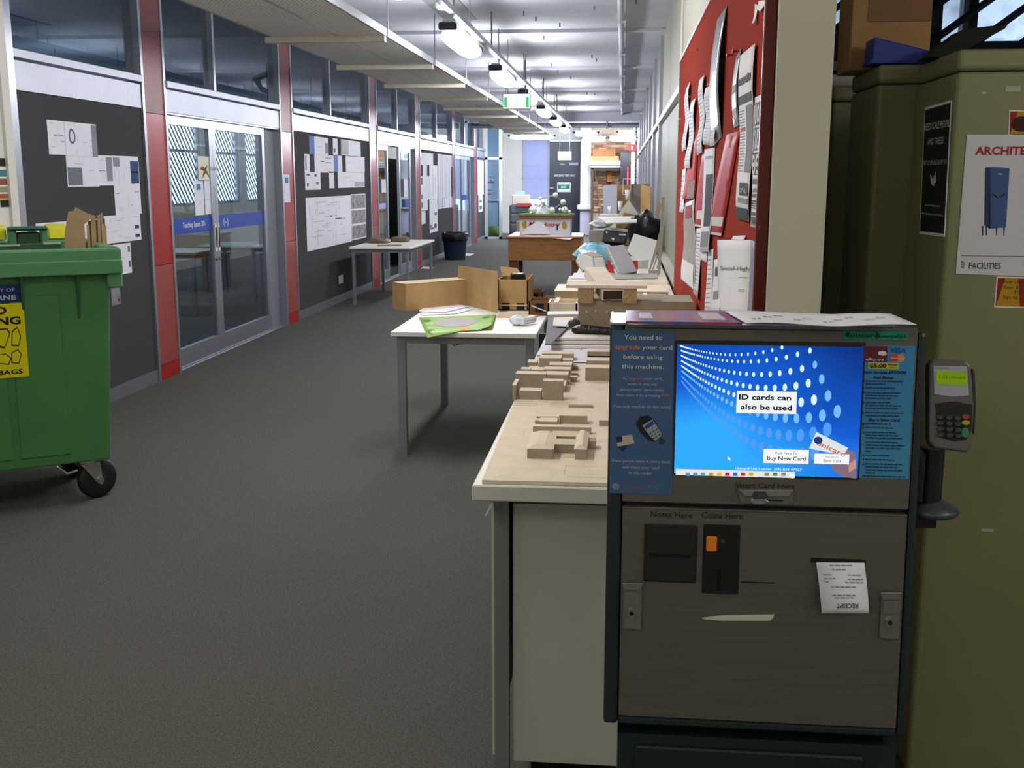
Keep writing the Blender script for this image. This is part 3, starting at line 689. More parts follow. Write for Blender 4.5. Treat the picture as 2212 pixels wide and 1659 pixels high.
t = MB(); lt(t, 'CARD', 315, 1555, 28, 130); t.build('logo_orange', ink('a85a30'), lf)
MB().ell(PK, *lz(128, 1532), .0065, .006, .0036, .004).build('logo_emblem', ink('6d7fa8'), lf)
g_ = MB(); a = lz(420, 1515); b = lz(590, 1560); greek(g_, PK, a[0], b[0], a[1], b[1], 4, .0012, .0038, gap=.002, wmin=.004, wmax=.01); g_.build('fine_print', ink('5f748a'), lf)
MB().poly(PK, [lz(*p) for p in ((315, 955), (350, 890), (430, 880), (480, 920), (552, 1040), (548, 1080), (480, 1125), (430, 1110), (350, 1030))], .0035, .0045).build('reader_picture', ink('1c2128'), lf)
MB().poly(PK, [lz(*p) for p in ((370, 970), (465, 915), (548, 1040), (545, 1070), (490, 1112), (450, 1080))], .0045, .0052).build('reader_face', ink('8f9aa2'), lf)
MB().poly(PK, [lz(*p) for p in ((392, 978), (465, 928), (485, 955), (408, 1005))], .0052, .0056).build('reader_display', ink('2d3c8c'), lf)
g_ = MB()
for i in range(3):
    for j in range(3):
        x_, y_ = 445 + i*28 + j*14, 1035 - i*16 + j*24; g_.poly(PK, [lz(x_ - 8, y_ + 5), lz(x_ + 8, y_ - 4), lz(x_ + 10, y_ + 6), lz(x_ - 6, y_ + 15)], .0052, .0056)
o = g_.build('reader_keys', ink('3a434c'), lf); o['kind'] = 'stuff'
MB().poly(PK, [lz(*p) for p in ((530, 1095), (550, 1080), (585, 1120), (548, 1150), (525, 1135))], .0036, .0042).build('card_stub', ink('23384e'), lf)
MB().poly(PK, [lz(*p) for p in ((128, 1075), (278, 1055), (300, 1135), (145, 1165))], .0036, .0042).build('card_picture', ink('bdb3a2'), lf)
MB().poly(PK, [lz(*p) for p in ((128, 1075), (182, 1068), (190, 1120), (140, 1130))], .0042, .0046).build('card_corner', ink('1d2a52'), lf)
MB().poly(PK, [lz(*p) for p in ((145, 1168), (240, 1155), (195, 1215))], .0036, .004).build('card_shadow', ink('1c3560'), lf)
# asset strip and blue instruction sticker
st = kp(1821, 714, 1958, 735, .002, .0032).build('asset_sticker', ink('15906d', .4), ki)
t = MB(); a = k(1864, 728); t.text(PK, 'unicard', a[0], a[1], .006, .0036, width=.05, bold=.02); a = k(1925, 729); t.text(PK, 'unicard-a0268', a[0], a[1], .0052, .0036, width=.045, bold=.02)
t.ell(PK, *k(1830, 722), .004, .004, .0034, .0037); t.build('lettering', ink('083328'), st)
kp(1892, 717, 1893.5, 733, .0033, .0036).build('divider', ink('083328'), st)
ins = kp(1860, 745, 1961, 1034, .002, .0032).build('instruction_sticker', mat('sticker_blue', '3f93b8', .35, c2='2f6fb4', scale=4), ki)
def iz(x, y): return k(1840 + x/4.74, 700 + y/4.74)
def ip(x0, y0, x1, y1, n0, n1): return MB().pslab(PK, 1840 + x0/4.74, 700 + y0/4.74, 1840 + x1/4.74, 700 + y1/4.74, n0, n1)
def it(mb, body, x, y, hpx, wpx, n=.0042, **kw):
    a = iz(x, y); return mb.text(PK, body, a[0], a[1], iz(x, y - hpx)[1] - a[1], n, width=iz(x + wpx, y)[0] - a[0], **kw)
ip(102, 222, 355, 385, .0032, .0038).build('eftpos_logo', ink('63202c'), ins)
t = MB(); it(t, 'e', 305, 315, 62, 95, bold=.05); it(t, 'eftpos', 228, 372, 30, 185); t.build('eftpos_lettering', ink('dfdcdc'), ins)
t = MB(); it(t, 'VISA', 467, 290, 50, 155, bold=.02, shear=.2); t.build('visa_lettering', ink('1f3c9a'), ins)
a = iz(430, 345); MB().ell(PK, a[0], a[1], .0065, .0065, .0032, .0037).build('red_disc', ink('c8402c'), ins)
a = iz(495, 345); MB().ell(PK, a[0], a[1], .0065, .0065, .0032, .0036).build('orange_disc', ink('d98a32'), ins)
t = MB(); it(t, 'MasterCard', 463, 352, 16, 135); t.build('card_lettering', ink('eadfd8'), ins)
ip(165, 392, 472, 460, .0032, .0038).build('price_box', ink('b7b52c'), ins)
t = MB(); it(t, '$5.00', 262, 443, 42, 170, bold=.04); it(t, 'Minimum', 415, 420, 16, 95, bold=.02); it(t, 'eftpos', 415, 446, 14, 80); t.build('price_lettering', ink('20200c'), ins)
t = MB(); it(t, 'How to use EFTPOS', 325, 505, 30, 460, bold=.035, shear=.2); it(t, 'Add Money', 320, 558, 28, 220, bold=.03, shear=.2); it(t, 'Buy a New Card', 328, 992, 30, 320, bold=.03, shear=.2)
for n_, y_ in (('1', 592), ('2', 663), ('3', 710), ('4', 812), ('5', 918), ('1', 1030), ('2', 1068), ('3', 1118), ('4', 1350), ('5', 1394), ('6', 1442)): it(t, n_, 112, y_, 26, 18, bold=.03)
t.build('lettering', ink('0f2340'), ins)
g_ = MB()
for i, (x1, y_) in enumerate(((525, 583), (360, 612), (440, 652), (545, 700), (500, 730), (430, 757), (405, 800), (545, 832), (510, 862), (550, 905), (500, 937), (410, 1018), (435, 1058), (490, 1106), (510, 1136), (515, 1164), (490, 1208), (558, 1238), (530, 1270), (190, 1298), (380, 1340), (470, 1385), (510, 1430), (465, 1460), (520, 1492), (240, 1520), (555, 1556))):
    a = iz(133 if y_ < 1540 else 105, y_ - 10); b = iz(x1, y_ + 10); greek(g_, PK, a[0], b[0], a[1], b[1], 1, .0021, .0042, fill=1, seed=i, gap=.0012, wmin=.004, wmax=.011)
o = g_.build('fine_print', ink('1b3b5c'), ins); o['kind'] = 'stuff'
# card reader
t = MB(); a = k(1653, 1054); t.text(PK, 'Insert Card Here', a[0], a[1], .0095, .0028, width=k(1717, 1050)[0] - k(1590, 1050)[0], bold=.02)
t.build('insert_lettering', ink('2b2924'), up)
cr = MB().poly(PK, [k(1592, 1054), k(1713, 1054), k(1711, 1087), k(1600, 1085)], .002, .006).build('card_reader', mat('reader_grey', '8a8a8c', .25, .8), ki)
MB().poly(PK, [k(1594, 1055), k(1712, 1055), k(1702, 1070), k(1608, 1070)], .006, .012).build('reader_lip', 'chrome', cr, bevel=.001)
MB().poly(PK, [k(1626, 1058), k(1652, 1058), k(1658, 1072), k(1622, 1072)], .012, .0125).build('reader_notch', ink('3a3a3c'), cr)
MB().poly(PK, [k(1628, 1074), k(1650, 1074), k(1660, 1080), k(1648, 1086), k(1626, 1086), k(1620, 1080)], .006, .013).build('reader_thumb', 'chrome', cr, bevel=.001)
kp(1652, 1077, 1690, 1081, .006, .0066).build('card_slot', ink('151515'), cr)
# lower panel fittings
t = MB(); a = k(1450, 1117); t.text(PK, 'Notes Here', a[0], a[1], .0105, .0028, width=k(1495, 1110)[0] - k(1405, 1110)[0], bold=.02)
a = k(1560, 1119); t.text(PK, 'Coins Here', a[0], a[1], .0105, .0028, width=k(1605, 1110)[0] - k(1515, 1110)[0], bold=.02); t.build('slot_lettering', ink('2a2823'), lo)
na = kp(1392, 1130, 1503, 1258, .002, .006).build('note_acceptor', mat('acceptor_black', '1b1c1d', .4), ki, bevel=.002)
kp(1398, 1137, 1499, 1196, .006, .009).build('note_lip', 'acceptor_black', na, bevel=.001)
kp(1402, 1195, 1490, 1203, .006, .007).build('note_slot', ink('050505'), na)
kp(1396, 1206, 1497, 1254, .006, .0085).build('note_tray', 'acceptor_black', na, bevel=.001)
ca = kp(1520, 1131, 1594, 1282, .002, .005).build('coin_acceptor', mat('coin_black', '0e0f10', .35), ki, bevel=.001)
kp(1525, 1155, 1547, 1188, .005, .012).build('reject_button', mat('orange_plastic', 'e08218', .4), ca, bevel=.002)
MB().ell(PK, *k(1561, 1167), .004, .004, .005, .007).build('coin_slot', ink('3a3b3c'), ca)
kp(1549, 1228, 1556, 1275, .005, .0056).build('return_slot', ink('020202'), ca)
kp(1540, 1274, 1588, 1281, .005, .007).build('coin_cup', ink('1f2022'), ca)
kp(1600, 1255, 1674, 1260, .002, .0026).build('card_exit_slot', ink('0a0a0a'), ki)
kp(1751, 1204, 1869, 1218, .002, .004).build('receipt_slot', ink('141412'), ki)
MB().poly(PK, [k(1515, 1334), k(1560, 1328), k(1672, 1326), k(1670, 1334), k(1662, 1340), k(1560, 1340), k(1522, 1337)], .002, .0026).build('tape_scrap', ink('c0bfae'), ki)
for x0, y0 in ((1343, 1255), (1898, 1275)):
    la = kp(x0 + 4, y0 + 10, x0 + 42, y0 + 103, .002, .009).build('latch', mat('latch_steel', '8f8d88', .3, .7), ki, bevel=.002)
    MB().poly(PK, [k(x0, y0), k(x0 + 46, y0), k(x0 + 40, y0 + 15), k(x0 + 6, y0 + 15)], .009, .014).build('latch_hook', 'chrome', la, bevel=.001)
    kp(x0 + 7, y0 + 18, x0 + 38, y0 + 48, .009, .0115).build('latch_plate', 'latch_steel', la, bevel=.001)
    a = k(x0 + 21, y0 + 65); MB().ell(PK, a[0], a[1], .008, .008, .009, .013).build('key_barrel', 'chrome', la)
    MB().ell(PK, a[0], a[1], .004, .004, .013, .0133).build('key_hole', ink('111111'), la)
# pedestal
pd0, pd1 = aY(1334, 1610, 1.80).x, aY(1936, 1620, 1.80).x
ped = MB().box(pd0, pd1, 1.80, 2.05, 0, .6).build('pedestal', 'kiosk_navy', ki)
a = aY(1372, 1606, 1.80); b = aY(1866, 1612, 1.80)
MB().box(a.x, b.x, 1.79, 1.80, .06, a.z).build('pedestal_door', mat('ped_door', '141e25', .45), ped, bevel=.003)
# pin pad on its arm
arm = MB().box(uR - .005, uR + .015, 1.83, 1.9, 1.03, 1.12).build('arm_bracket', 'black_plastic', ki, bevel=.004)
PPc = aY(2055, 880, 1.84)
pV = Vector((.02, .22, 1)).normalized(); pU = Vector((.995, -.06, 0)); pU = (pU - pV*pU.dot(pV)).normalized()
PP = Plane(PPc, pU, pV)
def q(x, y): return PP.uv(x, y)
mat('pad_grey', '575250', .38, noise=.03, scale=20)
pad = MB().poly(PP, [q(*p) for p in ((2005, 786), (2014, 776), (2086, 779), (2097, 790), (2103, 880), (2099, 960), (2090, 978), (2018, 968), (2006, 955))], -.028, .004).build('pin_pad', 'pad_grey', ki, bevel=.004, seg=2)
pad['label'] = 'grey payment keypad with a green display'
MB().poly(PP, [q(*p) for p in ((2100, 795), (2108, 800), (2111, 870), (2108, 935), (2102, 940))], -.035, -.006).build('card_swipe', 'black_plastic', pad, bevel=.002)
MB().poly(PP, [q(*p) for p in ((2014, 790), (2087, 791), (2092, 855), (2055, 858), (2016, 852))], .004, .0055).build('display_frame', ink('9aa0aa', .3), pad, bevel=.0008)
MB().poly(PP, [q(*p) for p in ((2021, 801), (2086, 804), (2088, 833), (2021, 830))], .0056, .0062).build('display', glow('86a818', .5), pad)
t = MB(); a = q(2055, 818); t.text(PP, '1.03 unicard', a[0], a[1], .0052, .0064, width=.04); t.build('display_lettering', ink('3d5208'), pad)
t = MB(); a = q(2034, 797); t.text(PP, 'Commonwealth', a[0], a[1], .0025, .0057, width=.02); t.build('brand_lettering', ink('2a3140'), pad)
MB().poly(PP, [q(*p) for p in ((2019, 872), (2060, 867), (2098, 874), (2097, 930), (2085, 950), (2060, 954), (2026, 944))], .004, .0046).build('key_well', ink('22211f'), pad)
for r_ in range(4):
    for c_ in range(3):
        a = q(2028 + c_*19.5 + r_*.6, 901 + r_*12.6 + c_*1.2); MB().ell(PP, a[0], a[1], .0055, .0036, .0046, .0085, 10).build('key', ink('3d3b3a', .35), pad)
for (x_, y_, rv, c_) in ((2084, 900, .0042, '8e3430'), (2084, 913, .0042, 'b09a1c'), (2083, 934, .0085, '2a7a4c')):
    a = q(x_, y_); MB().ell(PP, a[0], a[1], .0062, rv, .0046, .0085, 12).build('key', ink(c_, .4), pad)
MB().cyl((PPc.x - .018, 1.865, 1.02), (PPc.x - .018, 1.865, 1.12), .02, 16).build('stand_post', 'black_plastic', pad)
MB().lathe((PPc.x - .012, 1.865, 1.003), [(0, .028), (.018, .026), (.03, .018), (.042, .012), (.045, .006), (.04, 0), (0, 0)], 28).build('stand_base', mat('base_slate', '3b4048', .3), pad)
MB().box(uR - .01, PPc.x - .01, 1.84, 1.89, .985, 1.004).build('stand_arm', 'black_plastic', pad)
# receipt curling out of its slot
rc_ = thing('paper_receipt', 'white printed receipt hanging from the kiosk slot', 'receipt', (.36, 1.77, .9))
a0 = k(1762, 1213); a1 = k(1866, 1214); b0 = k(1772, 1319); b1 = k(1873, 1319)
def RP(s, t_):
    tl = Vector(PK.pt(*a0, .006)); trr = Vector(PK.pt(*a1, .006)); bl_ = Vector(PK.pt(*b0, .006)); br = Vector(PK.pt(*b1, .006))
    p = (tl*(1 - s) + trr*s)*(1 - t_) + (bl_*(1 - s) + br*s)*t_
    return p + PK.N*(.012*math.sin(t_*2.2) - .002)
MB().grid(RP, 2, 10).build('sheet', 'paper', rc_, solid=-.0004)
class RPl:
    def pt(s, u, v, n=0): return RP(u, 1 - v) + PK.N*(.001 + n)
rpl = RPl()
t = MB(); t.text(rpl, 'RECEIPT', .55, .21, .10, 0, width=.46, flip=True, bold=.02)
g_ = MB()
for v_, u0_, u1_ in ((.95, .27, .75), (.87, .3, .67), (.77, .12, .32), (.77, .62, .95), (.70, .12, .36), (.69, .62, .95), (.64, .12, .26), (.63, .55, .95), (.54, .25, .8), (.38, .25, .78), (.33, .3, .72)):
    greek(g_, rpl, u0_, u1_, v_ + .02, v_ - .02, 1, .022, 0, fill=1, seed=int(v_*100), gap=.02, wmin=.05, wmax=.12)
t.build('lettering', ink('5a5a60'), rc_); o = g_.build('fine_print', ink('8a8a90'), rc_); o['kind'] = 'stuff'
# things on the kiosk top
ztop = PK.pt(0, vT, 0).z + .006
def topz(x, y, z): return aZ(x, y, z)
mg = thing('magazine', 'glossy red and blue magazine lying on the kiosk top', 'magazine', (.1, 1.95, ztop))
c4 = [topz(*p, ztop) for p in ((1352, 699), (1606, 702), (1568, 676), (1352, 675))]
def sheet_from(c4, th, dz=0): 
    return MB().hexa([Vector((p.x, p.y, p.z + dz)) for p in c4] + [Vector((p.x, p.y, p.z + dz + th)) for p in c4])
sheet_from(c4, .004).build('cover', mat('mag_cover', 'a23a4a', .2, c2='39509c', scale=22, detail=3, thr=(.42, .58)), mg)
cs = [c4[0].lerp(c4[1], t_) for t_ in (.06, .3)] + [c4[3].lerp(c4[2], t_) for t_ in (.3, .06)]
sheet_from([c.lerp(cs[(i + 2) % 4], .25) for i, c in enumerate(cs)], .0004, .0041).build('cover_print', ink('d9d4dc', .25), mg)
cs = [c4[0].lerp(c4[1], t_) for t_ in (.62, .95)] + [c4[3].lerp(c4[2], t_) for t_ in (.95, .62)]
sheet_from([c.lerp(cs[(i + 2) % 4], .2) for i, c in enumerate(cs)], .0004, .0041).build('cover_print', ink('d9d4dc', .25), mg)
for n_, (cc, dz, lb) in enumerate((((( 1604, 704), (1935, 706), (1880, 683), (1590, 674)), .0006, 'lower white printed sheet fanned on the kiosk top'), (((1612, 700), (1980, 710), (1925, 686), (1566, 674)), .005, 'upper white printed sheet with a lifted corner on the kiosk top'))):
    th_ = thing('paper_sheet', lb, 'paper', (.4, 1.95, ztop), 0, 'sheets on the kiosk top')
    c4 = [topz(*p, ztop + dz) for p in cc]
    def SP(s, t_):
        p = (c4[0]*(1 - s) + c4[1]*s)*(1 - t_) + (c4[3]*(1 - s) + c4[2]*s)*t_
        return p + Vector((0, 0, .004*math.sin(s*9)*n_*.5 + .004*n_*s*s + .001))
    MB().grid(SP, 12, 4).build('sheet', 'paper', th_, solid=-.0006)
    g_ = MB()
    class SPl:
        def pt(s, u, v, n=0): return SP(u, v) + Vector((0, 0, .0009))
    for i in range(10):
        u_ = .08 + .085*i; v_ = .3 + .4*((i*7) % 5)/5; greek(g_, SPl(), u_, u_ + .07, v_ + .06, v_ - .06, 3, .02, 0, seed=i, gap=.01, wmin=.01, wmax=.03)
    o = g_.build('fine_print', ink('9a9cb0'), th_); o['kind'] = 'stuff'
# ------------------------------------------------------------------ bench with the card models
BZ = .9
def fbx(x0, x1, yb, yt, zb, depth):
    """a box standing on height zb: its front bottom edge at row yb, its front top edge at row yt"""
    a = aZ(x0, yb, zb); b = aZ(x1, yb, zb); Y_ = (a.y + b.y)/2
    a = aY(x0, yb, Y_); b = aY(x1, yb, Y_); t_ = aY((x0 + x1)/2, yt, Y_)
    return (a.x, b.x, Y_, Y_ + depth, zb, t_.z)
bn = thing('model_bench', 'white-topped bench with a cream cupboard at its near end', 'bench', (0, 3.8, 0))
B0, B1 = 2.318, 5.3
MB().box(-.322, .312, B0, B1, BZ - .037, BZ).build('bench_top', 'laminate', bn, bevel=.003)
for x_ in (-.285, .27):
    for y_ in (2.42, 5.2): MB().box(x_, x_ + .034, y_, y_ + .034, 0, BZ - .037).build('leg', 'powder_grey', bn)
cb = MB().box(-.243, .3, 2.46, 5.15, .17, BZ - .06).build('cupboard_body', mat('cream_panel', 'c8c8bc', .5, noise=.02, scale=3), bn)
MB().box(-.243, .3, 2.44, 2.46, .165, BZ - .075).build('end_panel', 'cream_panel', bn, bevel=.002)
MB().box(-.243, .3, 2.435, 2.445, BZ - .075, BZ - .045).build('top_rail_or_shade', ink('4a4a42'), bn)  # dark strip painting the shade under the bench top
for k_ in range(4):
    y_ = 2.45 + k_*.675; dr = MB().box(-.295, -.288, y_, y_ + .665, .175, BZ - .06).build('cupboard_door', 'cream_panel', bn)
MB().box(-.21, .26, 2.6, 5.0, .02, .17).build('plinth', ink('1b1c1c'), bn)
c = aY(1056, 1100, 2.33); MB().obox((c.x, 2.345, c.z - .002), .004, .02, .036, 0, 0, .5).build('label_holder', 'white_plastic', bn)

sm = thing('site_model', 'beige card site model with rows of small buildings and an H-shaped hall', 'model', (0, 3.2, BZ))
bz = BZ + .009
def zpt(x, y, z): return aZ(x, y, z)
xr = .305
f0 = zpt(1041, 1037, bz); l1 = zpt(1106, 880, bz); l2 = zpt(1112, 876, bz); l3 = zpt(1137, 800, bz); l4 = zpt(1160, 770, bz)
PZ = Plane((0, 0, bz), (1, 0, 0), (0, 1, 0))
MB().poly(PZ, [(f0.x, f0.y), (xr, f0.y + .01), (xr, l4.y), (l4.x, l4.y), (l3.x, l3.y), (l2.x, l2.y), (l1.x, l1.y)], -.008, 0).build('base_board', 'boxboard', sm)
ln = MB()
r2 = random.Random(3)
for k_ in range(26):
    x_, y_ = r2.uniform(f0.x + .03, xr - .05), r2.uniform(f0.y + .03, f0.y + .5); w_ = r2.uniform(.02, .1)
    if r2.random() < .5: ln.flat(PZ, [(x_, y_), (x_ + w_, y_), (x_ + w_, y_ + .0012), (x_, y_ + .0012)], .0004)
    else: ln.flat(PZ, [(x_, y_), (x_ + .001, y_), (x_ + .001, y_ + w_), (x_, y_ + w_)], .0004)
o = ln.build('scored_lines', ink('b09f80'), sm); o['kind'] = 'stuff'
for k_, yy in enumerate((868, 872, 876)):
    a = zpt(1110 - k_*2, yy, bz); b = zpt(1192, yy, bz); MB().box(a.x, b.x, a.y, a.y + .012, bz, bz + .002).build('terrace_strip', 'boxboard', sm)
def m7(x, y): return 1040 + x/5.53, 760 + y/5.53
def house(x0, x1, yb, yt, depth, roof=True, name='building'):
    X0, X1, Y0, Y1, z0, z1 = fbx(m7(x0, 0)[0], m7(x1, 0)[0], m7(0, yb)[1], m7(0, yt)[1], bz, depth)
    o = MB().box(X0, X1, Y0, Y1, z0, z1 - .0015).build(name, 'boxboard_dark', sm)
    if roof: MB().box(X0 - .0005, X1 + .0005, Y0 - .0005, Y1, z1 - .0015, z1).build('roof', 'boxboard', o)
    return X0, X1, Y0, Y1, z1, o
house(370, 412, 570, 395, .10); house(455, 712, 570, 462, .045); house(735, 970, 580, 348, .04); house(408, 770, 470, 262, .05)
house(770, 1030, 400, 270, .06); house(960, 1000, 480, 402, .09); house(745, 1060, 330, 207, .05); house(575, 745, 300, 212, .05); house(470, 580, 300, 205, .04)
house(805, 1075, 260, 155, .07); house(550, 660, 165, 122, .06); house(688, 950, 215, 72, .06); house(960, 1090, 215, 100, .05)
house(720, 1095, 110, 20, .06); house(1240, 1600, 348, 190, .06); house(1255, 1600, 165, 103, .07); house(1265, 1600, 50, -5, .07)
house(1405, 1540, 888, 815, .05); house(1095, 1150, 215, 165, .03); house(1075, 1150, 290, 250, .03); house(1060, 1140, 360, 300, .03)
bw = house(1040, 1330, 665, 640, .02, False)
# long blocks behind the hall
house(660, 920, 840, 770, .012); house(930, 1260, 860, 760, .035); house(690, 900, 905, 830, .05); house(640, 690, 860, 815, .03)
house(615, 1310, 975, 892, .02)
# the H-shaped hall
def wing(x0, x1, yb, yt, depth, name='hall_wing'):
    X0, X1, Y0, Y1, z0, z1 = fbx(m7(x0, 0)[0], m7(x1, 0)[0], m7(0, yb)[1], m7(0, yt)[1], bz, depth)
    o = MB().box(X0, X1, Y0, Y1, z0, z1).build(name, 'boxboard_dark', sm)
    h = .009; i_ = min((X1 - X0)*.36, .02); e = .002
    MB().hexa([(X0 - e, Y0 - e, z1), (X1 + e, Y0 - e, z1), (X1 + e, Y1 + e, z1), (X0 - e, Y1 + e, z1), (X0 + i_, Y0 + i_*.8, z1 + h), (X1 - i_, Y0 + i_*.8, z1 + h), (X1 - i_, Y1 - i_*.8, z1 + h), (X0 + i_, Y1 - i_*.8, z1 + h)]).build('hip_roof', 'boxboard', o)
    return X0, X1, Y0, Y1, z1
A_ = wing(545, 850, 1278, 1160, .17); B_ = wing(1112, 1250, 1285, 1165, .175)
for y0_, y1_ in ((A_[2] + .06, A_[2] + .085), (A_[2] + .145, A_[2] + .17)):
    o = MB().box(A_[1], B_[0], y0_, y1_, bz, A_[4] - .002).build('hall_range', 'boxboard_dark', sm)
    MB().add([(A_[1] - .01, y0_ - .001, A_[4] - .002), (B_[0] + .01, y0_ - .001, A_[4] - .002), (B_[0] + .01, y1_ + .001, A_[4] - .002), (A_[1] - .01, y1_ + .001, A_[4] - .002), (A_[1] - .01, (y0_ + y1_)/2, A_[4] + .009), (B_[0] + .01, (y0_ + y1_)/2, A_[4] + .009)], [(0, 1, 5, 4), (2, 3, 4, 5), (0, 4, 3), (1, 2, 5), (3, 2, 1, 0)]).build('range_roof', 'boxboard', o)
MB().box(A_[0] - .002, A_[0] + .03, A_[2] + .03, A_[2] + .07, bz, A_[4] - .008).build('porch', 'boxboard_dark', sm)
MB().box(B_[1], B_[1] + .02, B_[2] + .1, B_[2] + .14, bz, B_[4] - .004).build('porch', 'boxboard_dark', sm)
# paper drawings and second layered board behind the site model
def flatsheet(name, label, cat, px4, z, th=.0012, m='paper', group=None, marks=0, ink_='8d8f96', seed=1):
    c4 = [aZ(x, y, z) for x, y in px4]
    t = thing(name, label, cat, ((c4[0].x + c4[2].x)/2, (c4[0].y + c4[2].y)/2, z), 0, group)
    MB().hexa([Vector((p.x, p.y, z)) for p in c4] + [Vector((p.x, p.y, z + th)) for p in c4]).build('sheet', m, t)
    if marks:
        r = random.Random(seed); g = MB()
        for i in range(marks):
            s, q_ = r.uniform(.05, .75), r.uniform(.08, .85); ds, dq = (r.uniform(.08, .2), .012) if r.random() < .6 else (.008, r.uniform(.08, .2))
            P = lambda s, q_: (c4[0].lerp(c4[1], s)).lerp(c4[3].lerp(c4[2], s), q_) + Vector((0, 0, th + .0004))
            g.add([P(s, q_), P(s + ds, q_), P(s + ds, q_ + dq), P(s, q_ + dq)], [(0, 1, 2, 3)])
        o = g.build('print', ink(ink_), t); o['kind'] = 'stuff'
    return t
flatsheet('drawing_sheet', 'white drawing sheet lying in front, behind the small card buildings', 'drawing', ((1158, 768), (1420, 770), (1420, 742), (1172, 742)), BZ + .004, marks=14, seed=2)
flatsheet('drawing_sheet', 'white plan with rows of tiny symbols between two card blocks', 'drawing', ((1237, 783), (1270, 783), (1268, 758), (1237, 758)), BZ + .012, marks=12, seed=5)
for k_, (x0, x1, y_, z_) in enumerate(((1190, 1420, 745, .006), (1186, 1420, 736, .018), (1190, 1420, 727, .03))):
    c4 = [aZ(x0, y_ + 8, BZ + z_), aZ(x1, y_ + 8, BZ + z_), aZ(x1, y_ - 14, BZ + z_), aZ(x0 + 3, y_ - 14, BZ + z_)]
    o = MB().hexa([Vector((p.x, p.y, BZ + z_)) for p in c4] + [Vector((p.x, p.y, BZ + z_ + .01)) for p in c4]).build('contour_board', mat('foam_white', 'ecebe6', .7), None)
    tag(o, ['lowest', 'middle', 'topmost'][k_] + ' white foam contour board of the stack behind the site model', 'foam board', 'white contour boards')
flatsheet('grey_card_sheet', 'mid-grey card sheet overhanging the bench edge under a beige cut-out', 'card', ((1177, 745), (1190, 745), (1250, 684), (1184, 684)), BZ + .045, .004, ink('77777b'))
flatsheet('beige_cutout', 'beige cut-out card with a small white plan on the grey sheet', 'card', ((1194, 705), (1228, 707), (1240, 686), (1196, 688)), BZ + .051, .004, 'boxboard')
flatsheet('plan_print', 'small white plan print with a grey blot on the beige cut-out', 'print', ((1200, 704), (1222, 705), (1230, 692), (1203, 692)), BZ + .057, .001, 'paper', marks=6, seed=9)
flatsheet('foam_strip', 'long white foam strip behind the grey card sheet', 'foam board', ((1182, 684), (1250, 683), (1250, 676), (1183, 677)), BZ + .047, .01, 'foam_white')
# black rolled bag
bg_ = thing('black_plastic_roll', 'black rolled plastic bag at the foot of the grey card model', 'plastic bag', (aZ(1260, 715, BZ + .05).x, aZ(1260, 715, BZ + .05).y, BZ + .045))
p0 = aZ(1236, 712, BZ + .055); p1 = aZ(1330, 716, BZ + .055)
pts = [p0.lerp(p1, t_/8) for t_ in range(9)]
MB().tube(pts, .02, 10, True, [.01, .021, .024, .022, .02, .019, .018, .017, .012]).build('roll', mat('bin_bag', '121315', .28, bump=.6, bscale=60), bg_)
MB().ball(aZ(1240, 700, BZ + .07), .026, 12, (1, .8, .9)).build('crumpled_end', mat('bag_grey', '4a4b50', .25, bump=1, bscale=70), bg_)

# grey card model with the pallet-like top
gm = thing('grey_card_model', 'tall grey card box model carrying a beige plank on two crossed blocks', 'model', (aZ(1320, 715, BZ).x, 5.0, BZ + .03))
X0, X1, Y0, Y1, z0, z1 = fbx(1249, 1440, 714, 651, BZ + .045, .28)
X1 = .30
MB().box(X0, X1, Y0, Y1, z0, z1).build('card_body', mat('greycard2', '9f957f', .85, noise=.05, scale=30), gm)
PG = Plane((0, Y0, 0), (1, 0, 0), (0, 0, 1))
for x0, y0, x1, y1 in ((1267, 674, 1290, 704), (1287, 672, 1311, 702), (1311, 674, 1330, 700)):
    a = PG.uv(x0, y0); b = PG.uv(x1, y1); MB().poly(PG, [a, (a[0] + .002, a[1]), (b[0] + .002, b[1]), b], 0, .0006).build('scored_line', ink('6b6250'), gm)
    MB().slab(PG, a[0] - .002, a[1] - .004, a[0] + .002, a[1] + .006, 0, .002).build('glue_tab', 'boxboard', gm)
top0 = z1
for x0, x1 in ((1248, 1281), (1345, 1376)):
    a = aY(x0, 655, Y0 - .02); b = aY(x1, 655, Y0 - .02); t_ = aY(x0, 621, Y0 - .02)
    o = MB().box(a.x, b.x, Y0 - .02, Y0 + .1, a.z, t_.z).build('crossed_block', mat('tan_block', 'b59a72', .8, noise=.06, scale=20), gm)
    PC = Plane((0, Y0 - .02, 0), (1, 0, 0), (0, 0, 1))
    MB().poly(PC, [(a.x, t_.z), (a.x + .0015, t_.z), (b.x, a.z), (b.x - .0015, a.z)], 0, .0005).build('pencil_cross', ink('7d6540'), o)
    MB().poly(PC, [(b.x, t_.z), (b.x - .0015, t_.z), (a.x, a.z), (a.x + .0015, a.z)], 0, .0005).build('pencil_cross', ink('7d6540'), o)
a = aY(1222, 622, Y0 - .03); b = aY(1398, 621, Y0 - .03); t_ = aY(1300, 611, Y0 - .03)
zp = t_.z
MB().box(a.x, b.x, Y0 - .03, Y0 + .12, a.z, a.z + .012).build('plank', 'boxboard', gm)
tb = MB()
pa, pb = Vector((aY(1284, 600, Y0 + .36).x, Y0 + .36, zp + .012)), Vector((aY(1324, 632, Y0 - .03).x, Y0 - .03, zp - .05))
tb.obox((pa + pb)/2, .09, (pa - pb).length, .045, math.atan2(-(pa - pb).x, (pa - pb).y), math.asin((pa - pb).z/(pa - pb).length)); dct = tb.build('slanting_duct', 'boxboard', gm)
tb = MB(); dn = (pb - pa).normalized(); tb.obox(pb + dn*.001, .08, .002, .037, math.atan2(-(pa - pb).x, (pa - pb).y), math.asin((pa - pb).z/(pa - pb).length)); tb.build('duct_mouth', ink('3b3428'), dct)
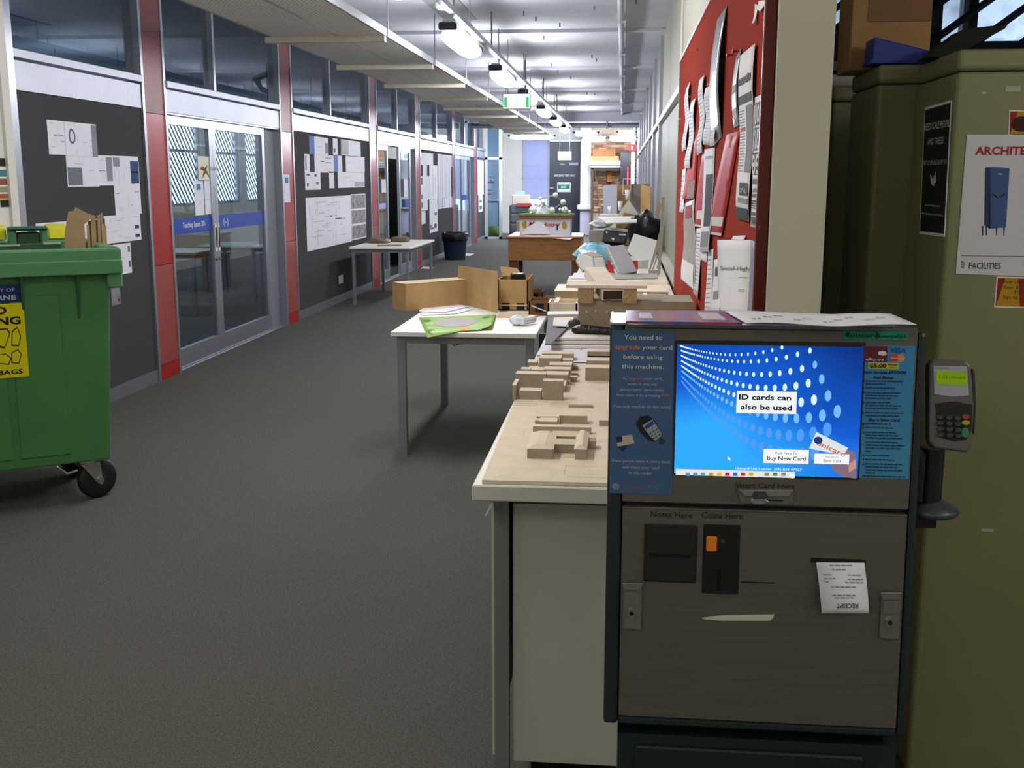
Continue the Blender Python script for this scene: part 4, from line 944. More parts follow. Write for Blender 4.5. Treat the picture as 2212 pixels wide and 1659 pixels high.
# long beige box models right behind
for k_, (x0, x1, yb, yt, dz, dp, lb) in enumerate(((1198, 1443, 648, 629, .05, .35, 'long beige box model crossing under the plank'), (1183, 1247, 672, 655, .05, .2, 'low beige card tray left of the grey model'), (1376, 1442, 668, 645, .05, .22, 'beige card frame right of the grey model'))):
    X0_, X1_, Y0_, Y1_, z0_, z1_ = fbx(x0, x1, yb, yt, BZ + dz, dp)
    if k_ == 0: Y0_ = max(Y0_, Y1 + .02); X0_, X1_ = aY(x0, yb, Y0_).x, aY(x1, yb, Y0_).x; z0_ = BZ + .002; z1_ = aY(x0, yt, Y0_).z
    lid = 'boxboard'
    t = thing('card_box_model', lb, 'model', ((X0_ + X1_)/2, Y0_, BZ), 0, 'beige box models')
    if k_ == 0:
        MB().box(X0_, X1_, Y0_, Y0_ + dp, z0_, z1_).build('box_body', mat('kraft_pale', 'a8946c', .85, noise=.05, scale=15), t); MB().box(X0_ - .002, X1_ + .002, Y0_ - .002, Y0_ + dp, z1_, z1_ + .004).build('lid', lid, t)
    else:
        w_ = .008
        MB().box(X0_, X1_, Y0_, Y0_ + dp, BZ + .002, BZ + .012).build('floor_panel', lid, t)
        for q0, q1, q2, q3 in ((X0_, X1_, Y0_, Y0_ + w_), (X0_, X1_, Y0_ + dp - w_, Y0_ + dp), (X0_, X0_ + w_, Y0_, Y0_ + dp), (X1_ - w_, X1_, Y0_, Y0_ + dp)): MB().box(q0, q1, q2, q3, BZ + .012, z1_).build('side_strip', lid, t)
        MB().box(X0_ + .03, X0_ + .05, Y0_ - .02, Y0_ + dp, z1_, z1_ + .006).build('cross_strip', lid, t)
        MB().box(X0_ + .02, X1_, Y0_ + dp*.45, Y0_ + dp*.5, z1_, z1_ + .006).build('cross_strip', lid, t)
# two further benches carrying the pile
for y0_, y1_, lb in ((5.36, 9.2, 'second bench of the row, buried under card models and foam boxes'), (9.3, 13.4, 'third bench of the row, holding boxes and a black rubbish bag')):
    d = thing('model_bench', lb, 'bench', (0, (y0_ + y1_)/2, 0))
    MB().box(-.322, .312, y0_, y1_, BZ - .037, BZ).build('bench_top', 'laminate', d, bevel=.003)
    for x_ in (-.285, .27):
        for y_ in (y0_ + .08, y1_ - .12): MB().box(x_, x_ + .034, y_, y_ + .034, 0, BZ - .037).build('leg', 'powder_grey', d)
    MB().box(-.243, .28, y0_ + .15, y1_ - .15, .17, BZ - .06).build('cupboard_body', 'cream_panel', d)

# ------------------------------------------------------------------ work table with the opened carton
TZt = .73
T = thing('work_table', 'white-topped table on grey steel legs in the middle of the corridor', 'table', (-.87, 6.68, 0))
tx0, tx1, ty0, ty1 = -1.278, -.458, 5.93, 7.5
MB().box(tx0, tx1, ty0, ty1, TZt - .028, TZt).build('table_top', 'laminate', T, bevel=.003)
for x_ in (tx0 + .03, tx1 - .065):
    for y_ in (ty0 + .03, ty1 - .08): MB().box(x_, x_ + .045, y_, y_ + .045, 0, TZt - .028).build('leg', 'powder_grey', T)
for b_ in ((tx0 + .07, tx1 - .07, ty0 + .035, ty0 + .055), (tx0 + .07, tx1 - .07, ty1 - .055, ty1 - .035), (tx0 + .035, tx0 + .055, ty0 + .075, ty1 - .08), (tx1 - .055, tx1 - .035, ty0 + .075, ty1 - .08)):
    MB().box(*b_, TZt - .07, TZt - .028).build('frame_rail', 'powder_grey', T)
w_ = MB(); c = aY(995, 742, 6.3); w_.tube([c + Vector((.05*math.cos(a_), .01*a_, .018*math.sin(a_*1.3))) for a_ in [i*.5 for i in range(20)]], .003, 5); w_.build('cable_loop', ink('23262e'), T)
# carton: long low box, upright flap panel, second box
CB = thing('cardboard_carton', 'opened brown cardboard carton with an upright flap on the work table', 'box', (-1.0, 6.95, TZt))
yc = 6.78
def cpx(x, y): return aY(x, y, yc)
def walls(name, x0, x1, y0, y1, z0, z1, par, m='card_brown', t_=.006):
    o = MB().box(x0, x1, y0, y1, z0, z0 + t_).build(name + '_base', m, par)
    MB().box(x0, x1, y0, y0 + t_, z0, z1).build(name + '_side', m, par); MB().box(x0, x1, y1 - t_, y1, z0, z1).build(name + '_side', m, par)
    MB().box(x0, x0 + t_, y0, y1, z0, z1).build(name + '_side', m, par); MB().box(x1 - t_, x1, y0, y1, z0, z1).build(name + '_side', m, par)
# left wing: runs back to the left, set at an angle
la, lb_ = aZ(893, 663, TZt + .002), aZ(992, 664, TZt + .002)
mb = MB(); zt1 = aY(893, 607, la.y).z
wl_ = aZ(860, 658, TZt + .002); back = aZ(1000, 640, TZt + .002)
pts4 = [Vector((la.x, 6.86, TZt + .002)), Vector((cpx(992, 640).x, 7.25, TZt + .002)), Vector((cpx(960, 640).x, 7.42, TZt + .002)), Vector((la.x - .12, 7.0, TZt + .002))]
for i in range(4):
    p, q_ = pts4[i], pts4[(i + 1) % 4]; n_ = (q_ - p).cross(Vector((0, 0, 1))).normalized()*-.006
    MB().hexa([p, q_, q_ + n_, p + n_] + [v + Vector((0, 0, zt1 - TZt)) for v in (p, q_, q_ + n_, p + n_)]).build('carton_side', 'card_brown', CB)
MB().hexa([p + Vector((0, 0, zt1 - TZt - .004)) for p in pts4] + [p + Vector((0, 0, zt1 - TZt)) for p in pts4]).build('carton_lid', mat('card_top', 'c8b48c', .85), CB)
# upright flap
fa, fb_ = aZ(990, 655, TZt + .002), aZ(1074, 676, TZt + .002)
za, zb_ = aY(990, 574, fa.y).z, aY(1074, 586, fb_.y).z
d_ = (fb_ - fa); n_ = Vector((-d_.y, d_.x, 0)).normalized()*.006
MB().hexa([fa, fb_, fb_ + n_, fa + n_, Vector((fa.x, fa.y, za)), Vector((fb_.x, fb_.y, zb_)), Vector((fb_.x, fb_.y, zb_)) + n_, Vector((fa.x, fa.y, za)) + n_]).build('upright_flap', 'card_brown', CB)
# right box
ra, rb_ = aZ(1077, 672, TZt + .002), aZ(1139, 664, TZt + .002)
zr = aY(1110, 603, (ra.y + rb_.y)/2).z
X0_, X1_, Y0_, _, _, zr = fbx(1076, 1140, 671, 604, TZt, .4)
walls('box', X0_, X1_, Y0_, Y0_ + .45, TZt + .002, zr, CB)
MB().box(X0_ + .003, X1_ - .003, Y0_ - .004, Y0_, TZt + .03, TZt + .04).build('tape_strip', ink('c0a878'), CB)
for u_ in (.12, .62): MB().box(X0_ + u_*(X1_ - X0_), X0_ + (u_ + .27)*(X1_ - X0_), Y0_ - .001, Y0_, TZt + .006, TZt + .05).build('cut_opening', ink('120e0a'), CB)
MB().obox((X0_ + .11, Y0_ + .2, zr + .0), .09, .08, .05, .3).build('inner_piece', 'black_plastic', CB, bevel=.01)
MB().hexa([(X0_, Y0_ + .25, zr), (X1_ - .05, Y0_ + .25, zr), (X1_ - .05, Y0_ + .256, zr), (X0_, Y0_ + .256, zr), (X0_ - .02, Y0_ + .3, zr + .06), (X1_ - .1, Y0_ + .3, zr + .05), (X1_ - .1, Y0_ + .306, zr + .05), (X0_ - .02, Y0_ + .306, zr + .06)]).build('back_flap', 'card_brown', CB)
# papers on the table
flatsheet('paper_sheet', 'upper white sheet of the loose papers beside the carton', 'paper', ((905, 673), (960, 675), (1015, 662), (935, 652)), TZt + .008, .003, 'paper')
flatsheet('paper_sheet', 'lower white sheet of the loose papers beside the carton', 'paper', ((912, 681), (985, 678), (1022, 668), (898, 658)), TZt + .003, .002, 'paper')
gp = thing('green_poster', 'green poster with a grey oval plan drooping over the table edge', 'poster', (-1.0, 6.1, TZt))
c4 = [aZ(*p, TZt + .002) for p in ((922, 722), (1062, 713), (1072, 681), (905, 687))]
def GPf(s, t_):
    p = (c4[0]*(1 - s) + c4[1]*s)*(1 - t_) + (c4[3]*(1 - s) + c4[2]*s)*t_
    dz = .001
    if p.y < ty0: dz -= (ty0 - p.y)*.25 
    if s > .8: dz += (s - .8)*.12*(1 - t_)
    return p + Vector((0, 0, dz + .002))
MB().grid(GPf, 16, 10).build('sheet', mat('poster_green', '8fb84e', .5, c2='6d9a3a', scale=9, thr=(.35, .65)), gp, solid=-.001)
class GPl:
    def pt(s, u, v, n=0): return GPf(u, v) + Vector((0, 0, .0025 + n))
o = MB(); o.add([GPl().pt(.46 + .3*math.cos(a_*.26), .55 + .28*math.sin(a_*.26)) for a_ in range(24)], [tuple(range(24))]); o.build('oval_plan', ink('a69fa0'), gp)
o = MB(); o.add([GPl().pt(*p) for p in ((.5, .02), (.68, .02), (.66, .2), (.52, .22))], [(0, 1, 2, 3)]); o.build('orange_patch', ink('d8924a'), gp)
for p in ((.08, .12), (.08, .75), (.88, .8)):
    o = MB(); o.add([GPl().pt(p[0] + .06*math.cos(a_), p[1] + .09*math.sin(a_)) for a_ in range(6)], [tuple(range(6))]); o.build('corner_print', ink('4f6a2a'), gp)
# cardboard disc, offcut, crumpled clear plastic, white scrap
t = thing('cardboard_disc', 'tan cardboard oval offcut at the right end of the work table', 'card', (-.55, 6.5, TZt))
c = aZ(1120, 684, TZt); P0 = Plane((c.x, c.y, TZt), (1, 0, 0), (0, 1, 0))
MB().poly(P0, [(-.13 + .0, .1), (-.13, -.06), (.05, -.08), (.11, -.04), (.125, .03), (.1, .09), (.05, .11)], .001, .006).build('card', mat('tan_card', 'c3a67a', .85), t)
def crumple(name, label, cat, c, r, m, seed=1, sc=(1, 1, .7), jit=.3):
    rr = random.Random(seed); mb = MB(); mb.ball(c, r, 12, sc)
    mb.v = [Vector(c) + (p - Vector(c))*(1 + rr.uniform(-jit, jit)) for p in mb.v]
    zmin = min(p.z for p in mb.v); mb.sm = [False]*len(mb.f)
    o = mb.build(name, m, merge=True); return tag(o, label, cat)
c = aZ(1118, 704, TZt)
mat('clear_plastic', 'd4d8e0', .15, spec=.8)
crumple('plastic_wrap', 'crumpled clear plastic on the front corner of the work table', 'plastic', (c.x, c.y + .03, TZt + .03), .04, 'clear_plastic', 3, (1.3, 1, .7), .2)
t = thing('plastic_tube', 'short rolled clear plastic tube beside the crumpled plastic', 'plastic', (c.x + .05, c.y + .03, TZt))
MB().cyl((c.x + .02, c.y, TZt + .025), (c.x + .085, c.y + .1, TZt + .028), .022, 12).build('roll', 'clear_plastic', t)
c = aZ(1152, 678, TZt)
crumple('white_scrap', 'little white crumpled scrap on the tan oval offcut', 'scrap', (c.x, c.y, TZt + .02), .016, 'paper', 5)
# dark boxes and a black board between table and bench
for k_, (x0, x1, yb, yt, dp, m, lb) in enumerate(((1140, 1172, 655, 630, .2, 'card_dark', 'upper dark brown open box between carton and card models'), (1142, 1185, 682, 650, .22, 'card_dark', 'lower dark brown open box between carton and card models'))):
    X0_, X1_, Y0_, Y1_, z0_, z1_ = fbx(x0, x1, yb, yt, TZt + .0, dp)
    if k_ == 0: z0_ = TZt
    t = thing('brown_box', lb, 'box', ((X0_ + X1_)/2, Y0_, TZt), 0, 'dark brown boxes')
    walls('box', X0_, X1_, Y0_, Y0_ + dp, TZt + .001, z1_, t, m)
    MB().box(X0_ + .04, X1_ - .03, Y0_ - .001, Y0_, TZt + .02, z1_ - .015).build('cut_opening', ink('130e0b'), t)
    MB().obox(((X0_ + X1_)/2, Y0_ - .004, (TZt + z1_)/2), (X1_ - X0_)*.8, .004, .006, 0, 0, .35).build('white_stick', 'white_plastic', t)
t = thing('black_board', 'tall black board standing between the work table and the bench', 'board', (-.42, 6.1, 0))
a = aZ(1160, 800, 0); MB().box(-.452, -.352, 6.0, 6.02, 0, .72).build('panel', ink('23282a', .5), t); MB().box(-.42, -.413, 5.985, 6.0, .1, .72).build('batten', ink('3a4244', .5), t)
# ------------------------------------------------------------------ sheets pinned along the left wall
class Pin:
    """a paper fixed to a flat place, with printed areas given in fractions of the sheet (0,0 = top left)"""
    def __init__(s, pl, u0, v0, u1, v1, label, name='pinned_sheet', cat='sheet', n=.001, th=.0018, m='paper', group=None):
        s.pl = pl; s.u0, s.u1 = sorted((u0, u1)); s.v0, s.v1 = sorted((v0, v1)); s.n = n + th
        c = pl.pt((s.u0 + s.u1)/2, s.v0, n); s.t = thing(name, label, cat, c, 0, group)
        MB().slab(pl, s.u0, s.v0, s.u1, s.v1, n, n + th).build('sheet', m, s.t)
    def U(s, a): return s.u0 + (s.u1 - s.u0)*a
    def V(s, b): return s.v1 - (s.v1 - s.v0)*b
    def rect(s, a0, b0, a1, b1, c, name='picture', k=1):
        MB().slab(s.pl, s.U(a0), s.V(b0), s.U(a1), s.V(b1), s.n, s.n + .0008*k).build(name, c if not isinstance(c, str) or c in MATS else ink(c), s.t); return s
    def lines(s, n_, seed=1, c='9a9aa6', kind='plan'):
        g = MB(); r = random.Random(seed); pl = s.pl
        for i in range(n_):
            a, b = r.uniform(.05, .8), r.uniform(.06, .9); e = r.uniform(.06, .25)
            if r.random() < .5: q = [(a, b), (min(.96, a + e), b), (min(.96, a + e), b + .012), (a, b + .012)]
            else: q = [(a, b), (a + .008, b), (a + .008, min(.95, b + e)), (a, min(.95, b + e))]
            g.flat(pl, [(s.U(x), s.V(y)) for x, y in reversed(q)], s.n + .0006)
        o = g.build('print', ink(c), s.t); o['kind'] = 'stuff'; return s
    def text(s, body, a, b, h, c='3a3a40', width=None, **kw):
        MB().text(s.pl, body, s.U(a), s.V(b), h, s.n + .0012, width=width, **kw).build('lettering', ink(c), s.t); return s
def wsheet(x0, x1, yt, yb, label, **kw):
    """photograph columns x0..x1; rows yt..yb measured at column x0"""
    a = PL.uv(x0, yt); b = PL.uv(x0, yb); e = PL.uv(x1, yt); return Pin(PL, a[0], b[1], e[0], a[1], label, **kw)
G1 = 'sheets on the first pinboard'
wsheet(99.8, 138, 258, 333, 'left white sheet of the upper pair on the first pinboard', group=G1).lines(4, 1).text('Business Meeting', .6, .45, .012, width=.12).text('+ space', .8, .62, .012)
p = wsheet(137, 204.5, 262, 336, 'upper white sheet with a round sketch and grey strip on the first pinboard', group=G1, n=.004).lines(8, 2)
MB().ell(PL, p.U(.2), p.V(.42), .045, .05, p.n, p.n + .0008).build('round_sketch', ink('6d7072'), p.t); MB().ell(PL, p.U(.2), p.V(.42), .025, .035, p.n + .0008, p.n + .0012).build('sketch_hole', ink('e4e4ec'), p.t)
p.rect(.83, .04, 1, 1, '8b8b92', 'grey_strip')
p = wsheet(141, 210, 335, 404, 'white sheet with a dark photograph at its lower left on the first pinboard', group=G1).lines(5, 3).rect(.02, .38, .46, .95, '6f7480')
p = wsheet(210, 241, 335, 401, 'narrow white sheet with a striped column on the first pinboard', group=G1).lines(6, 4).rect(.55, .05, .95, .85, '8a8c94').rect(.05, .5, .45, .53, '5aa0b4')
p = wsheet(241, 297.5, 336, 466, 'tall white sheet with a blue fountain photo on the first pinboard', group=G1).lines(14, 5).rect(.66, .08, .98, .46, '2d4670').rect(.66, .26, .98, .28, 'aebfd8').rect(.02, .03, .26, .18, '8f9098')
p = wsheet(76, 222, 483, 530, 'long white sheet half hidden behind the bin on the first pinboard', group=G1).lines(6, 6)
p = wsheet(222, 301, 467, 528, 'white sheet with two dark figures at its right edge on the first pinboard', group=G1, n=.004).lines(9, 7).rect(.83, .42, .95, .55, '3c3f48').rect(.83, .76, .96, .88, '3c3f48')
p = wsheet(236, 281, 530, 598, 'lower white sheet hanging beside the bin rim on the first pinboard', group=G1).lines(6, 8).rect(.86, .1, .96, .3, '55606e').rect(.86, .6, .96, .8, '55606e')
p = wsheet(237, 257, 599, 662, 'small grey photo print lowest on the first pinboard', group=G1, m=mat('photo_grey', '8f8e9a', .5, c2='6d6a76', scale=14))
p.rect(.5, .62, .8, .8, 'a0735c').rect(.7, .8, .9, .9, '2b2b30')
# notice on the plain wall at far left
aa = PL.uv(0, 340); ps = Plane((L + .03, 0, 0), (0, 1, 0), (0, 0, 1))
def psheet(x0, x1, yt, yb, label, **kw):
    a = ps.uv(x0, yt); b = ps.uv(x0, yb); e = ps.uv(x1, yt); return Pin(ps, a[0], b[1], e[0], a[1], label, **kw)
p = psheet(-12, 19, 341, 448, 'strip notice with small photographs on the white wall at left', name='wall_notice', cat='notice', m='paper_warm')
for i, (c_, b0, b1) in enumerate((('1b1b1e', 0, .17), ('3f7a86', .24, .38), ('8a4a42', .42, .55), ('8d8f7a', .58, .7), ('a04a40', .73, .82), ('b4a41e', .82, .86), ('17171a', .86, 1))): p.rect(.1, b0, .96, b1, c_, k=1 + .5*(i > 5))
# second pinboard
G2 = 'sheets on the second pinboard'
def z3(x0, x1, yt, yb, label, **kw): return wsheet(600 + x0/3.19, 600 + x1/3.19, 180 + yt/3.19, 180 + yb/3.19, label, **kw)
z3(214, 345, 360, 486, 'white sheet with a blue left strip, top row of the second pinboard', group=G2).lines(6, 11).rect(0, 0, .25, 1, '5b7fc0', 'blue_strip').rect(.82, .3, .98, .9, '8a8d92')
z3(377, 410, 378, 492, 'narrow white sheet alone in the top row of the second pinboard', group=G2).lines(3, 12).rect(.1, .6, .5, .85, '74767c')
z3(434, 568, 385, 494, 'white sheet with a brown photograph at left, top row of the second pinboard', group=G2).lines(5, 13).rect(.02, .05, .36, .95, mat('photo_brown', '83706a', .5, c2='6a7360', scale=10))
z3(180, 217, 486, 612, 'narrow white sheet at the left of the middle row, second pinboard', group=G2).lines(5, 14).rect(.1, .1, .4, .9, '9a9aa4')
z3(250, 382, 488, 614, 'white sheet with a red sketch in the middle row, second pinboard', group=G2).lines(8, 15).rect(.3, .35, .5, .4, 'b8505a').rect(.55, .15, .9, .2, '7fa08a').rect(.55, .4, .9, .45, '7fa08a')
z3(383, 411, 495, 610, 'small solid blue sheet in the middle row, second pinboard', group=G2, m=ink('5f86c8'))
z3(412, 441, 497, 612, 'narrow white sheet right of the blue one, second pinboard', group=G2).lines(3, 16)
z3(466, 596, 500, 612, 'white sheet with faint slanting lines, right end of the middle row', group=G2).lines(6, 17)
z3(185, 292, 612, 736, 'white sheet with scattered little drawings, bottom left of the upper cluster', group=G2).lines(6, 18).rect(.1, .1, .3, .2, '55575c').rect(.1, .6, .2, .8, '55575c').rect(.6, .1, .75, .25, '6a6c72').rect(.7, .55, .85, .7, '6a6c72')
z3(352, 386, 608, 724, 'narrow white sheet hanging between two gaps, second pinboard', group=G2).lines(3, 19)
z3(412, 596, 612, 722, 'wide white sheet with a skyline photo, bottom right of the upper cluster', group=G2).lines(8, 20).rect(.6, .62, 1, .95, mat('photo_sky', '8d8a94', .5, c2='b8b6bf', scale=12))
z3(190, 500, 790, 1163, 'very large white drawing sheet filling the lower second pinboard', group=G2).lines(30, 21, 'b4b4c0').rect(.62, .45, .75, .47, '55575c').rect(.5, .38, .54, .41, '6a6c72')
p = z3(501, 602, 765, 1086, 'tall sheet with three city photographs beside the large drawing', group=G2)
for i in range(3): p.rect(.03, .02 + i*.335, .97, .32 + i*.325, mat('photo_city', '5e5c68', .5, c2='a89aa4', scale=16, detail=8, thr=(.42, .58)))
# third pinboard
G3 = 'sheets on the third pinboard'
def z6(x0, x1, yt, yb, label, **kw): return wsheet(780 + x0/4.88, 780 + x1/4.88, 280 + yt/4.88, 280 + yb/4.88, label, **kw)
for i, (x0, x1, yt, yb, lb) in enumerate(((622, 668, 240, 370, 'top left white sheet of the third pinboard'), (668, 716, 243, 370, 'second white sheet of the top row on the third pinboard'), (716, 757, 248, 370, 'third white sheet of the top row on the third pinboard'),
        (646, 692, 370, 490, 'white sheet between two gaps, second row of the third pinboard'), (622, 690, 490, 640, 'white sheet with a dark left picture, middle of the third pinboard'), (690, 716, 490, 740, 'narrow white sheet in the middle column of the third pinboard'),
        (622, 698, 640, 860, 'white sheet with small brown pictures, lower left of the third pinboard'), (624, 676, 865, 1003, 'lowest left white sheet of the third pinboard'), (717, 803, 372, 740, 'tall white sheet with pink lines on the third pinboard'), (717, 803, 742, 1095, 'lowest tall white sheet with bold black letters on the third pinboard'),
        (806, 850, 255, 840, 'first long streaked sheet at the right of the third pinboard'), (852, 905, 262, 720, 'second long streaked sheet at the right of the third pinboard'), (862, 970, 722, 832, 'wide low sheet under the streaked ones on the third pinboard'), (906, 944, 268, 720, 'third long streaked sheet beside the red column'), (945, 956, 275, 395, 'small corner sheet at the top right of the third pinboard'))):
    p = z6(x0, x1, yt, yb, lb, group=G3, n=.001 + .002*(i % 2))
    if 'streaked' in lb:
        for k_ in range(4): p.rect(.12 + .22*k_, .02, .18 + .22*k_, .98, ('a8acc8', 'c4c6d8', '8d90a8', 'b6b0c8')[k_], 'streak')
    else: p.lines(6, 30 + i)
    if 'brown' in lb: p.rect(.05, .2, .3, .4, '7d5f58').rect(.05, .6, .3, .85, '6d5a5a')
    if 'dark left' in lb: p.rect(.02, .1, .3, .6, '4a4c54')
    if 'pink' in lb: p.rect(.4, .1, .43, .9, 'c490ac').rect(.7, .3, .73, .8, 'b0a0cc')
    if 'bold' in lb: p.rect(.1, .74, .2, .9, '33343a').rect(.55, .75, .85, .88, '33343a').rect(.3, .84, .45, .9, '33343a').rect(.6, .4, .9, .48, '55565c')
z6(1226, 1290, 318, 690, 'tall white sheet on the last short pinboard', group='sheets on the last pinboard').lines(9, 60).rect(.2, .1, .8, .4, 'c4b0b4')
z6(1236, 1280, 688, 872, 'lower white sheet with dark pictures on the last short pinboard', group='sheets on the last pinboard').lines(4, 61).rect(.2, .3, .8, .45, '77707a').rect(.2, .65, .8, .85, '66606a')
# notices on the doors and columns
PD1 = Plane((L - .03, 0, 0), (0, 1, 0), (0, 0, 1))
def dsheet(x0, x1, yt, yb, label, **kw):
    a = PD1.uv(x0, yt); b = PD1.uv(x0, yb); e = PD1.uv(x1, yt); return Pin(PD1, a[0], b[1], e[0], a[1], label, n=-.012, **kw)
p = dsheet(429, 458, 337, 389, 'cream poster with a brown leaping figure on the left door leaf', name='door_poster', cat='poster', m='paper_warm')
MB().poly(PD1, [(p.U(a), p.V(b)) for a, b in ((.3, .4), (.45, .5), (.7, .35), (.6, .55), (.85, .95), (.55, .7), (.25, .95), (.4, .62), (.12, .55))], p.n, p.n + .0008).build('leaping_figure', ink('7a5636'), p.t)
p = dsheet(421, 441, 391, 466, 'left white notice with a blue square on the door glass', name='door_notice', cat='notice').rect(.25, .08, .7, .26, '4a7fae').lines(6, 41)
p = dsheet(443, 463, 390, 464, 'right plain white notice beside the door stile', name='door_notice', cat='notice').lines(9, 42)
p = wsheet(607.5, 622, 377, 438, 'white notice with a blue square on the second red column', name='column_notice', cat='notice', n=.014).rect(.3, .1, .8, .3, '4a7fae').lines(6, 43)
p = z6(230, 277, 522, 665, 'white notice on the glass of the half-open door', name='door_notice', cat='notice', n=-.025).lines(4, 44)
p = z6(450, 486, 520, 712, 'second white notice hanging on the edge of the half-open door', name='door_notice', cat='notice', n=.0).lines(4, 45)
p = z6(186, 284, 770, 848, 'blue strip with white lettering on the half-open door glass', name='door_strip', cat='notice', n=-.025, m=ink('2a3f9a')); p.rect(.2, .15, .9, .95, 'b9bde0')
p = z6(465, 498, 735, 822, 'bright blue sign tab on the edge of the half-open door', name='door_strip', cat='notice', n=.0, m=ink('1c52b8'))
p = z6(1078, 1125, 690, 745, 'blue strip on the far sliding door', name='door_strip', cat='notice', n=-.025, m=ink('1c4ab0'))
# power outlet
po = thing('power_outlet', 'small white power outlet low on the second pinboard', 'outlet', PL.pt(*PL.uv(735, 611), 0))
a = PL.uv(731, 596); b = PL.uv(739.5, 611); MB().slab(PL, a[0], b[1], b[0], a[1], 0, .012).build('face_plate', 'white_plastic', po, bevel=.003)
for q0 in (.3, .7): MB().slab(PL, a[0] + (b[0] - a[0])*q0 - .012, (a[1] + b[1])/2 - .015, a[0] + (b[0] - a[0])*q0 + .012, (a[1] + b[1])/2 + .015, .012, .015).build('socket', ink('c9c9c4'), po)

# ------------------------------------------------------------------ green recycling bin
ang = math.atan2(.56, .83)            # long side direction
bd = Vector((math.cos(ang), math.sin(ang), 0)); bnv = Vector((bd.y, -bd.x, 0))   # bnv faces the viewer
corner = aY(239, 992, 4.98); corner.z = 0
WB, DB = 1.2, .74
org = corner - bd*(WB/2) - bnv*(DB/2)
bn_ = thing('recycling_bin', 'large green wheeled recycling bin stuffed with cardboard', 'bin', (org.x, org.y, 0), ang)
mat('bin_green', '46804a', .42, noise=.08, scale=4); mat('bin_green2', '559060', .4, noise=.06, scale=4); mat('bin_dark', '2f6040', .45)
LB = Local(bn_)
zb0, zb1, tp = .21, 1.14, .05
def ring(mb, x, y, z): return [(-x, -y, z), (x, -y, z), (x, y, z), (-x, y, z)]
hx, hy = WB/2, DB/2
mb = LB.mb(); o0 = ring(mb, hx, hy, zb0); o1 = ring(mb, hx + tp, hy + tp, zb1); i1 = ring(mb, hx + tp - .02, hy + tp - .02, zb1); i0 = ring(mb, hx - .02, hy - .02, zb0 + .03)
vs_ = o0 + o1 + i1 + i0
fs = [(3, 2, 1, 0)] + [(i, (i + 1) % 4, 4 + (i + 1) % 4, 4 + i) for i in range(4)] + [(4 + i, 4 + (i + 1) % 4, 8 + (i + 1) % 4, 8 + i) for i in range(4)] + [(8 + i, 8 + (i + 1) % 4, 12 + (i + 1) % 4, 12 + i) for i in range(4)] + [(12, 13, 14, 15)]
mb.add(vs_, fs); bb = mb.build('bin_body', 'bin_green', bn_, bevel=.012, seg=2)
# raised panels and ribs on the viewer's side (local -y)
def face_y(z): return -(hy + tp*(z - zb0)/(zb1 - zb0))
for x0, x1 in ((-.58, -.2), (-.17, .17), (.2, .42)):
    mb = LB.mb(); mb.hexa([(x0, face_y(.26) - .008, .26), (x1, face_y(.26) - .008, .26), (x1, face_y(.26) + .004, .26), (x0, face_y(.26) + .004, .26), (x0 + .004, face_y(1.04) - .01, 1.04), (x1 - .004, face_y(1.04) - .01, 1.04), (x1 - .004, face_y(1.04) + .004, 1.04), (x0 + .004, face_y(1.04) + .004, 1.04)]); mb.build('raised_panel', 'bin_green', bn_, bevel=.004)
for x0 in (-.4, -.05, .26, .5):
    mb = LB.mb(); mb.add([(x0 - .006, face_y(1.13) - .05, 1.13), (x0 + .006, face_y(1.13) - .05, 1.13), (x0 + .006, face_y(.92), .92), (x0 - .006, face_y(.92), .92), (x0 - .006, face_y(1.13), 1.13), (x0 + .006, face_y(1.13), 1.13)], [(0, 1, 2, 3), (4, 5, 1, 0), (3, 2, 5, 4), (0, 3, 4), (1, 5, 2)]); mb.build('rib', 'bin_dark', bn_)
# rim
rz0, rz1, ro = 1.14, 1.25, .1
mb = LB.mb()
for (x0, x1, y0, y1) in ((-hx - ro, hx + ro, -hy - ro, -hy - tp + .02),): mb.box(x0, x1, y0, y1, rz0, rz1)
mb.build('rim', 'bin_green2', bn_, bevel=.01, seg=2)
mb = LB.mb(); mb.box(-hx - ro, hx + ro, -hy - ro - .012, -hy - ro + .005, rz0 - .01, rz0 + .055); mb.build('rim_lip', 'bin_green2', bn_, bevel=.004)
mb = LB.mb(); mb.box(-hx - ro, hx + ro, hy + tp - .02, hy + ro, rz0, rz1); mb.build('rim', 'bin_green2', bn_, bevel=.01)
for s_ in (-1, 1):
    a, b = sorted((s_*(hx + tp - .02), s_*(hx + ro))); mb = LB.mb(); mb.box(a, b, -hy - ro + .01, hy + ro - .01, rz0 - .08, rz1); mb.build('rim', 'bin_green2', bn_, bevel=.008)
# handle bracket and yellow lid halves behind the front rim
PH = Plane(LB.M @ Vector((0, .05, 1.25)), bd, (0, 0, 1))
def hu(x): return PH.uv(x, 500)[0]
def hz(y): return PH.uv(80, y)[1] + 1.25
def hbox(x0, x1, y0, y1, z0, z1, name, m, bv=.006):
    mb = LB.mb(); mb.box(hu(x0), hu(x1), y0, y1, z0, z1); return mb.build(name, m, bn_, bevel=bv)
hbox(35, 85, .05, .09, hz(534), hz(501), 'handle_bridge', 'bin_dark')
hbox(16, 34, .02, .1, hz(534), hz(493), 'handle_post', 'bin_green2'); hbox(86, 103, .02, .1, hz(534), hz(493), 'handle_post', 'bin_green2')
hbox(15, 103, .0, .1, hz(497), hz(489), 'handle_bar', 'bin_dark', .008)
hbox(-200, 126, -.03, .12, hz(545), hz(524), 'handle_shelf', 'bin_dark', .004)
hbox(88, 126, -.034, -.02, hz(527), hz(522), 'worn_edge', ink('b9bfae'), .001); hbox(-20, 38, -.034, -.02, hz(529), hz(525), 'worn_edge', ink('b9bfae'), .001)
mat('lid_yellow', 'd3cf12', .4)
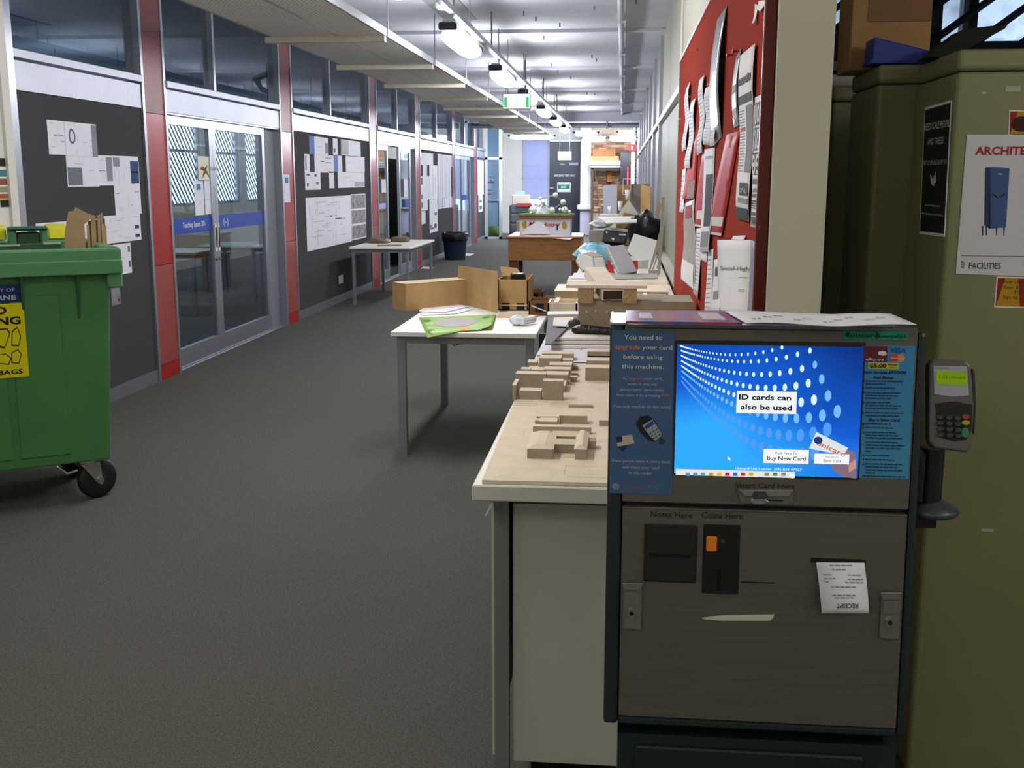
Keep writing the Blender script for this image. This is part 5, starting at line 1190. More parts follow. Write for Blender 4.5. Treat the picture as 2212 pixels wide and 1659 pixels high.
for x0, x1 in ((-220, 14), (104, 150)):
    mb = LB.mb(); a_, b_ = hu(x0), hu(x1); mb.hexa([(a_, .05, hz(517)), (b_, .05, hz(517)), (b_, .22, hz(522)), (a_, .22, hz(522)), (a_, .08, hz(494)), (b_, .08, hz(494)), (b_, .22, hz(486)), (a_, .22, hz(486))]); mb.build('yellow_lid', 'lid_yellow', bn_, bevel=.008, seg=2)
mb = LB.mb(); mb.box(-hx, hx, hy + ro - .01, hy + ro + .04, .45, rz1); mb.build('yellow_lid', 'lid_yellow', bn_, bevel=.01)
mb = LB.mb(); mb.box(-hx + .02, hx - .02, -hy + .02, hy - .02, .95, 1.0); mb.build('contents_floor', 'card_dark', bn_)
# casters
for sx, sy, sw in ((hx - .1, -hy + .08, .35), (hx - .14, hy - .12, -1.1), (-hx + .12, -hy + .1, .5), (-hx + .12, hy - .1, .2)):
    M_ = LB.M @ Matrix.Translation((sx, sy, 0)) @ Matrix.Rotation(sw, 4, 'Z')
    cst = LMB(M_)
    mb = LMB(M_); mb.box(-.06, .06, -.05, .05, zb0 - .012, zb0); mb.cyl((0, 0, zb0 - .03), (0, 0, zb0 - .01), .04, 16)
    cp_ = mb.build('caster_plate', 'chrome', bn_)
    for y_ in (-.034, .034):
        mb = LMB(M_); PLc = Plane((0, y_ + .003, 0), (1, 0, 0), (0, 0, 1)); mb.poly(PLc, [(-.05, zb0 - .02), (.05, zb0 - .02), (.055, .115), (.065, .085), (.05, .07), (.03, .085)], 0, .005); mb.build('fork', mat('zinc', 'b4b4b0', .3, .8), cp_)
    mb = LMB(M_); mb.lathe((.045, -.025, .1), [(.03, 0), (.07, .002), (.092, .006), (.1, .016), (.1, .034), (.092, .044), (.07, .048), (.03, .05)], 32, (0, 1, 0)); mb.build('tyre', mat('tyre_black', '141414', .6), cp_)
    mb = LMB(M_); mb.lathe((.045, -.028, .1), [(0, 0), (.03, .0), (.045, .006), (.06, .005), (.06, .05), (.045, .05), (.03, .056), (0, .056)], 24, (0, 1, 0)); mb.build('hub', ink('2d2d2c', .4), cp_)
    mb = LMB(M_); mb.cyl((.045, -.045, .1), (.045, .045, .1), .014, 12); mb.build('axle', 'chrome', cp_)
mb = LB.mb(); mb.tube([(hx - .24, -hy + .06, zb0 - .02), (hx - .2, -hy + .05, zb0 - .06), (hx - .15, -hy + .06, zb0 - .05)], .01, 8); mb.build('brake_lever', 'chrome', bn_)
# stickers on the viewer's side
fa_ = Vector(LB.M @ Vector((0, face_y(.26) - .0085, .26))); fb2 = Vector(LB.M @ Vector((0, face_y(1.04) - .0105, 1.04)))
PBn = Plane(fa_, bd, (fb2 - fa_))
def bsl(x0, y0, x1, y1, n0, n1):
    a = PBn.uv(x0, y0); b = PBn.uv(x1, y1); return a, b
a = PBn.uv(46, 613); b = PBn.uv(48, 651); ust = MB().slab(PBn, a[0] - .34, b[1], a[0], a[1], .001, .003).build('blue_sticker', ink('1a2f66', .4), bn_)
t = MB(); t.text(PBn, 'UNIVERSITY OF', a[0] - .03, PBn.uv(30, 629)[1], .016, .0036, width=.2, align='RIGHT'); t.text(PBn, 'MELBOURNE', a[0] - .028, PBn.uv(30, 647)[1], .024, .0036, width=.24, align='RIGHT', bold=.02); t.build('lettering', ink('c9cedd'), ust)
a = PBn.uv(49, 654); b = PBn.uv(58, 813)
yst = MB().slab(PBn, a[0] - .42, b[1], a[0] + .003, a[1], .001, .003).build('yellow_sticker', ink('dfd60f', .4), bn_)
t = MB(); t.text(PBn, 'MIXED', PBn.uv(15, 675)[0], PBn.uv(15, 678)[1], .036, .0036, width=.2, align='RIGHT', bold=.04); t.text(PBn, 'RECYCLING', PBn.uv(45, 699)[0], PBn.uv(45, 699)[1], .036, .0036, width=.36, align='RIGHT', bold=.04)
t.text(PBn, 'NO PLASTIC BAGS', PBn.uv(50, 808)[0], PBn.uv(50, 806)[1], .022, .0036, width=.36, align='RIGHT', bold=.03); t.build('lettering', ink('1a1a08'), yst)
# carton, bottle and can pictograms
for (cx, cy, pts) in ((8, 730, ((-.03, -.04), (.0, -.05), (.03, .02), (.02, .045), (-.02, .045))), (33, 728, ((-.02, -.04), (.012, -.045), (.025, .0), (.012, .05), (-.012, .03))), (8, 775, ((-.03, -.02), (.02, -.03), (.035, 0), (.01, .025), (-.03, .02))), (35, 770, ((-.022, -.03), (.01, -.035), (.025, .01), (.01, .035), (-.02, .02)))):
    u_, v_ = PBn.uv(cx, cy); mb = MB(); q_ = [(u_ + p_[0], v_ + p_[1]) for p_ in pts]; mb.poly(PBn, q_, .003, .0034); pk = mb.build('pictogram', ink('3a3808'), yst)
    mb = MB(); cxm = sum(p_[0] for p_ in q_)/len(q_); cym = sum(p_[1] for p_ in q_)/len(q_); mb.poly(PBn, [(cxm + (p_[0] - cxm)*.8, cym + (p_[1] - cym)*.82) for p_ in q_], .0034, .0037); mb.build('pictogram_fill', ink('dfd60f', .4), yst)
# cardboard sheets standing in the bin
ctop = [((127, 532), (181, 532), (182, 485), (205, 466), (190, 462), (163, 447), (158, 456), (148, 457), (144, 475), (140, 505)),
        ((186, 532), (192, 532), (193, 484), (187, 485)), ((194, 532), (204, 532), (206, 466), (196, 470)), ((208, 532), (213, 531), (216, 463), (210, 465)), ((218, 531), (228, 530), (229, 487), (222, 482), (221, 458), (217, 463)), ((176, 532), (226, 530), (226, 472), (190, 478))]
lbs = ['largest torn brown cardboard sheet standing in the green bin', 'narrow brown cardboard strip next to the largest sheet in the bin', 'tall middle brown cardboard strip in the green bin', 'thin tall brown cardboard strip right of the middle one in the bin', 'rightmost brown cardboard strip with a torn tip in the bin', 'cardboard sheet behind the strips in the bin, darkened as painted shade']
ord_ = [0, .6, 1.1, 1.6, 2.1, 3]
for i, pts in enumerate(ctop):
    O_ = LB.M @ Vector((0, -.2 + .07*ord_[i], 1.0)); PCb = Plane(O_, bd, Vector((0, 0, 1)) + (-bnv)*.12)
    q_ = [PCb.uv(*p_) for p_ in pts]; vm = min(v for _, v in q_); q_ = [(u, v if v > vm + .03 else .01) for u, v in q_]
    o = MB().poly(PCb, q_, -.004, .004).build('cardboard_sheet', mat('card_sheet%d' % (i == 5), ('a38a66', '4a3622')[i == 5], .85, noise=.08, scale=12)); tag(o, lbs[i], 'cardboard', 'cardboard in the green bin')  # last sheet's dark brown paints the shade in the gaps between strips

# ------------------------------------------------------------------ small table by the wall, rubbish bin, litter
a = aZ(762, 532, .73); b = aZ(928, 518, .73)
st_ = desk(-3.40, -2.62, 13.42, 15.2, .73, 'small white table with grey legs standing against the second pinboard', name='side_table', leg=.035, th=.03)
for i, (x0, x1, yb, yt, dp, lb) in enumerate(((792, 838, 526, 512, .25, 'left brown wedge-shaped clay block on the small table'), (842, 880, 523, 512, .22, 'right brown clay block on the small table'))):
    X0_, X1_, Y0_, Y1_, z0_, z1_ = fbx(x0, x1, yb, yt, .73, dp)
    mb = MB(); 
    if i == 0: mb.hexa([(X0_, Y0_, z0_), (X1_, Y0_, z0_), (X1_, Y1_, z0_), (X0_, Y1_, z0_), (X0_ + .04, Y0_ + .03, z1_), (X1_ - .12, Y0_ + .03, z1_ - .03), (X1_ - .12, Y1_ - .02, z1_ - .03), (X0_ + .06, Y1_ - .02, z1_)])
    else: mb.hexa([(X0_, Y0_, z0_), (X1_, Y0_, z0_), (X1_, Y1_, z0_), (X0_, Y1_, z0_), (X0_ + .02, Y0_ + .02, z1_), (X1_ - .01, Y0_ + .02, z1_ - .01), (X1_ - .01, Y1_, z1_ - .01), (X0_ + .05, Y1_, z1_)])
    o = mb.build('clay_block', mat('clay', '6d5c45', .9, noise=.25, scale=12, bump=.5, bscale=40), None, bevel=.012); tag(o, lb, 'clay', 'clay blocks')
o = MB().obox((-2.95, 13.75, .738), .3, .12, .008, .35).build('clay_board', mat('clay_pale', '9a8a72', .9)); tag(o, 'thin pale slab lying between the two clay blocks', 'slab')
rbn = thing('rubbish_bin', 'dark blue plastic rubbish bin with a black liner by the third pinboard', 'bin', (-3.28, 21.4, 0))
c_ = (-3.28, 21.4, 0)
MB().lathe(c_, [(0, .0), (.2, .0), (.205, .01), (.235, .46), (.245, .47), (.225, .47), (.2, .03), (0, .03)], 24).build('tub', mat('bin_blue', '22304e', .5), rbn)
mb = MB(); mb.lathe(c_, [(.22, .36), (.25, .37), (.252, .42), (.26, .5), (.245, .53), (.2, .5), (.17, .4)], 24); rr = random.Random(4); mb.v = [p + Vector((rr.uniform(-.012, .012), rr.uniform(-.012, .012), rr.uniform(-.02, .02))) for p in mb.v]
mb.build('liner', 'bin_bag', rbn)
for i, (pp, lb) in enumerate(((((996, 552), (1015, 553), (1025, 548), (1003, 547)), 'white scrap of paper on the carpet right of the rubbish bin'), (((985, 556), (1003, 557), (1006, 553), (992, 552)), 'second paper scrap on the carpet beside the rubbish bin'), (((908, 580), (930, 581), (938, 578), (915, 576)), 'white scrap of paper on the carpet by the fourth red column'))):
    flatsheet('paper_scrap', lb, 'paper', pp, .001, .0015, 'paper')
# ------------------------------------------------------------------ red notice board and its papers
def b5(x, y): return 1440 + x/2.37, y/2.37
nb = thing('notice_board', 'long red felt notice board with a dark red frame on the cream wall', 'notice board', (XW - .02, 4.7, .88))
mat('felt_red', '97301f', .95, noise=.08, scale=160, spec=.1); mat('frame_red', '5d1a14', .3)
BY0, BY1, BZ0, BZ1 = 2.66, 6.8, .86, 2.25
MB().box(XW - .016, XW - .001, BY0, BY1, BZ0, BZ1).build('felt_panel', 'felt_red', nb)
MB().box(XW - .03, XW - .001, BY0 - .016, BY0, BZ0 - .02, BZ1 + .02).build('frame_end', 'frame_red', nb, bevel=.003)
MB().box(XW - .022, XW - .001, BY1, BY1 + .02, BZ0 - .02, BZ1 + .02).build('frame_end', mat('frame_pale', 'b9a8a0', .4, .3), nb)
MB().box(XW - .022, XW - .001, BY0, BY1, BZ1, BZ1 + .02).build('frame_rail', 'frame_pale', nb)
MB().box(XW - .022, XW - .001, BY0, BY1, BZ0 - .02, BZ0).build('frame_rail', 'frame_pale', nb)
PN = Plane((XW - .017, 0, 0), (0, -1, 0), (0, 0, 1))
def pinned(pts, label, m='paper', name='pinned_notice', cat='notice', curl=.012, lift=.002, group='papers on the red notice board', nu=4, nv=8, side='b'):
    """four photograph corners (crop pixels: tl, tr, br, bl) on the board; the paper stands off towards its free edge"""
    q = [PN.uv(*b5(*p)) for p in pts]
    def P(s, t):
        u = (q[0][0]*(1 - s) + q[1][0]*s)*(1 - t) + (q[3][0]*(1 - s) + q[2][0]*s)*t
        v = (q[0][1]*(1 - s) + q[1][1]*s)*(1 - t) + (q[3][1]*(1 - s) + q[2][1]*s)*t
        k_ = {'b': t*t, 'r': s*s, 'm': math.sin(math.pi*t), 'w': .5 + .5*math.sin(t*9)}[side]
        return PN.pt(u, v, lift + curl*k_)
    t_ = thing(name, label, cat, P(.5, 1), 0, group)
    MB().grid(P, nu, nv).build('sheet', m if m in MATS else ink(m), t_, solid=-.0006)
    class Q:
        def pt(s, u, v, n=0): return P(u, 1 - v) + PN.N*(.0014 + n)
    t_pl = Q()
    def rect(a0, b0, a1, b1, c, nm='print', n=0):
        g = MB(); K = 6
        g.grid(lambda s, t: t_pl.pt(a0 + (a1 - a0)*s, 1 - (b0 + (b1 - b0)*t), n), 2, K); return g.build(nm, c if c in MATS else ink(c), t_)
    def text(body, a, b, h, c='2a2a2e', width=None, n=.0005, **kw):
        g = MB(); g.text(t_pl, body, a, 1 - b, h, n, width=width, **kw); return g.build('lettering', ink(c), t_)
    def fine(a0, b0, a1, b1, n_, c='77777c', seed=1, h=.006):
        g = MB(); greek(g, t_pl, a0, a1, 1 - b0, 1 - b1, n_, h, .0003, seed=seed, gap=.04, wmin=.08, wmax=.25); o = g.build('fine_print', ink(c), t_); o['kind'] = 'stuff'
    return rect, text, fine
mat('silver_sleeve', '9aa0ae', .18, .3)
pinned([(262, 100), (312, 28), (285, 700), (240, 750)], 'long silver plastic sleeve hanging highest on the red board', 'silver_sleeve', name='plastic_sleeve', cat='sleeve', curl=.02, side='m')
r_, t_, f_ = pinned([(388, 285), (465, 222), (435, 1135), (370, 1115)], 'tall white flyer headed "scouts" on the red board', curl=.008, side='w')
t_('scouts', .5, .19, .055, '33343a', .82, bold=.05); r_(.02, .26, .95, .31, '3a3c42'); r_(.55, .33, .98, .72, '7d7e84'); f_(.05, .34, .5, .72, 22, seed=3, h=.004); r_(.1, .45, .45, .47, 'c8566a'); r_(.3, .78, .95, .855, '35363c'); t_('OF AL', .62, .84, .03, 'd8d8dc', .5, n=.001); r_(.2, .87, .95, .9, '88898e'); r_(.02, .93, .98, 1, '2b2c30')
r_, t_, f_ = pinned([(455, 500), (502, 477), (486, 1172), (442, 1160)], 'black and white flyer in huge block letters beside the dark red frame', curl=.004)
for i, wd in enumerate(('JUON', 'KUSN', 'EVEN')):
    r_(.04, .05 + i*.19, .96, .22 + i*.19, '55565c'); t_(wd, .5, .21 + i*.19, .15, 'e6e6ea', .88, n=.0012, bold=.03)
r_(.02, .63, .98, .67, '6b6c72'); t_('LAST-FRI', .5, .73, .028, '2c2d32', .85, bold=.03); t_('BABY PT', .5, .77, .028, '2c2d32', .85, bold=.03); f_(.1, .79, .9, .86, 4, '44454a', 5, .01); r_(.02, .885, .98, .91, '55565c'); t_('WM', .5, .98, .06, '55565c', .9, bold=.04)
r_, t_, f_ = pinned([(362, 280), (386, 245), (375, 640), (348, 655)], 'narrow silvery strip held by red pins on the red board', 'silver_sleeve', name='plastic_strip', cat='strip', curl=.01, side='m')
r_(.1, .45, .9, .55, 'a8b0a0'); r_(.1, .75, .8, .9, 'c4c8b8')
mat('poster_red', 'b3141a', .5)
r_, t_, f_ = pinned([(310, 690), (378, 668), (290, 1208), (203, 1195)], 'big red poster with a white label, its side curling off the board', 'poster_red', name='red_poster', cat='poster', curl=.004)
r_(.1, .8, .95, .9, 'd8d2d0'); r_(0, .97, 1, 1, 'd8c8c4'); t_('Y', .75, .5, .1, 'cc4a48', .3); r_(.4, .02, .55, .12, 'c04a40')
r_, t_, f_ = pinned([(185, 780), (205, 765), (195, 1165), (137, 1155)], 'smaller red poster with a white label left of the big one', 'poster_red', name='red_poster', cat='poster', curl=.004); r_(.35, .78, .98, .9, 'd8d2d0'); r_(0, .97, 1, 1, 'd8c8c4')
r_, t_, f_ = pinned([(120, 800), (165, 665), (150, 1020), (85, 1020)], 'dark red folded leaflet behind the white slips', 'poster_red', name='red_leaflet', cat='leaflet', curl=.004); r_(.4, .7, .95, .98, '8d7a70')
for i, (pts, lb) in enumerate((([(108, 455), (127, 418), (110, 765), (88, 775)], 'leftmost white slip near the far end of the red board'), ([(135, 520), (158, 500), (130, 862), (102, 862)], 'second white slip with grey print near the far end of the red board'), ([(178, 410), (203, 382), (195, 780), (168, 795)], 'third white slip, pinned highest among the far slips'), ([(210, 450), (250, 432), (240, 745), (200, 740)], 'broad white slip under a yellow pin on the red board'), ([(250, 440), (270, 430), (262, 745), (238, 750)], 'white slip half under the silver sleeve'))):
    r_, t_, f_ = pinned(pts, lb, curl=.012, side='w'); f_(.1, .15, .9, .9, 14, '9a9aa4', i, .01)
r_, t_, f_ = pinned([(195, 765), (250, 755), (232, 1290), (185, 1290)], 'black and white striped leaflet hanging beside the big red poster', curl=.012); r_(.3, .25, .95, .75, '3a3a40'); r_(.1, .8, .9, .95, '88888e'); t_('OPEN', .5, .1, .03, '44444a', .7)
r_, t_, f_ = pinned([(82, 870), (100, 862), (92, 1090), (72, 1085)], 'small white strip low at the far end of the red board', curl=.006); f_(.1, .1, .9, .9, 7, '8a6a6a', 9, .015)
r_, t_, f_ = pinned([(100, 1040), (150, 1020), (158, 1500), (80, 1430)], 'crumpled colour page with a torn white lower edge', mat('page_colour', '7d7a68', .5, c2='b9b4b0', scale=20) and 'page_colour', curl=.008, side='w'); r_(.05, .72, .9, .98, 'e2e0dc'); r_(.2, .05, .8, .2, '9a4048')
r_, t_, f_ = pinned([(155, 1170), (183, 1165), (172, 1530), (150, 1500)], 'thin hanging strip of printed paper low on the red board', curl=.01); f_(.1, .05, .9, .95, 16, '6d6d70', 11, .01)
r_, t_, f_ = pinned([(185, 1190), (215, 1185), (212, 1345), (180, 1330)], 'small black and white card under the striped leaflet', curl=.004); r_(.05, .05, .95, .7, '6a6c72')
r_, t_, f_ = pinned([(215, 1280), (242, 1275), (238, 1600), (203, 1600)], 'narrow programme strip low behind the booklet', curl=.006); f_(.1, .05, .9, .95, 12, '9a9060', 12, .012)
r_, t_, f_ = pinned([(245, 1330), (275, 1325), (290, 1600), (240, 1600)], 'white leaflet with little pictures left of the booklet', curl=.01); r_(.3, .15, .7, .32, '4a4a50'); r_(.2, .6, .8, .75, '8d9088')
r_, t_, f_ = pinned([(265, 1228), (445, 1228), (432, 1620), (275, 1620)], 'pale booklet titled "Special-High" standing off the board', curl=.006, name='booklet', cat='booklet', lift=.004)
t_('Special-High', .55, .4, .055, '5d5d64', .85); f_(.72, .48, .98, .5, 1, '9a9aa0', 2, .008); f_(.72, .64, .98, .68, 2, '9a9aa0', 3, .006)
r_, t_, f_ = pinned([(445, 1228), (468, 1240), (458, 1620), (432, 1620)], 'curled lilac back page of the pale booklet', mat('lilac_paper', '8a86a0', .6) and 'lilac_paper', name='booklet', cat='booklet', curl=.004, lift=.006)
r_, t_, f_ = pinned([(342, 1208), (408, 1205), (406, 1228), (342, 1226)], 'white card peeping out above the booklet', curl=.004)
pinned([(455, 20), (470, 25), (468, 115), (458, 120)], 'torn white scrap left high on the red board', name='paper_scrap', cat='scrap', curl=.008)
pinned([(475, 5), (518, 0), (495, 58), (472, 45)], 'torn white corner at the top of the red board', name='paper_scrap', cat='scrap', curl=.006)
for i, (x, y, c, lb) in enumerate(((340, 282, 'b01818', 'left red push pin above the silvery strip'), (372, 262, 'b01818', 'right red push pin above the silvery strip'), (238, 430, 'b89a30', 'yellow push pin above the broad white slip'), (130, 495, 'b89a30', 'yellow push pin above the second white slip'), (78, 610, 'c8c8c8', 'white push pin on the far edge of the red board'))):
    u, v = PN.uv(*b5(x, y)); t = thing('push_pin', lb, 'pin', PN.pt(u, v, 0), 0, 'push pins on the red board')
    MB().cyl(PN.pt(u, v, 0), PN.pt(u, v, .014), .003, 8).build('pin_shaft', ink(c, .3), t); MB().cyl(PN.pt(u, v, .014), PN.pt(u, v, .02), .006, 10).build('pin_head', ink(c, .3), t)

# ------------------------------------------------------------------ lockers
mat('locker_olive', '7e7e5a', .42, noise=.05, scale=3)
LK = [(.783, 1.30, 2.76, 3.13, 1.871, 'nearest olive steel locker carrying posters, beside the kiosk'), (.684, 1.2, 3.14, 3.5, 1.874, 'second olive steel locker just behind the nearest one'), (.70, 1.2, 3.88, 4.3, 1.877, 'third olive steel locker deepest in the bay')]
for x0, x1, y0, y1, z1, lb in LK:
    t = thing('steel_locker', lb, 'locker', ((x0 + x1)/2, (y0 + y1)/2, 0), 0, 'olive lockers')
    MB().box(x0, x1, y0, y1, .0, z1 - .052).build('locker_body', 'locker_olive', t, bevel=.012, seg=3)
    MB().box(x0, x1, y0, y1, z1 - .05, z1).build('top_cap', 'locker_olive', t, bevel=.012, seg=3)
PF1 = Plane((0, 2.76, 0), (1, 0, 0), (0, 0, 1)); PS1 = Plane((.783, 0, 0), (0, -1, 0), (0, 0, 1))
def lsheet(pl, pts, label, m, name, cat, th=.0015, n=.001, group=None):
    q_ = [pl.uv(*p_) for p_ in pts]; cx = sum(p_[0] for p_ in q_)/4; v0 = min(p_[1] for p_ in q_)
    t = thing(name, label, cat, pl.pt(cx, v0, n), 0, group); MB().poly(pl, q_, n, n + th).build('sheet', m, t); return t
# black poster on the side
t = lsheet(PS1, ((2000, 232), (2058, 216), (2042, 512), (1988, 505)), 'black poster asking for scale people and trees on the locker side', 'paper', 'black_poster', 'poster')
MB().poly(PS1, [PS1.uv(*p_) for p_ in ((2001, 238), (2056, 222), (2041, 505), (1990, 499))], .0025, .003).build('black_field', ink('17181a'), t)
def stx(mb, body, x, y, hpx, x0, x1, **kw):
    a = PS1.uv(x, y); mb.text(PS1, body, (PS1.uv(x0, y)[0] + PS1.uv(x1, y)[0])/2, a[1], PS1.uv(x, y - hpx)[1] - a[1], .0034, width=abs(PS1.uv(x1, y)[0] - PS1.uv(x0, y)[0]), **kw)
mb = MB(); stx(mb, 'NEED SCALE PEOPLE', 2026, 278, 16, 2000, 2054, bold=.01); stx(mb, 'AND TREES?', 2022, 312, 15, 2006, 2041, bold=.01); stx(mb, 'EASY TO ON SALE NOW ON', 2020, 356, 11, 1996, 2047)
stx(mb, 'www.archiway.com', 2016, 446, 6, 2000, 2034); stx(mb, 'www.facebook.com/archiway', 2014, 465, 6, 1993, 2041); mb.build('lettering', ink('c9c9c9'), t)
MB().poly(PS1, [PS1.uv(*p_) for p_ in ((2012, 376), (2018, 388), (2024, 372), (2025, 392), (2019, 403), (2014, 396))], .003, .0035).build('bird_emblem', ink('c9c9c9'), t)
# white poster on the front
t = lsheet(PF1, ((2088, 291), (2300, 291), (2290, 600), (2064, 591)), 'white poster of a blue locker headed "ARCHITECT", taped on the near locker', mat('poster_white', 'cfd0d6', .6) and 'poster_white', 'white_poster', 'poster')
mb = MB(); a = PF1.uv(2105, 334); mb.text(PF1, 'ARCHITECTURE', a[0], a[1], .019, .0034, width=PF1.uv(2300, 330)[0] - a[0], align='LEFT', bold=.03); mb.build('lettering', ink('a1282c'), t)
mb = MB(); a = PF1.uv(2092, 580); mb.text(PF1, 'FACILITIES', a[0], a[1], .0155, .0034, width=PF1.uv(2161, 575)[0] - a[0], align='LEFT', bold=.01); a = PF1.uv(2082, 580); mb.text(PF1, 'ABP', a[0], a[1], .008, .0034, rot=1.57, align='LEFT'); mb.build('footer_lettering', ink('3a3e46'), t)
a = PF1.uv(2075, 553); b = PF1.uv(2290, 555); MB().slab(PF1, a[0], a[1], b[0], a[1] + .0012, .0025, .003).build('footer_rule', ink('3a4052'), t)
def pq(pts, c, n0, n1, nm): return MB().poly(PF1, [PF1.uv(*p_) for p_ in pts], n0, n1).build(nm, ink(c), t)
pq(((2127, 362), (2138, 361), (2138, 494), (2125, 486)), '2f3560', .0025, .003, 'picture_side'); pq(((2138, 362), (2180, 364), (2172, 491), (2136, 494)), '3f5a8c', .0025, .003, 'picture_door'); pq(((2127, 362), (2140, 360), (2180, 363), (2170, 366)), '55709c', .003, .0034, 'picture_top')
pq(((2142, 417), (2155, 425), (2154, 428), (2142, 420)), '141a2c', .003, .0034, 'angry_brow'); pq(((2158, 425), (2170, 417), (2170, 420), (2158, 428)), '141a2c', .003, .0034, 'angry_brow')
pq(((2155, 374), (2164, 375), (2164, 378), (2155, 377)), 'aab8d0', .003, .0034, 'picture_plate')
for x_ in (2120, 2128, 2150, 2166): pq(((x_, 488), (x_ + 4, 488), (x_ + 3, 509), (x_ + 1, 509)), '33406e', .0024, .0029, 'picture_leg')
for (pts, lb, up_) in ((((2180, 238), (2290, 240), (2288, 296), (2178, 293)), 'red and yellow flyer peeping out above the white poster', 1), (((2153, 597), (2290, 600), (2288, 668), (2147, 664)), 'red and yellow flyer peeping out below the white poster', 0)):
    t = lsheet(PF1, pts, lb, 'paper_warm', 'colour_flyer', 'flyer', n=.0002, th=.0008)
    q_ = [PF1.uv(*p_) for p_ in pts]; c_ = (sum(p_[0] for p_ in q_)/4, sum(p_[1] for p_ in q_)/4)
    MB().poly(PF1, [(c_[0] + (p_[0] - c_[0])*.96, c_[1] + (p_[1] - c_[1])*.9) for p_ in q_], .001, .0013).build('red_field', ink('8c2620'), t)
    a, b = q_[0], q_[2]
    MB().poly(PF1, [(q_[3][0] + .004, q_[3][1] + .004), (q_[3][0] + .06, q_[3][1] + .004), (q_[0][0] + .05, q_[0][1] - .004), (q_[0][0] + .02, q_[0][1] - .004)], .0013, .0016).build('yellow_field', ink('b48a1c'), t)
    if not up_:
        mb = MB(); a = PF1.uv(2166, 612); mb.text(PF1, 'Your Club', a[0], a[1], .008, .002, align='LEFT'); a = PF1.uv(2168, 624); mb.text(PF1, 'Prior: $0', a[0], a[1], .008, .002, align='LEFT'); a = PF1.uv(2190, 633); mb.text(PF1, '$10', a[0], a[1], .008, .002, align='LEFT'); a = PF1.uv(2166, 645); mb.text(PF1, 'Sign up', a[0], a[1], .009, .002, align='LEFT'); mb.build('lettering', ink('3a2a10'), t)
    else: MB().ell(PF1, *PF1.uv(2205, 268), .022, .018, .0016, .002).build('dark_shape', ink('3a1a14'), t)
for x0, y0, x1, y1, lb in ((2172, 186, 2204, 198, 'pale tape scrap high on the near locker'), (2120, 1141, 2146, 1149, 'pale tape scrap low on the near locker'), (2121, 198, 2130, 204, 'tiny pale paint chip high on the near locker')):
    o = MB().pslab(PF1, x0, y0, x1, y1, .0005, .0012).build('tape_scrap', ink('a9aa98')); tag(o, lb, 'tape')
# things on top of the lockers
def fr_box(Y_, x0, x1, yb, yt):
    a = aY(x0, yb, Y_); b = aY(x1, yt, Y_); return a.x, b.x, a.z, b.z
x0, x1, z0, z1 = fr_box(3.3, 1870, 2020, 130, -60)
t = thing('brown_carton', 'tall brown cardboard carton standing on the second locker', 'box', ((x0 + x1)/2, 3.45, 1.874))
MB().box(x0 - .045, x1, 3.3, 3.49, 1.875, z1).build('carton_body', mat('carton_brown', 'b08a5e', .85, noise=.05, scale=6), t, bevel=.003)
MB().box(x0, x1 - .002, 3.297, 3.3, z1 - .13, z1).build('carton_flap', mat('carton_flap', '8f6c4a', .85), t)
t = thing('blue_folder', 'bright blue wedge-shaped folder lying on the lockers', 'folder', (.75, 3.2, 1.874))
pts = [aY(*p_, 3.17) for p_ in ((1876, 138), (1884, 128), (1888, 80), (1940, 92), (2003, 108), (2050, 118), (2050, 130), (1990, 137))]
PBf = Plane((0, 3.17, 0), (1, 0, 0), (0, 0, 1)); q_ = [(p_.x, max(p_.z, 1.876)) for p_ in pts]; q_ = [q_[0]] + q_[1:]
MB().poly(PBf, q_, -.10, 0).build('folder_body', mat('folder_blue', '1b349a', .5), t, bevel=.003)
t = thing('black_portfolio', 'black portfolio case lying aslant on top of the near locker', 'case', (.9, 2.95, 1.871))
a = aY(2005, 108, 2.95); b = aY(2178, 52, 2.95); Pq = Plane((0, 2.95, 0), (1, 0, 0), (0, 0, 1))
MB().poly(Pq, [(a.x, 1.873), (aY(2085, 70, 2.95).x, aY(2085, 62, 2.95).z), (b.x, b.z), (aY(2170, 70, 2.95).x, aY(2170, 62, 2.95).z), (aY(2060, 108, 2.95).x, 1.873)], -.12, 0).build('case_body', ink('10130f', .7), t)
t = thing('white_tube', 'short white cardboard tube lying on the third locker', 'tube', (.72, 3.95, 1.877))
a = aY(1790, 160, 3.95); b = aY(1848, 163, 3.95); MB().cyl((a.x - .06, 3.95, 1.877 + .023), (b.x, 3.97, 1.877 + .022), .022, 14).build('tube_body', ink('b9b7b2'), t); MB().cyl((b.x, 3.97, 1.899), (b.x + .004, 3.97, 1.899), .024, 14).build('tube_cap', ink('8f8d88'), t)
t = thing('black_shelf', 'black metal shelf bar above the white tube', 'shelf', (.75, 4.15, 1.93))
a = aY(1790, 152, 4.1); b = aY(1872, 131, 4.1); MB().box(a.x - .05, b.x, 4.1, 4.3, a.z, b.z).build('bar', 'black_plastic', t); MB().box(b.x - .03, b.x, 4.12, 4.16, 1.877, a.z).build('foot', 'black_plastic', t); MB().box(a.x - .04, a.x - .01, 4.12, 4.16, 1.877, a.z).build('foot', 'black_plastic', t)
zs = b.z
c = aY(1815, 100, 4.2)
crumple('blue_bag', 'dark blue cloth bag slumped on the black shelf bar', 'bag', (c.x, 4.2, zs + .055), .055, mat('bag_navy', '141a2e', .8), 8, (1, .8, 1), .12)
c = aY(1815, 66, 4.2)
crumple('maroon_cloth', 'dark maroon cloth on top of the blue bag', 'cloth', (c.x + .01, 4.2, zs + .125), .035, mat('maroon', '2e1210', .8), 9, (1.3, .8, .5), .12)
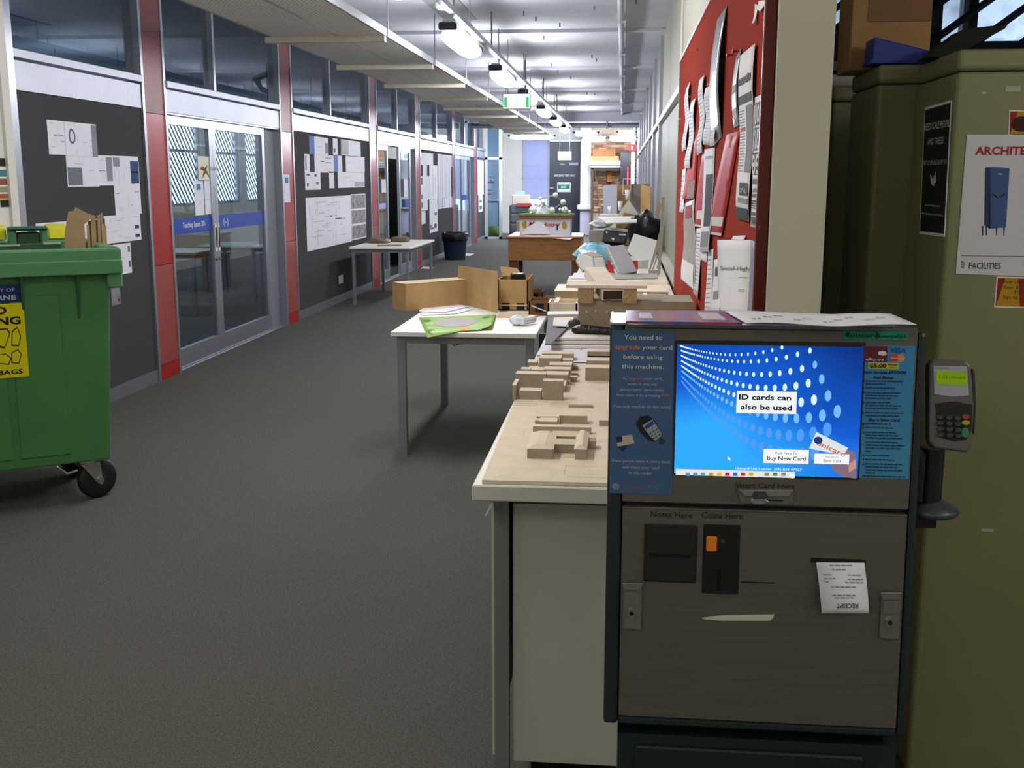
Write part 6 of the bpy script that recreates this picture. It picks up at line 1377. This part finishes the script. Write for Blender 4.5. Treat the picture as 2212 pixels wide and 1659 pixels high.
# ------------------------------------------------------------------ pile on the further benches
def pz(x, y): return 1170 + x/5.183, 380 + y/5.183
def panel(name, label, cat, Y_, pts, th, m, tilt=0, group=None, zmin=None, crop=True, ground=0):
    """an upright board: outline in crop pixels at depth Y_, leaning back by tilt, real thickness"""
    O_ = Vector((0, Y_, BZ)); P_ = Plane(O_, (1, 0, 0), Vector((0, math.sin(tilt), math.cos(tilt))))
    q_ = [P_.uv(*(pz(*p_) if crop else p_)) for p_ in pts]
    if zmin is not None: q_ = [(u, max(v, zmin)) for u, v in q_]
    if ground:
        for i in sorted(range(len(q_)), key=lambda i: q_[i][1])[:ground]: q_[i] = (q_[i][0], .001)
    t = thing(name, label, cat, P_.pt(sum(u for u, v in q_)/len(q_), min(v for u, v in q_), 0), 0, group)
    MB().poly(P_, q_, -th, 0).build('board', m if m in MATS else ink(m), t); return t, P_
flatsheet('card_sheet', 'speckled grey card sheet at the front of the foam pile', 'card', ((1311, 604), (1420, 602), (1420, 592), (1312, 592)), BZ + .02, .004, mat('speckle', '9a9a94', .9, c2='c4c2b8', scale=300, thr=(.4, .6)))
flatsheet('paper_sheet', 'white paper at the front left of the foam pile', 'paper', ((1233, 602), (1310, 603), (1300, 588), (1240, 590)), BZ + .02, .002)
o = MB().box(aZ(1226, 610, BZ).x, .3, 7.05, 7.45, BZ, BZ + .018); o = o.build('base_plank', 'boxboard'); tag(o, 'long flat beige board lying under the foam pile', 'board')
# foam tray
t = thing('foam_tray', 'angular white polystyrene tray tipped on its side', 'foam', (-.15, 7.75, BZ + .02))
yb = 7.7
P_ = Plane((0, yb, 0), (1, 0, 0), (0, .25, 1))
def pu2(x, y): return P_.uv(*pz(x, y))
MB().poly(P_, [pu2(*p_) for p_ in ((415, 868), (575, 905), (590, 1085), (440, 1040), (382, 960))], -.1, 0).build('tray_side', 'foam_white', t, bevel=.006)
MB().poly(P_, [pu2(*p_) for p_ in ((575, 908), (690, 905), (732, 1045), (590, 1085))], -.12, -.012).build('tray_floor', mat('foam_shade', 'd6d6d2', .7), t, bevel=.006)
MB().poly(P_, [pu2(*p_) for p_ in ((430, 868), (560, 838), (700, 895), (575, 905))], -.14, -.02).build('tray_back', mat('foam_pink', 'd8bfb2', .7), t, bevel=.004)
# teal bag
c = aZ(*pz(470, 1000), BZ); 
crumple('teal_plastic_bag', 'pale blue and teal translucent plastic bag slumped over the bench edge', 'plastic bag', (-.19, 8.5, BZ + .09), .15, mat('teal_film', '9fd0e8', .2, c2='4f9aa6', scale=9), 21, (1.15, 1.9, .62), .14)
# grey folder box
t = thing('grey_box_file', 'light grey box file leaning among the foam pieces', 'file', (.05, 7.6, BZ))
P_ = Plane((0, 7.55, BZ), (1, 0, 0), (0, .35, 1))
MB().poly(P_, [pu2(*p_) for p_ in ((702, 790), (925, 768), (1075, 1068), (868, 1108))], -.05, 0).build('file_cover', mat('file_grey', 'b4b4bc', .6), t, bevel=.004)
MB().poly(P_, [pu2(*p_) for p_ in ((725, 790), (738, 788), (868, 1070), (858, 1078))], 0, .003).build('file_spine', 'white_plastic', t)
# red pieces
for i, (pts, lb) in enumerate((([(732, 940), (760, 945), (822, 1090), (735, 1075)], 'torn red plastic piece left of the grey box file'), ([(1010, 952), (1080, 952), (1078, 1050), (1060, 1050)], 'red plastic piece right of the grey box file'))): panel('red_piece', lb, 'plastic', 7.9, pts, .02, mat('red_plastic', 'c01c28', .4) and 'red_plastic', group='red pieces in the pile')
panel('white_board', 'big white board leaning in front of the black rubbish bag', 'board', 8.6, ((1035, 645), (1290, 722), (1240, 945), (1085, 950), (955, 840)), .02, 'foam_white', .25)
panel('grey_card', 'low pale grey card panel under the big white board', 'card', 8.3, ((1085, 950), (1200, 940), (1190, 1060), (1075, 1085)), .02, mat('card_pale', 'b9b8b0', .8) and 'card_pale', .1)
# black box with white triangles
t = thing('black_box', 'black shoe-box-like carton with white triangle marks', 'box', (-.1, 9.6, BZ + .2))
P_ = Plane((0, 9.4, 0), (1, 0, .09), (0, .3, 1))
MB().poly(P_, [pu2(*p_) for p_ in ((572, 582), (832, 632), (805, 752), (555, 715))], -.2, 0).build('box_front', 'black_plastic', t, bevel=.004)
MB().poly(P_, [pu2(*p_) for p_ in ((572, 582), (620, 560), (835, 605), (832, 632))], -.19, -.003).build('box_lid', ink('9a9ca4'), t)
for (x, y, s_) in ((600, 618, 14), (678, 700, 20)): MB().poly(P_, [pu2(x - s_, y - s_*.7), pu2(x + s_, y - s_*.5), pu2(x + s_*.1, y + s_)], 0, .003).build('triangle_mark', ink('d0d0d4'), t)
MB().poly(P_, [pu2(*p_) for p_ in ((742, 645), (822, 655), (820, 672), (740, 662))], 0, .003).build('box_label', ink('a8a8b0'), t)
o = MB().box(-.26, .06, 9.66, 10.0, BZ, BZ + .085).build('support_carton', 'card_brown'); tag(o, 'brown carton hidden under the black box', 'box')
# rubbish bag
mb = MB(); cc = aY(1390, 494, 10.6); rr = random.Random(12)
mb.ball((0, 0, 0), 1, 30)
out = []
for p_ in mb.v:
    an = math.atan2(p_.z, p_.x); f_ = 1 + .1*math.sin(an*5 + p_.y*4) + .06*math.sin(an*11 + p_.y*9) + .05*math.sin(p_.y*13 + an*3)
    x_, y_, z_ = p_.x*.17*f_, p_.y*.16*f_, p_.z*.15*f_
    if z_ > .06: z_ += .025*math.sin(x_*40) + .03*max(0, x_ + .06)
    if x_ < -.06: z_ -= .05*min(1, (-.06 - x_)/.1)
    out.append(Vector((cc.x + x_, 10.6 + y_, cc.z + z_)))
mb.v = out; mb.sm = [True]*len(mb.f)
o = mb.build('rubbish_bag', 'bin_bag', merge=True); tag(o, 'shiny black rubbish bag slumped against the leaning boards', 'rubbish bag')
o = MB().box(-.02, .29, 10.35, 10.9, BZ, cc.z - .2).build('support_carton', mat('carton_pink', '9a7a66', .85)); tag(o, 'brown carton under the black rubbish bag', 'box')
# leaning strips by the glazing
for i, (a0, a1, b0, b1, lb) in enumerate((((1345, 240), (1380, 240), (1335, 850), (1305, 850), 'tallest pale batten leaning against the glazed wall'), ((1330, 600), (1350, 700), (1215, 1070), (1195, 1060), 'first thin grey strip leaning against the glazed wall'), ((1340, 740), (1352, 760), (1250, 1085), (1235, 1085), 'second thin grey strip leaning against the glazed wall'), ((1345, 850), (1355, 860), (1300, 1040), (1285, 1040), 'shortest grey strip leaning against the glazed wall'))):
    panel('leaning_strip', lb, 'strip', 7.9 + .15*i, (a0, a1, b0, b1), .015, mat('strip_grey', 'a29a8e', .8) and 'strip_grey', -.0, 'strips leaning by the glazing', ground=2)
panel('brown_board', 'brown triangular board leaning behind the pale batten', 'board', 10.0, ((1318, 290), (1345, 330), (1310, 450), (1260, 440)), .01, 'card_brown')
panel('grey_card_offcut', 'beige card offcut at the foot of the leaning strips', 'card', 7.75, ((1200, 1060), (1325, 1050), (1310, 1155), (1190, 1150)), .01, 'boxboard_dark', .15)
# white sheets, triangle, cartons behind
o = flatsheet('foam_board', 'white foam panel lying flat over cartons behind the black box', 'foam board', ((1312, 484), (1376, 482), (1376, 470), (1290, 471)), 1.18, .012, 'foam_white')
o = MB().box(aY(1331, 500, 11.3).x, aY(1372, 500, 11.3).x, 11.3, 11.8, BZ, 1.175).build('support_carton', 'card_brown'); tag(o, 'brown carton holding up the white foam panel', 'box')
c = aY(1297, 484, 10.2); crumple('plastic_wrap', 'crumpled clear plastic heap above the black box', 'plastic', (c.x, 10.2, c.z), .075, 'clear_plastic', 31, (1.4, 1, .5), .2)
o = MB().box(c.x - .1, c.x + .1, 10.1, 10.28, BZ, c.z - .06).build('support_carton', mat('carton_grey', '8d8780', .85)); tag(o, 'greyish carton under the clear plastic heap', 'box')
panel('white_triangle', 'white triangular card model with a brown foot', 'model', 11.6, ((975, 268), (1082, 420), (1060, 475), (835, 462)), .02, 'foam_white')
panel('brown_foot_board', 'brown strip along the foot of the white triangle', 'card', 11.55, ((925, 410), (1070, 440), (1050, 475), (905, 455)), .01, 'card_brown')
panel('lilac_board', 'tall pale lilac panel standing left of the grey carton', 'board', 12.8, ((690, 108), (845, 95), (845, 470), (695, 450)), .03, mat('lilac_panel', 'c4c8da', .7) and 'lilac_panel', ground=2)
panel('brown_board', 'brown cardboard sheet standing between lilac panel and grey carton', 'board', 12.9, ((845, 98), (1010, 98), (1000, 470), (845, 470)), .02, 'card_brown', ground=2)
x0, x1, x2 = aY(1363, 420, 12.5).x, aY(1384, 420, 12.5).x, aY(1411, 420, 12.2).x
zt = aY(1384, 398, 12.3).z
t = thing('tall_carton', 'tall grey and brown carton standing near the glazed wall', 'box', ((x0 + x2)/2, 12.6, BZ))
MB().box(x0, .3, 12.5, 13.1, BZ, zt).build('carton_body', mat('carton_greyface', '86827c', .85), t)
MB().hexa([(x1, 12.45, BZ), (.305, 12.25, BZ), (.31, 12.27, BZ), (x1, 12.47, BZ), (x1, 12.45, zt), (.305, 12.25, zt - .03), (.31, 12.27, zt - .03), (x1, 12.47, zt)]).build('open_flap', 'card_brown', t)
t = thing('cup_rack', 'small white wire rack with a cup hanging before the grey carton', 'rack', (.07, 12.0, 1.25))
a = aY(*pz(910, 30), 12.48); b = aY(*pz(1000, 205), 12.48)
for z_ in (a.z, b.z): MB().box(a.x, b.x, 12.48, 12.5, z_ - .006, z_).build('rack_rail', 'white_plastic', t)
for x_ in (a.x, b.x - .006): MB().box(x_, x_ + .006, 12.48, 12.5, b.z, a.z).build('rack_post', 'white_plastic', t)
c = aY(*pz(968, 170), 12.19); MB().lathe((c.x, 12.43, c.z - .1), [(0, 0), (.024, 0), (.036, .11), (.032, .11), (.02, .01), (0, .01)], 14).build('cup', 'white_plastic', t)
# little white cartons near the brick
for i, (x, y, w_, h_, lb) in enumerate(((1312, 462, 12, 16, 'small white cup on the bench before the brick wall'), (1330, 455, 20, 20, 'small white carton on the bench before the lilac panel'))):
    a = aY(x, y, 12.4); b = aY(x + w_, y - h_, 12.4); o = MB().lathe(((a.x + b.x)/2, 12.4, a.z), [(0, 0), (.02, 0), (.03, b.z - a.z), (.027, b.z - a.z), (.018, .01), (0, .01)], 14).build('paper_cup', 'white_plastic'); tag(o, lb, 'cup')
o = MB().box(-.25, 0.02, 12.2, 12.62, BZ, aY(1320, 463, 12.4).z - .001).build('support_carton', mat('carton_white', 'd4d2cc', .8)); tag(o, 'white carton the two small cups stand on', 'box')

# ------------------------------------------------------------------ wooden table with the banana box
WZ = .8; wx0, wx1, wy0, wy1 = -1.565, -.526, 14.85, 15.75
wt = thing('wooden_table', 'old brown wooden table with a deep apron', 'table', ((wx0 + wx1)/2, 15.3, 0))
mat('old_wood', 'a06a34', .45, noise=.22, scale=5, stretch=(1.2, 8, 8))
MB().box(wx0, wx1, wy0, wy1, WZ - .03, WZ).build('table_top', 'old_wood', wt, bevel=.008)
MB().box(wx0 + .02, wx1 - .02, wy0 + .02, wy0 + .045, WZ - .33, WZ - .03).build('apron', 'old_wood', wt); MB().box(wx0 + .02, wx1 - .02, wy1 - .045, wy1 - .02, WZ - .33, WZ - .03).build('apron', 'old_wood', wt)
for x_ in (wx0 + .02, wx1 - .045): MB().box(x_, x_ + .025, wy0 + .045, wy1 - .045, WZ - .33, WZ - .03).build('apron', 'old_wood', wt)
for x_ in (wx0 + .03, wx1 - .15):
    for y_ in (wy0 + .05, wy1 - .17): MB().box(x_, x_ + .12, y_, y_ + .12, 0, WZ - .03).build('leg', mat('wood_dark', '6e3c16', .5, noise=.15, scale=8), wt)
flatsheet('plastic_sheet', 'pale blue sheet covering the wooden table top', 'sheet', ((1098, 509), (1258, 511), (1256, 503), (1114, 501)), WZ + .001, .001, mat('sheet_blue', 'c2cede', .3))
t = thing('pink_sheet', 'pale pink sheet drooping over the wooden table edge', 'sheet', (-1.0, 14.9, WZ))
a = aZ(1128, 508, WZ + .003); b = aZ(1235, 509, WZ + .003)
MB().hexa([(a.x, 14.95, WZ + .003), (-.7, 14.8, WZ - .04), (-.62, 14.9, WZ + .003), (a.x, 15.2, WZ + .003), (a.x, 14.95, WZ + .005), (-.7, 14.8, WZ - .038), (-.62, 14.9, WZ + .005), (a.x, 15.2, WZ + .005)]).build('sheet', mat('sheet_pink', 'e0c9cc', .5), t)
by = 15.0
def wq(x, y): return aY(1080 + x/10.37, 400 + y/10.37, by)
a = wq(440, 1105); b = wq(1575, 770)
bx_ = thing('banana_box', 'white fruit box with red lettering and yellow bananas on the wooden table', 'box', ((a.x + b.x)/2, 15.25, WZ))
MB().box(a.x, b.x, by, by + .5, WZ + .004, b.z).build('box_body', mat('box_white', 'e0e0e4', .7), bx_)
c = wq(415, 760); d = wq(1600, 690)
MB().box(c.x, d.x, by - .015, by + .52, c.z, d.z).build('lid_rim', mat('rim_brown', '8a5a48', .8), bx_)
Pb = Plane((0, by, 0), (1, 0, 0), (0, 0, 1))
def wu(x, y): p_ = wq(x, y); return p_.x, p_.z
mb = MB(); u0, v0 = wu(640, 910); u1 = wu(780, 900)[0]; mb.text(Pb, 'M', (u0 + u1)/2, wu(0, 905)[1], .055, .002, width=u1 - u0, bold=.02, shear=.3)
u0 = wu(980, 0)[0]; u1 = wu(1355, 0)[0]; mb.text(Pb, 'kays', (u0 + u1)/2, wu(0, 910)[1], .05, .002, width=u1 - u0, bold=.02, shear=.3); mb.build('lettering', ink('b82a34'), bx_)
for s_, cx in ((1, 575), (-1, 1420)):
    mb = MB(); n_ = 10; o_, i_ = [], []
    for k_ in range(n_ + 1):
        an = math.radians(100 + 150*k_/n_) if s_ == 1 else math.radians(-70 + 150*k_/n_)
        o_.append(wu(cx + (75 if s_ == 1 else 80)*math.cos(an) + 0, 885 - 95*math.sin(an) + (0 if s_ == 1 else 20))); i_.append(wu(cx + 18*math.cos(an) + (35 if s_ == 1 else -40), 885 - 45*math.sin(an) + (0 if s_ == 1 else 20)))
    mb.poly(Pb, o_ + i_[::-1], 0, .003); mb.build('banana_print', ink('b8962a'), bx_)
MB().poly(Pb, [wu(1270, 885), wu(1295, 885), wu(1300, 1000), wu(1270, 1005)], 0, .003).build('hand_hole', ink('15120e'), bx_)
o = thing('paper_sheet', 'crumpled white paper leaning against the banana box', 'paper', ((wq(870, 900).x), by - .05, WZ)); 
MB().poly(Plane((0, by - .04, WZ), (1, 0, 0), (0, .12, 1)), [Plane((0, by - .04, WZ), (1, 0, 0), (0, .12, 1)).uv(1080 + x/10.37, 400 + y/10.37) for x, y in ((840, 800), (960, 840), (1130, 1090), (470, 1095), (600, 960))], -.004, 0).build('sheet', 'paper', o)
# molecule model on a green felt
gz_ = d.z
t = thing('ball_model', 'ball-and-stick model of white spheres on a green felt base', 'model', ((a.x + b.x)/2, 15.2, gz_))
e0 = wq(412, 700); e1 = wq(1650, 640)
MB().box(e0.x, e1.x - .04, by - .02, by + .5, gz_ + .001, gz_ + .02).build('felt_base', mat('felt_green', '7f9a3a', .9, c2='3f6a3a', scale=30), t)
mat('ball_white', 'e6e6e2', .5)
sph = [(1245, 225, 62), (1415, 380, 66), (735, 560, 90), (1160, 565, 78), (1450, 560, 80), (965, 390, 50), (900, 295, 38), (885, 450, 42), (1345, 545, 38), (1555, 595, 42), (1005, 610, 36), (690, 620, 30), (800, 430, 40)]
cs_ = []
for i, (x, y, r_) in enumerate(sph):
    Yd = by + .06 + .05*(i % 5); p_ = aY(1080 + x/10.37, 400 + y/10.37, Yd); rr_ = r_/10.37/FPX*Yd
    p_.z = max(p_.z, gz_ + .02 + rr_*.95); MB().ball(p_, rr_, 16).build('ball', 'ball_white', t); cs_.append(p_)
for i, j in ((0, 1), (1, 4), (0, 6), (6, 5), (5, 7), (7, 2), (5, 3), (1, 3), (8, 4), (12, 7), (2, 11), (3, 10), (4, 9)): MB().cyl(cs_[i], cs_[j], .006, 6).build('stick', ink('a8a8a4'), t)
mb = MB(); p_ = aY(1080 + 985/10.37, 400 + 540/10.37, by + .1); mb.lathe((p_.x, p_.y, gz_ + .02), [(0, .14), (.03, .12), (.06, .05), (.07, 0)], 6); mb.build('clear_cone', 'clear_plastic', t)
for (x, w_, c_) in ((900, 90, 'c89a78'), (600, 110, 'b9b84a'), (1290, 70, '8a8468'), (1600, 60, 'd0d0b8')):
    p_ = aY(1080 + x/10.37, 400 + 640/10.37, by + .0); MB().box(p_.x - .02, p_.x + .04, by - .005, by + .05, gz_ + .02, gz_ + .035).build('felt_piece', ink(c_), t)

# ------------------------------------------------------------------ far end furniture
def farbox(x0, x1, yb, yt, Y_): a_ = aY(x0, yb, Y_); b_ = aY(x1, yt, Y_); return a_.x, b_.x, a_.z, b_.z
cpY = 28.6
x0, x1, z0, z1 = farbox(1100, 1146, 508, 443, cpY)
t = thing('photocopier', 'grey photocopier with a cream scanner top at the far end', 'photocopier', ((x0 + x1)/2, cpY + .3, 0))
MB().box(x0, x1, cpY, cpY + .6, 0, z1).build('copier_body', mat('copier_grey', '55575e', .5), t, bevel=.02)
X0_, X1_, Z0_, Z1_ = farbox(1106, 1142, 438, 421, cpY); MB().box(X0_, X1_, cpY, cpY + .55, z1 + .0, Z1_).build('scanner_top', mat('copier_cream', 'cfccb8', .5), t, bevel=.02)
X0_, X1_, Z0_, Z1_ = farbox(1117, 1148, 446, 439, cpY - .02); MB().box(X0_, X1_, cpY - .06, cpY, Z0_, Z1_).build('control_strip', ink('b0483a'), t)
for z_ in (.2, .45, .7): MB().box(x0 + .05, x1 - .05, cpY - .015, cpY, z_, z_ + .2).build('paper_drawer', mat('copier_drawer', '64666c', .5), t, bevel=.008)
o = MB().box(aY(1113, 420, cpY).x, aY(1131, 420, cpY).x, cpY + .1, cpY + .4, aY(1113, 421, cpY).z, aY(1113, 413, cpY).z).build('paper_tray', ink('9fb4d4')); tag(o, 'pale blue box on top of the photocopier', 'box')
x0, x1, z0, z1 = farbox(1116, 1124, 500, 478, cpY - .3)
o = MB().box(x0, x1, cpY - .35, cpY - .12, 0, z1).build('brown_carton', 'card_brown'); tag(o, 'small brown carton on the floor before the photocopier', 'box')
# glazed side screen with a table and red model behind it
gs = struct('window_9', 'glazed end screen beside the last pinboard', (-3.4, 28.85, 0))
xa, xb = L, aY(1084, 400, 28.85).x; zt_ = aY(1065, 345, 28.85).z
for x_ in (xa, xb - .07): MB().box(x_, x_ + .07, 28.82, 28.9, 0, CEI).build('stile', 'white_plastic', gs)
for z_ in (0, zt_, CEI - .06): MB().box(xa, xb, 28.82, 28.9, z_, z_ + .06).build('rail', 'white_plastic', gs)
for z0_, z1_ in ((.06, zt_), (zt_ + .06, CEI - .06)): MB().box(xa + .07, xb - .07, 28.855, 28.862, z0_, z1_).build('pane', glass('glass_blue', (190, 212, 232)), gs)
desk(-4.6, -3.3, 29.6, 30.4, 1.0, 'pale high table behind the glazed end screen', topm='boxboard')
t = thing('red_model', 'branching red and white model on the high table behind the glass', 'model', (-3.85, 29.9, 1.0))
c0 = aY(1055, 455, 29.8)
MB().cyl((-3.85, 29.9, 1.0), (-3.85, 29.9, 1.55), .03, 8).build('stem', ink('a8463a'), t)
rr = random.Random(5)
for k_ in range(14): MB().obox((-3.85 + rr.uniform(-.02, .32), 29.9 + rr.uniform(-.1, .1), 1.15 + k_*.035), .16, .08, .03, rr.uniform(0, 3)).build('leaf_block', ink(('a8463a', 'c9998a', 'd8ccc4')[k_ % 3]), t)
o = MB().lathe((aY(1066, 508, 29.3).x, 29.3, 0), [(0, 0), (.12, 0), (.14, .32), (.13, .32), (.11, .02), (0, .02)], 16).build('waste_basket', ink('b9b84e', .5)); tag(o, 'small yellow waste basket behind the glazed end screen', 'bin')
# timber rack before the brick wall
t = thing('timber_rack', 'shelf rack of pale planks before the brick wall', 'rack', (-.45, 31.0, 0))
for k_, (x0, x1, yb, yt, c_) in enumerate(((1272, 1350, 352, 347, 'd8d4c0'), (1272, 1358, 357, 352.5, 'c9cbb4'), (1276, 1346, 362, 358, 'b8b4a8'))):
    X0_, X1_, Z0_, Z1_ = farbox(x0, x1, yb, yt, 30.7); MB().box(X0_, X1_, 30.7 + .02*k_, 31.0, Z0_, Z1_).build('plank', mat('plank%d' % k_, c_, .7, noise=.05, scale=9), t)
X0_, X1_, Z0_, Z1_ = farbox(1283, 1338, 366, 362, 30.7)
MB().box(X0_, X1_, 30.72, 30.78, Z0_ - .04, Z1_).build('bearer', ink('2f2a22'), t)
for x_ in (1280, 1344): q_ = aY(x_, 370, 30.8).x; MB().box(q_ - .03, q_ + .03, 30.78, 30.86, 0, Z0_).build('upright', ink('4a4236'), t)
zsh = aY(1300, 347, 30.7).z
for x0, x1, yt, m, lb, nm in ((1275, 1337, 337, 'card_brown', 'wide brown crate on the plank shelf', 'crate'), (1280, 1330, 322, mat('crate_orange', '8f5a2a', .7, noise=.2, scale=6, stretch=(1, 1, 10)), 'stack of orange-brown timber on the wide crate', 'timber_stack')):
    X0_, X1_, Z0_, Z1_ = farbox(x0, x1, 347, yt, 30.75)
    o = MB().box(X0_, X1_, 30.75, 30.98, zsh + .002 if yt > 330 else zt2 + .002, Z1_).build(nm, m); tag(o, lb, 'crate'); zt2 = Z1_
X0_, X1_, Z0_, Z1_ = farbox(1340, 1361, 362, 329, 30.6); o = MB().box(X0_, X1_, 30.6, 30.64, 0, Z1_).build('black_board', 'black_plastic'); tag(o, 'tall black panel standing right of the plank shelf', 'panel')
X0_, X1_, Z0_, Z1_ = farbox(1312, 1322, 393, 372, 31.2); o = MB().box(X0_, X1_, 31.1, 31.2, Z0_, Z1_).build('orange_block', ink('b8702e')); tag(o, 'orange wooden bracket on the brick wall', 'bracket')
X0_, X1_, Z0_, Z1_ = farbox(1357, 1373, 326, 312, 30.2); t = thing('red_sign', 'small red sign box hanging near the glazed wall at the far end', 'sign', ((X0_ + X1_)/2, 30.2, Z0_))
MB().box(X0_, X1_, 30.2, 30.28, Z0_, Z1_).build('sign_box', ink('b0202a', .4), t); MB().box((X0_ + X1_)/2 - .02, (X0_ + X1_)/2 + .02, 30.19, 30.2, Z0_ + .04, Z1_ - .04).build('sign_mark', ink('e0c0c0'), t); MB().cyl(((X0_ + X1_)/2, 30.24, Z1_), ((X0_ + X1_)/2, 30.24, CEI), .008, 6).build('drop_rod', 'steel_grey', t)
X0_, X1_, Z0_, Z1_ = farbox(1362, 1372, 400, 328, 30.3); o = MB().box(X0_, X1_, 30.3, 30.4, 0, CEI).build('white_post', 'wall_white'); tag(o, 'bright white post under the red sign', 'post')
X0_, X1_, Z0_, Z1_ = farbox(1354, 1359, 400, 360, 30.25); o = MB().cyl(((X0_ + X1_)/2, 30.2, 0), ((X0_ + X1_)/2, 30.2, Z1_), .03, 10).build('red_pole', ink('b8404a')); tag(o, 'red pole beside the bright white post', 'pole')
a = aY(1290, 385, 30.9); b = aY(1303, 420, 30.9); mb = MB(); mb.tube([(a.x - .1, 31.15, 1.95), (b.x + .05, 31.06, 0)], .02, 6); o = mb.build('leaning_pole', ink('7a7468')); tag(o, 'thin grey pole leaning against the brick wall', 'pole')

# second lit exit sign, hung before the black door
a = aY(1205, 327, 29.2); b = aY(1234, 346, 29.2)
t = thing('exit_sign', 'small white lit exit sign hanging before the black door', 'exit sign', ((a.x + b.x)/2, 29.2, b.z))
MB().box(a.x, b.x, 29.2, 29.27, b.z, a.z).build('sign_box', 'white_plastic', t, bevel=.01)
MB().box(a.x + .015, b.x - .015, 29.196, 29.2, b.z + .015, a.z - .015).build('sign_face', glow('f6fff8', 3), t)
MB().box((a.x + b.x)/2 - .06, (a.x + b.x)/2 + .1, 29.194, 29.196, b.z + .05, a.z - .06).build('sign_mark', glow('bfeed0', 2), t)
for x_ in (a.x + .05, b.x - .05): MB().cyl((x_, 29.23, a.z), (x_, 29.23, CEI), .006, 6).build('drop_rod', 'steel_grey', t)
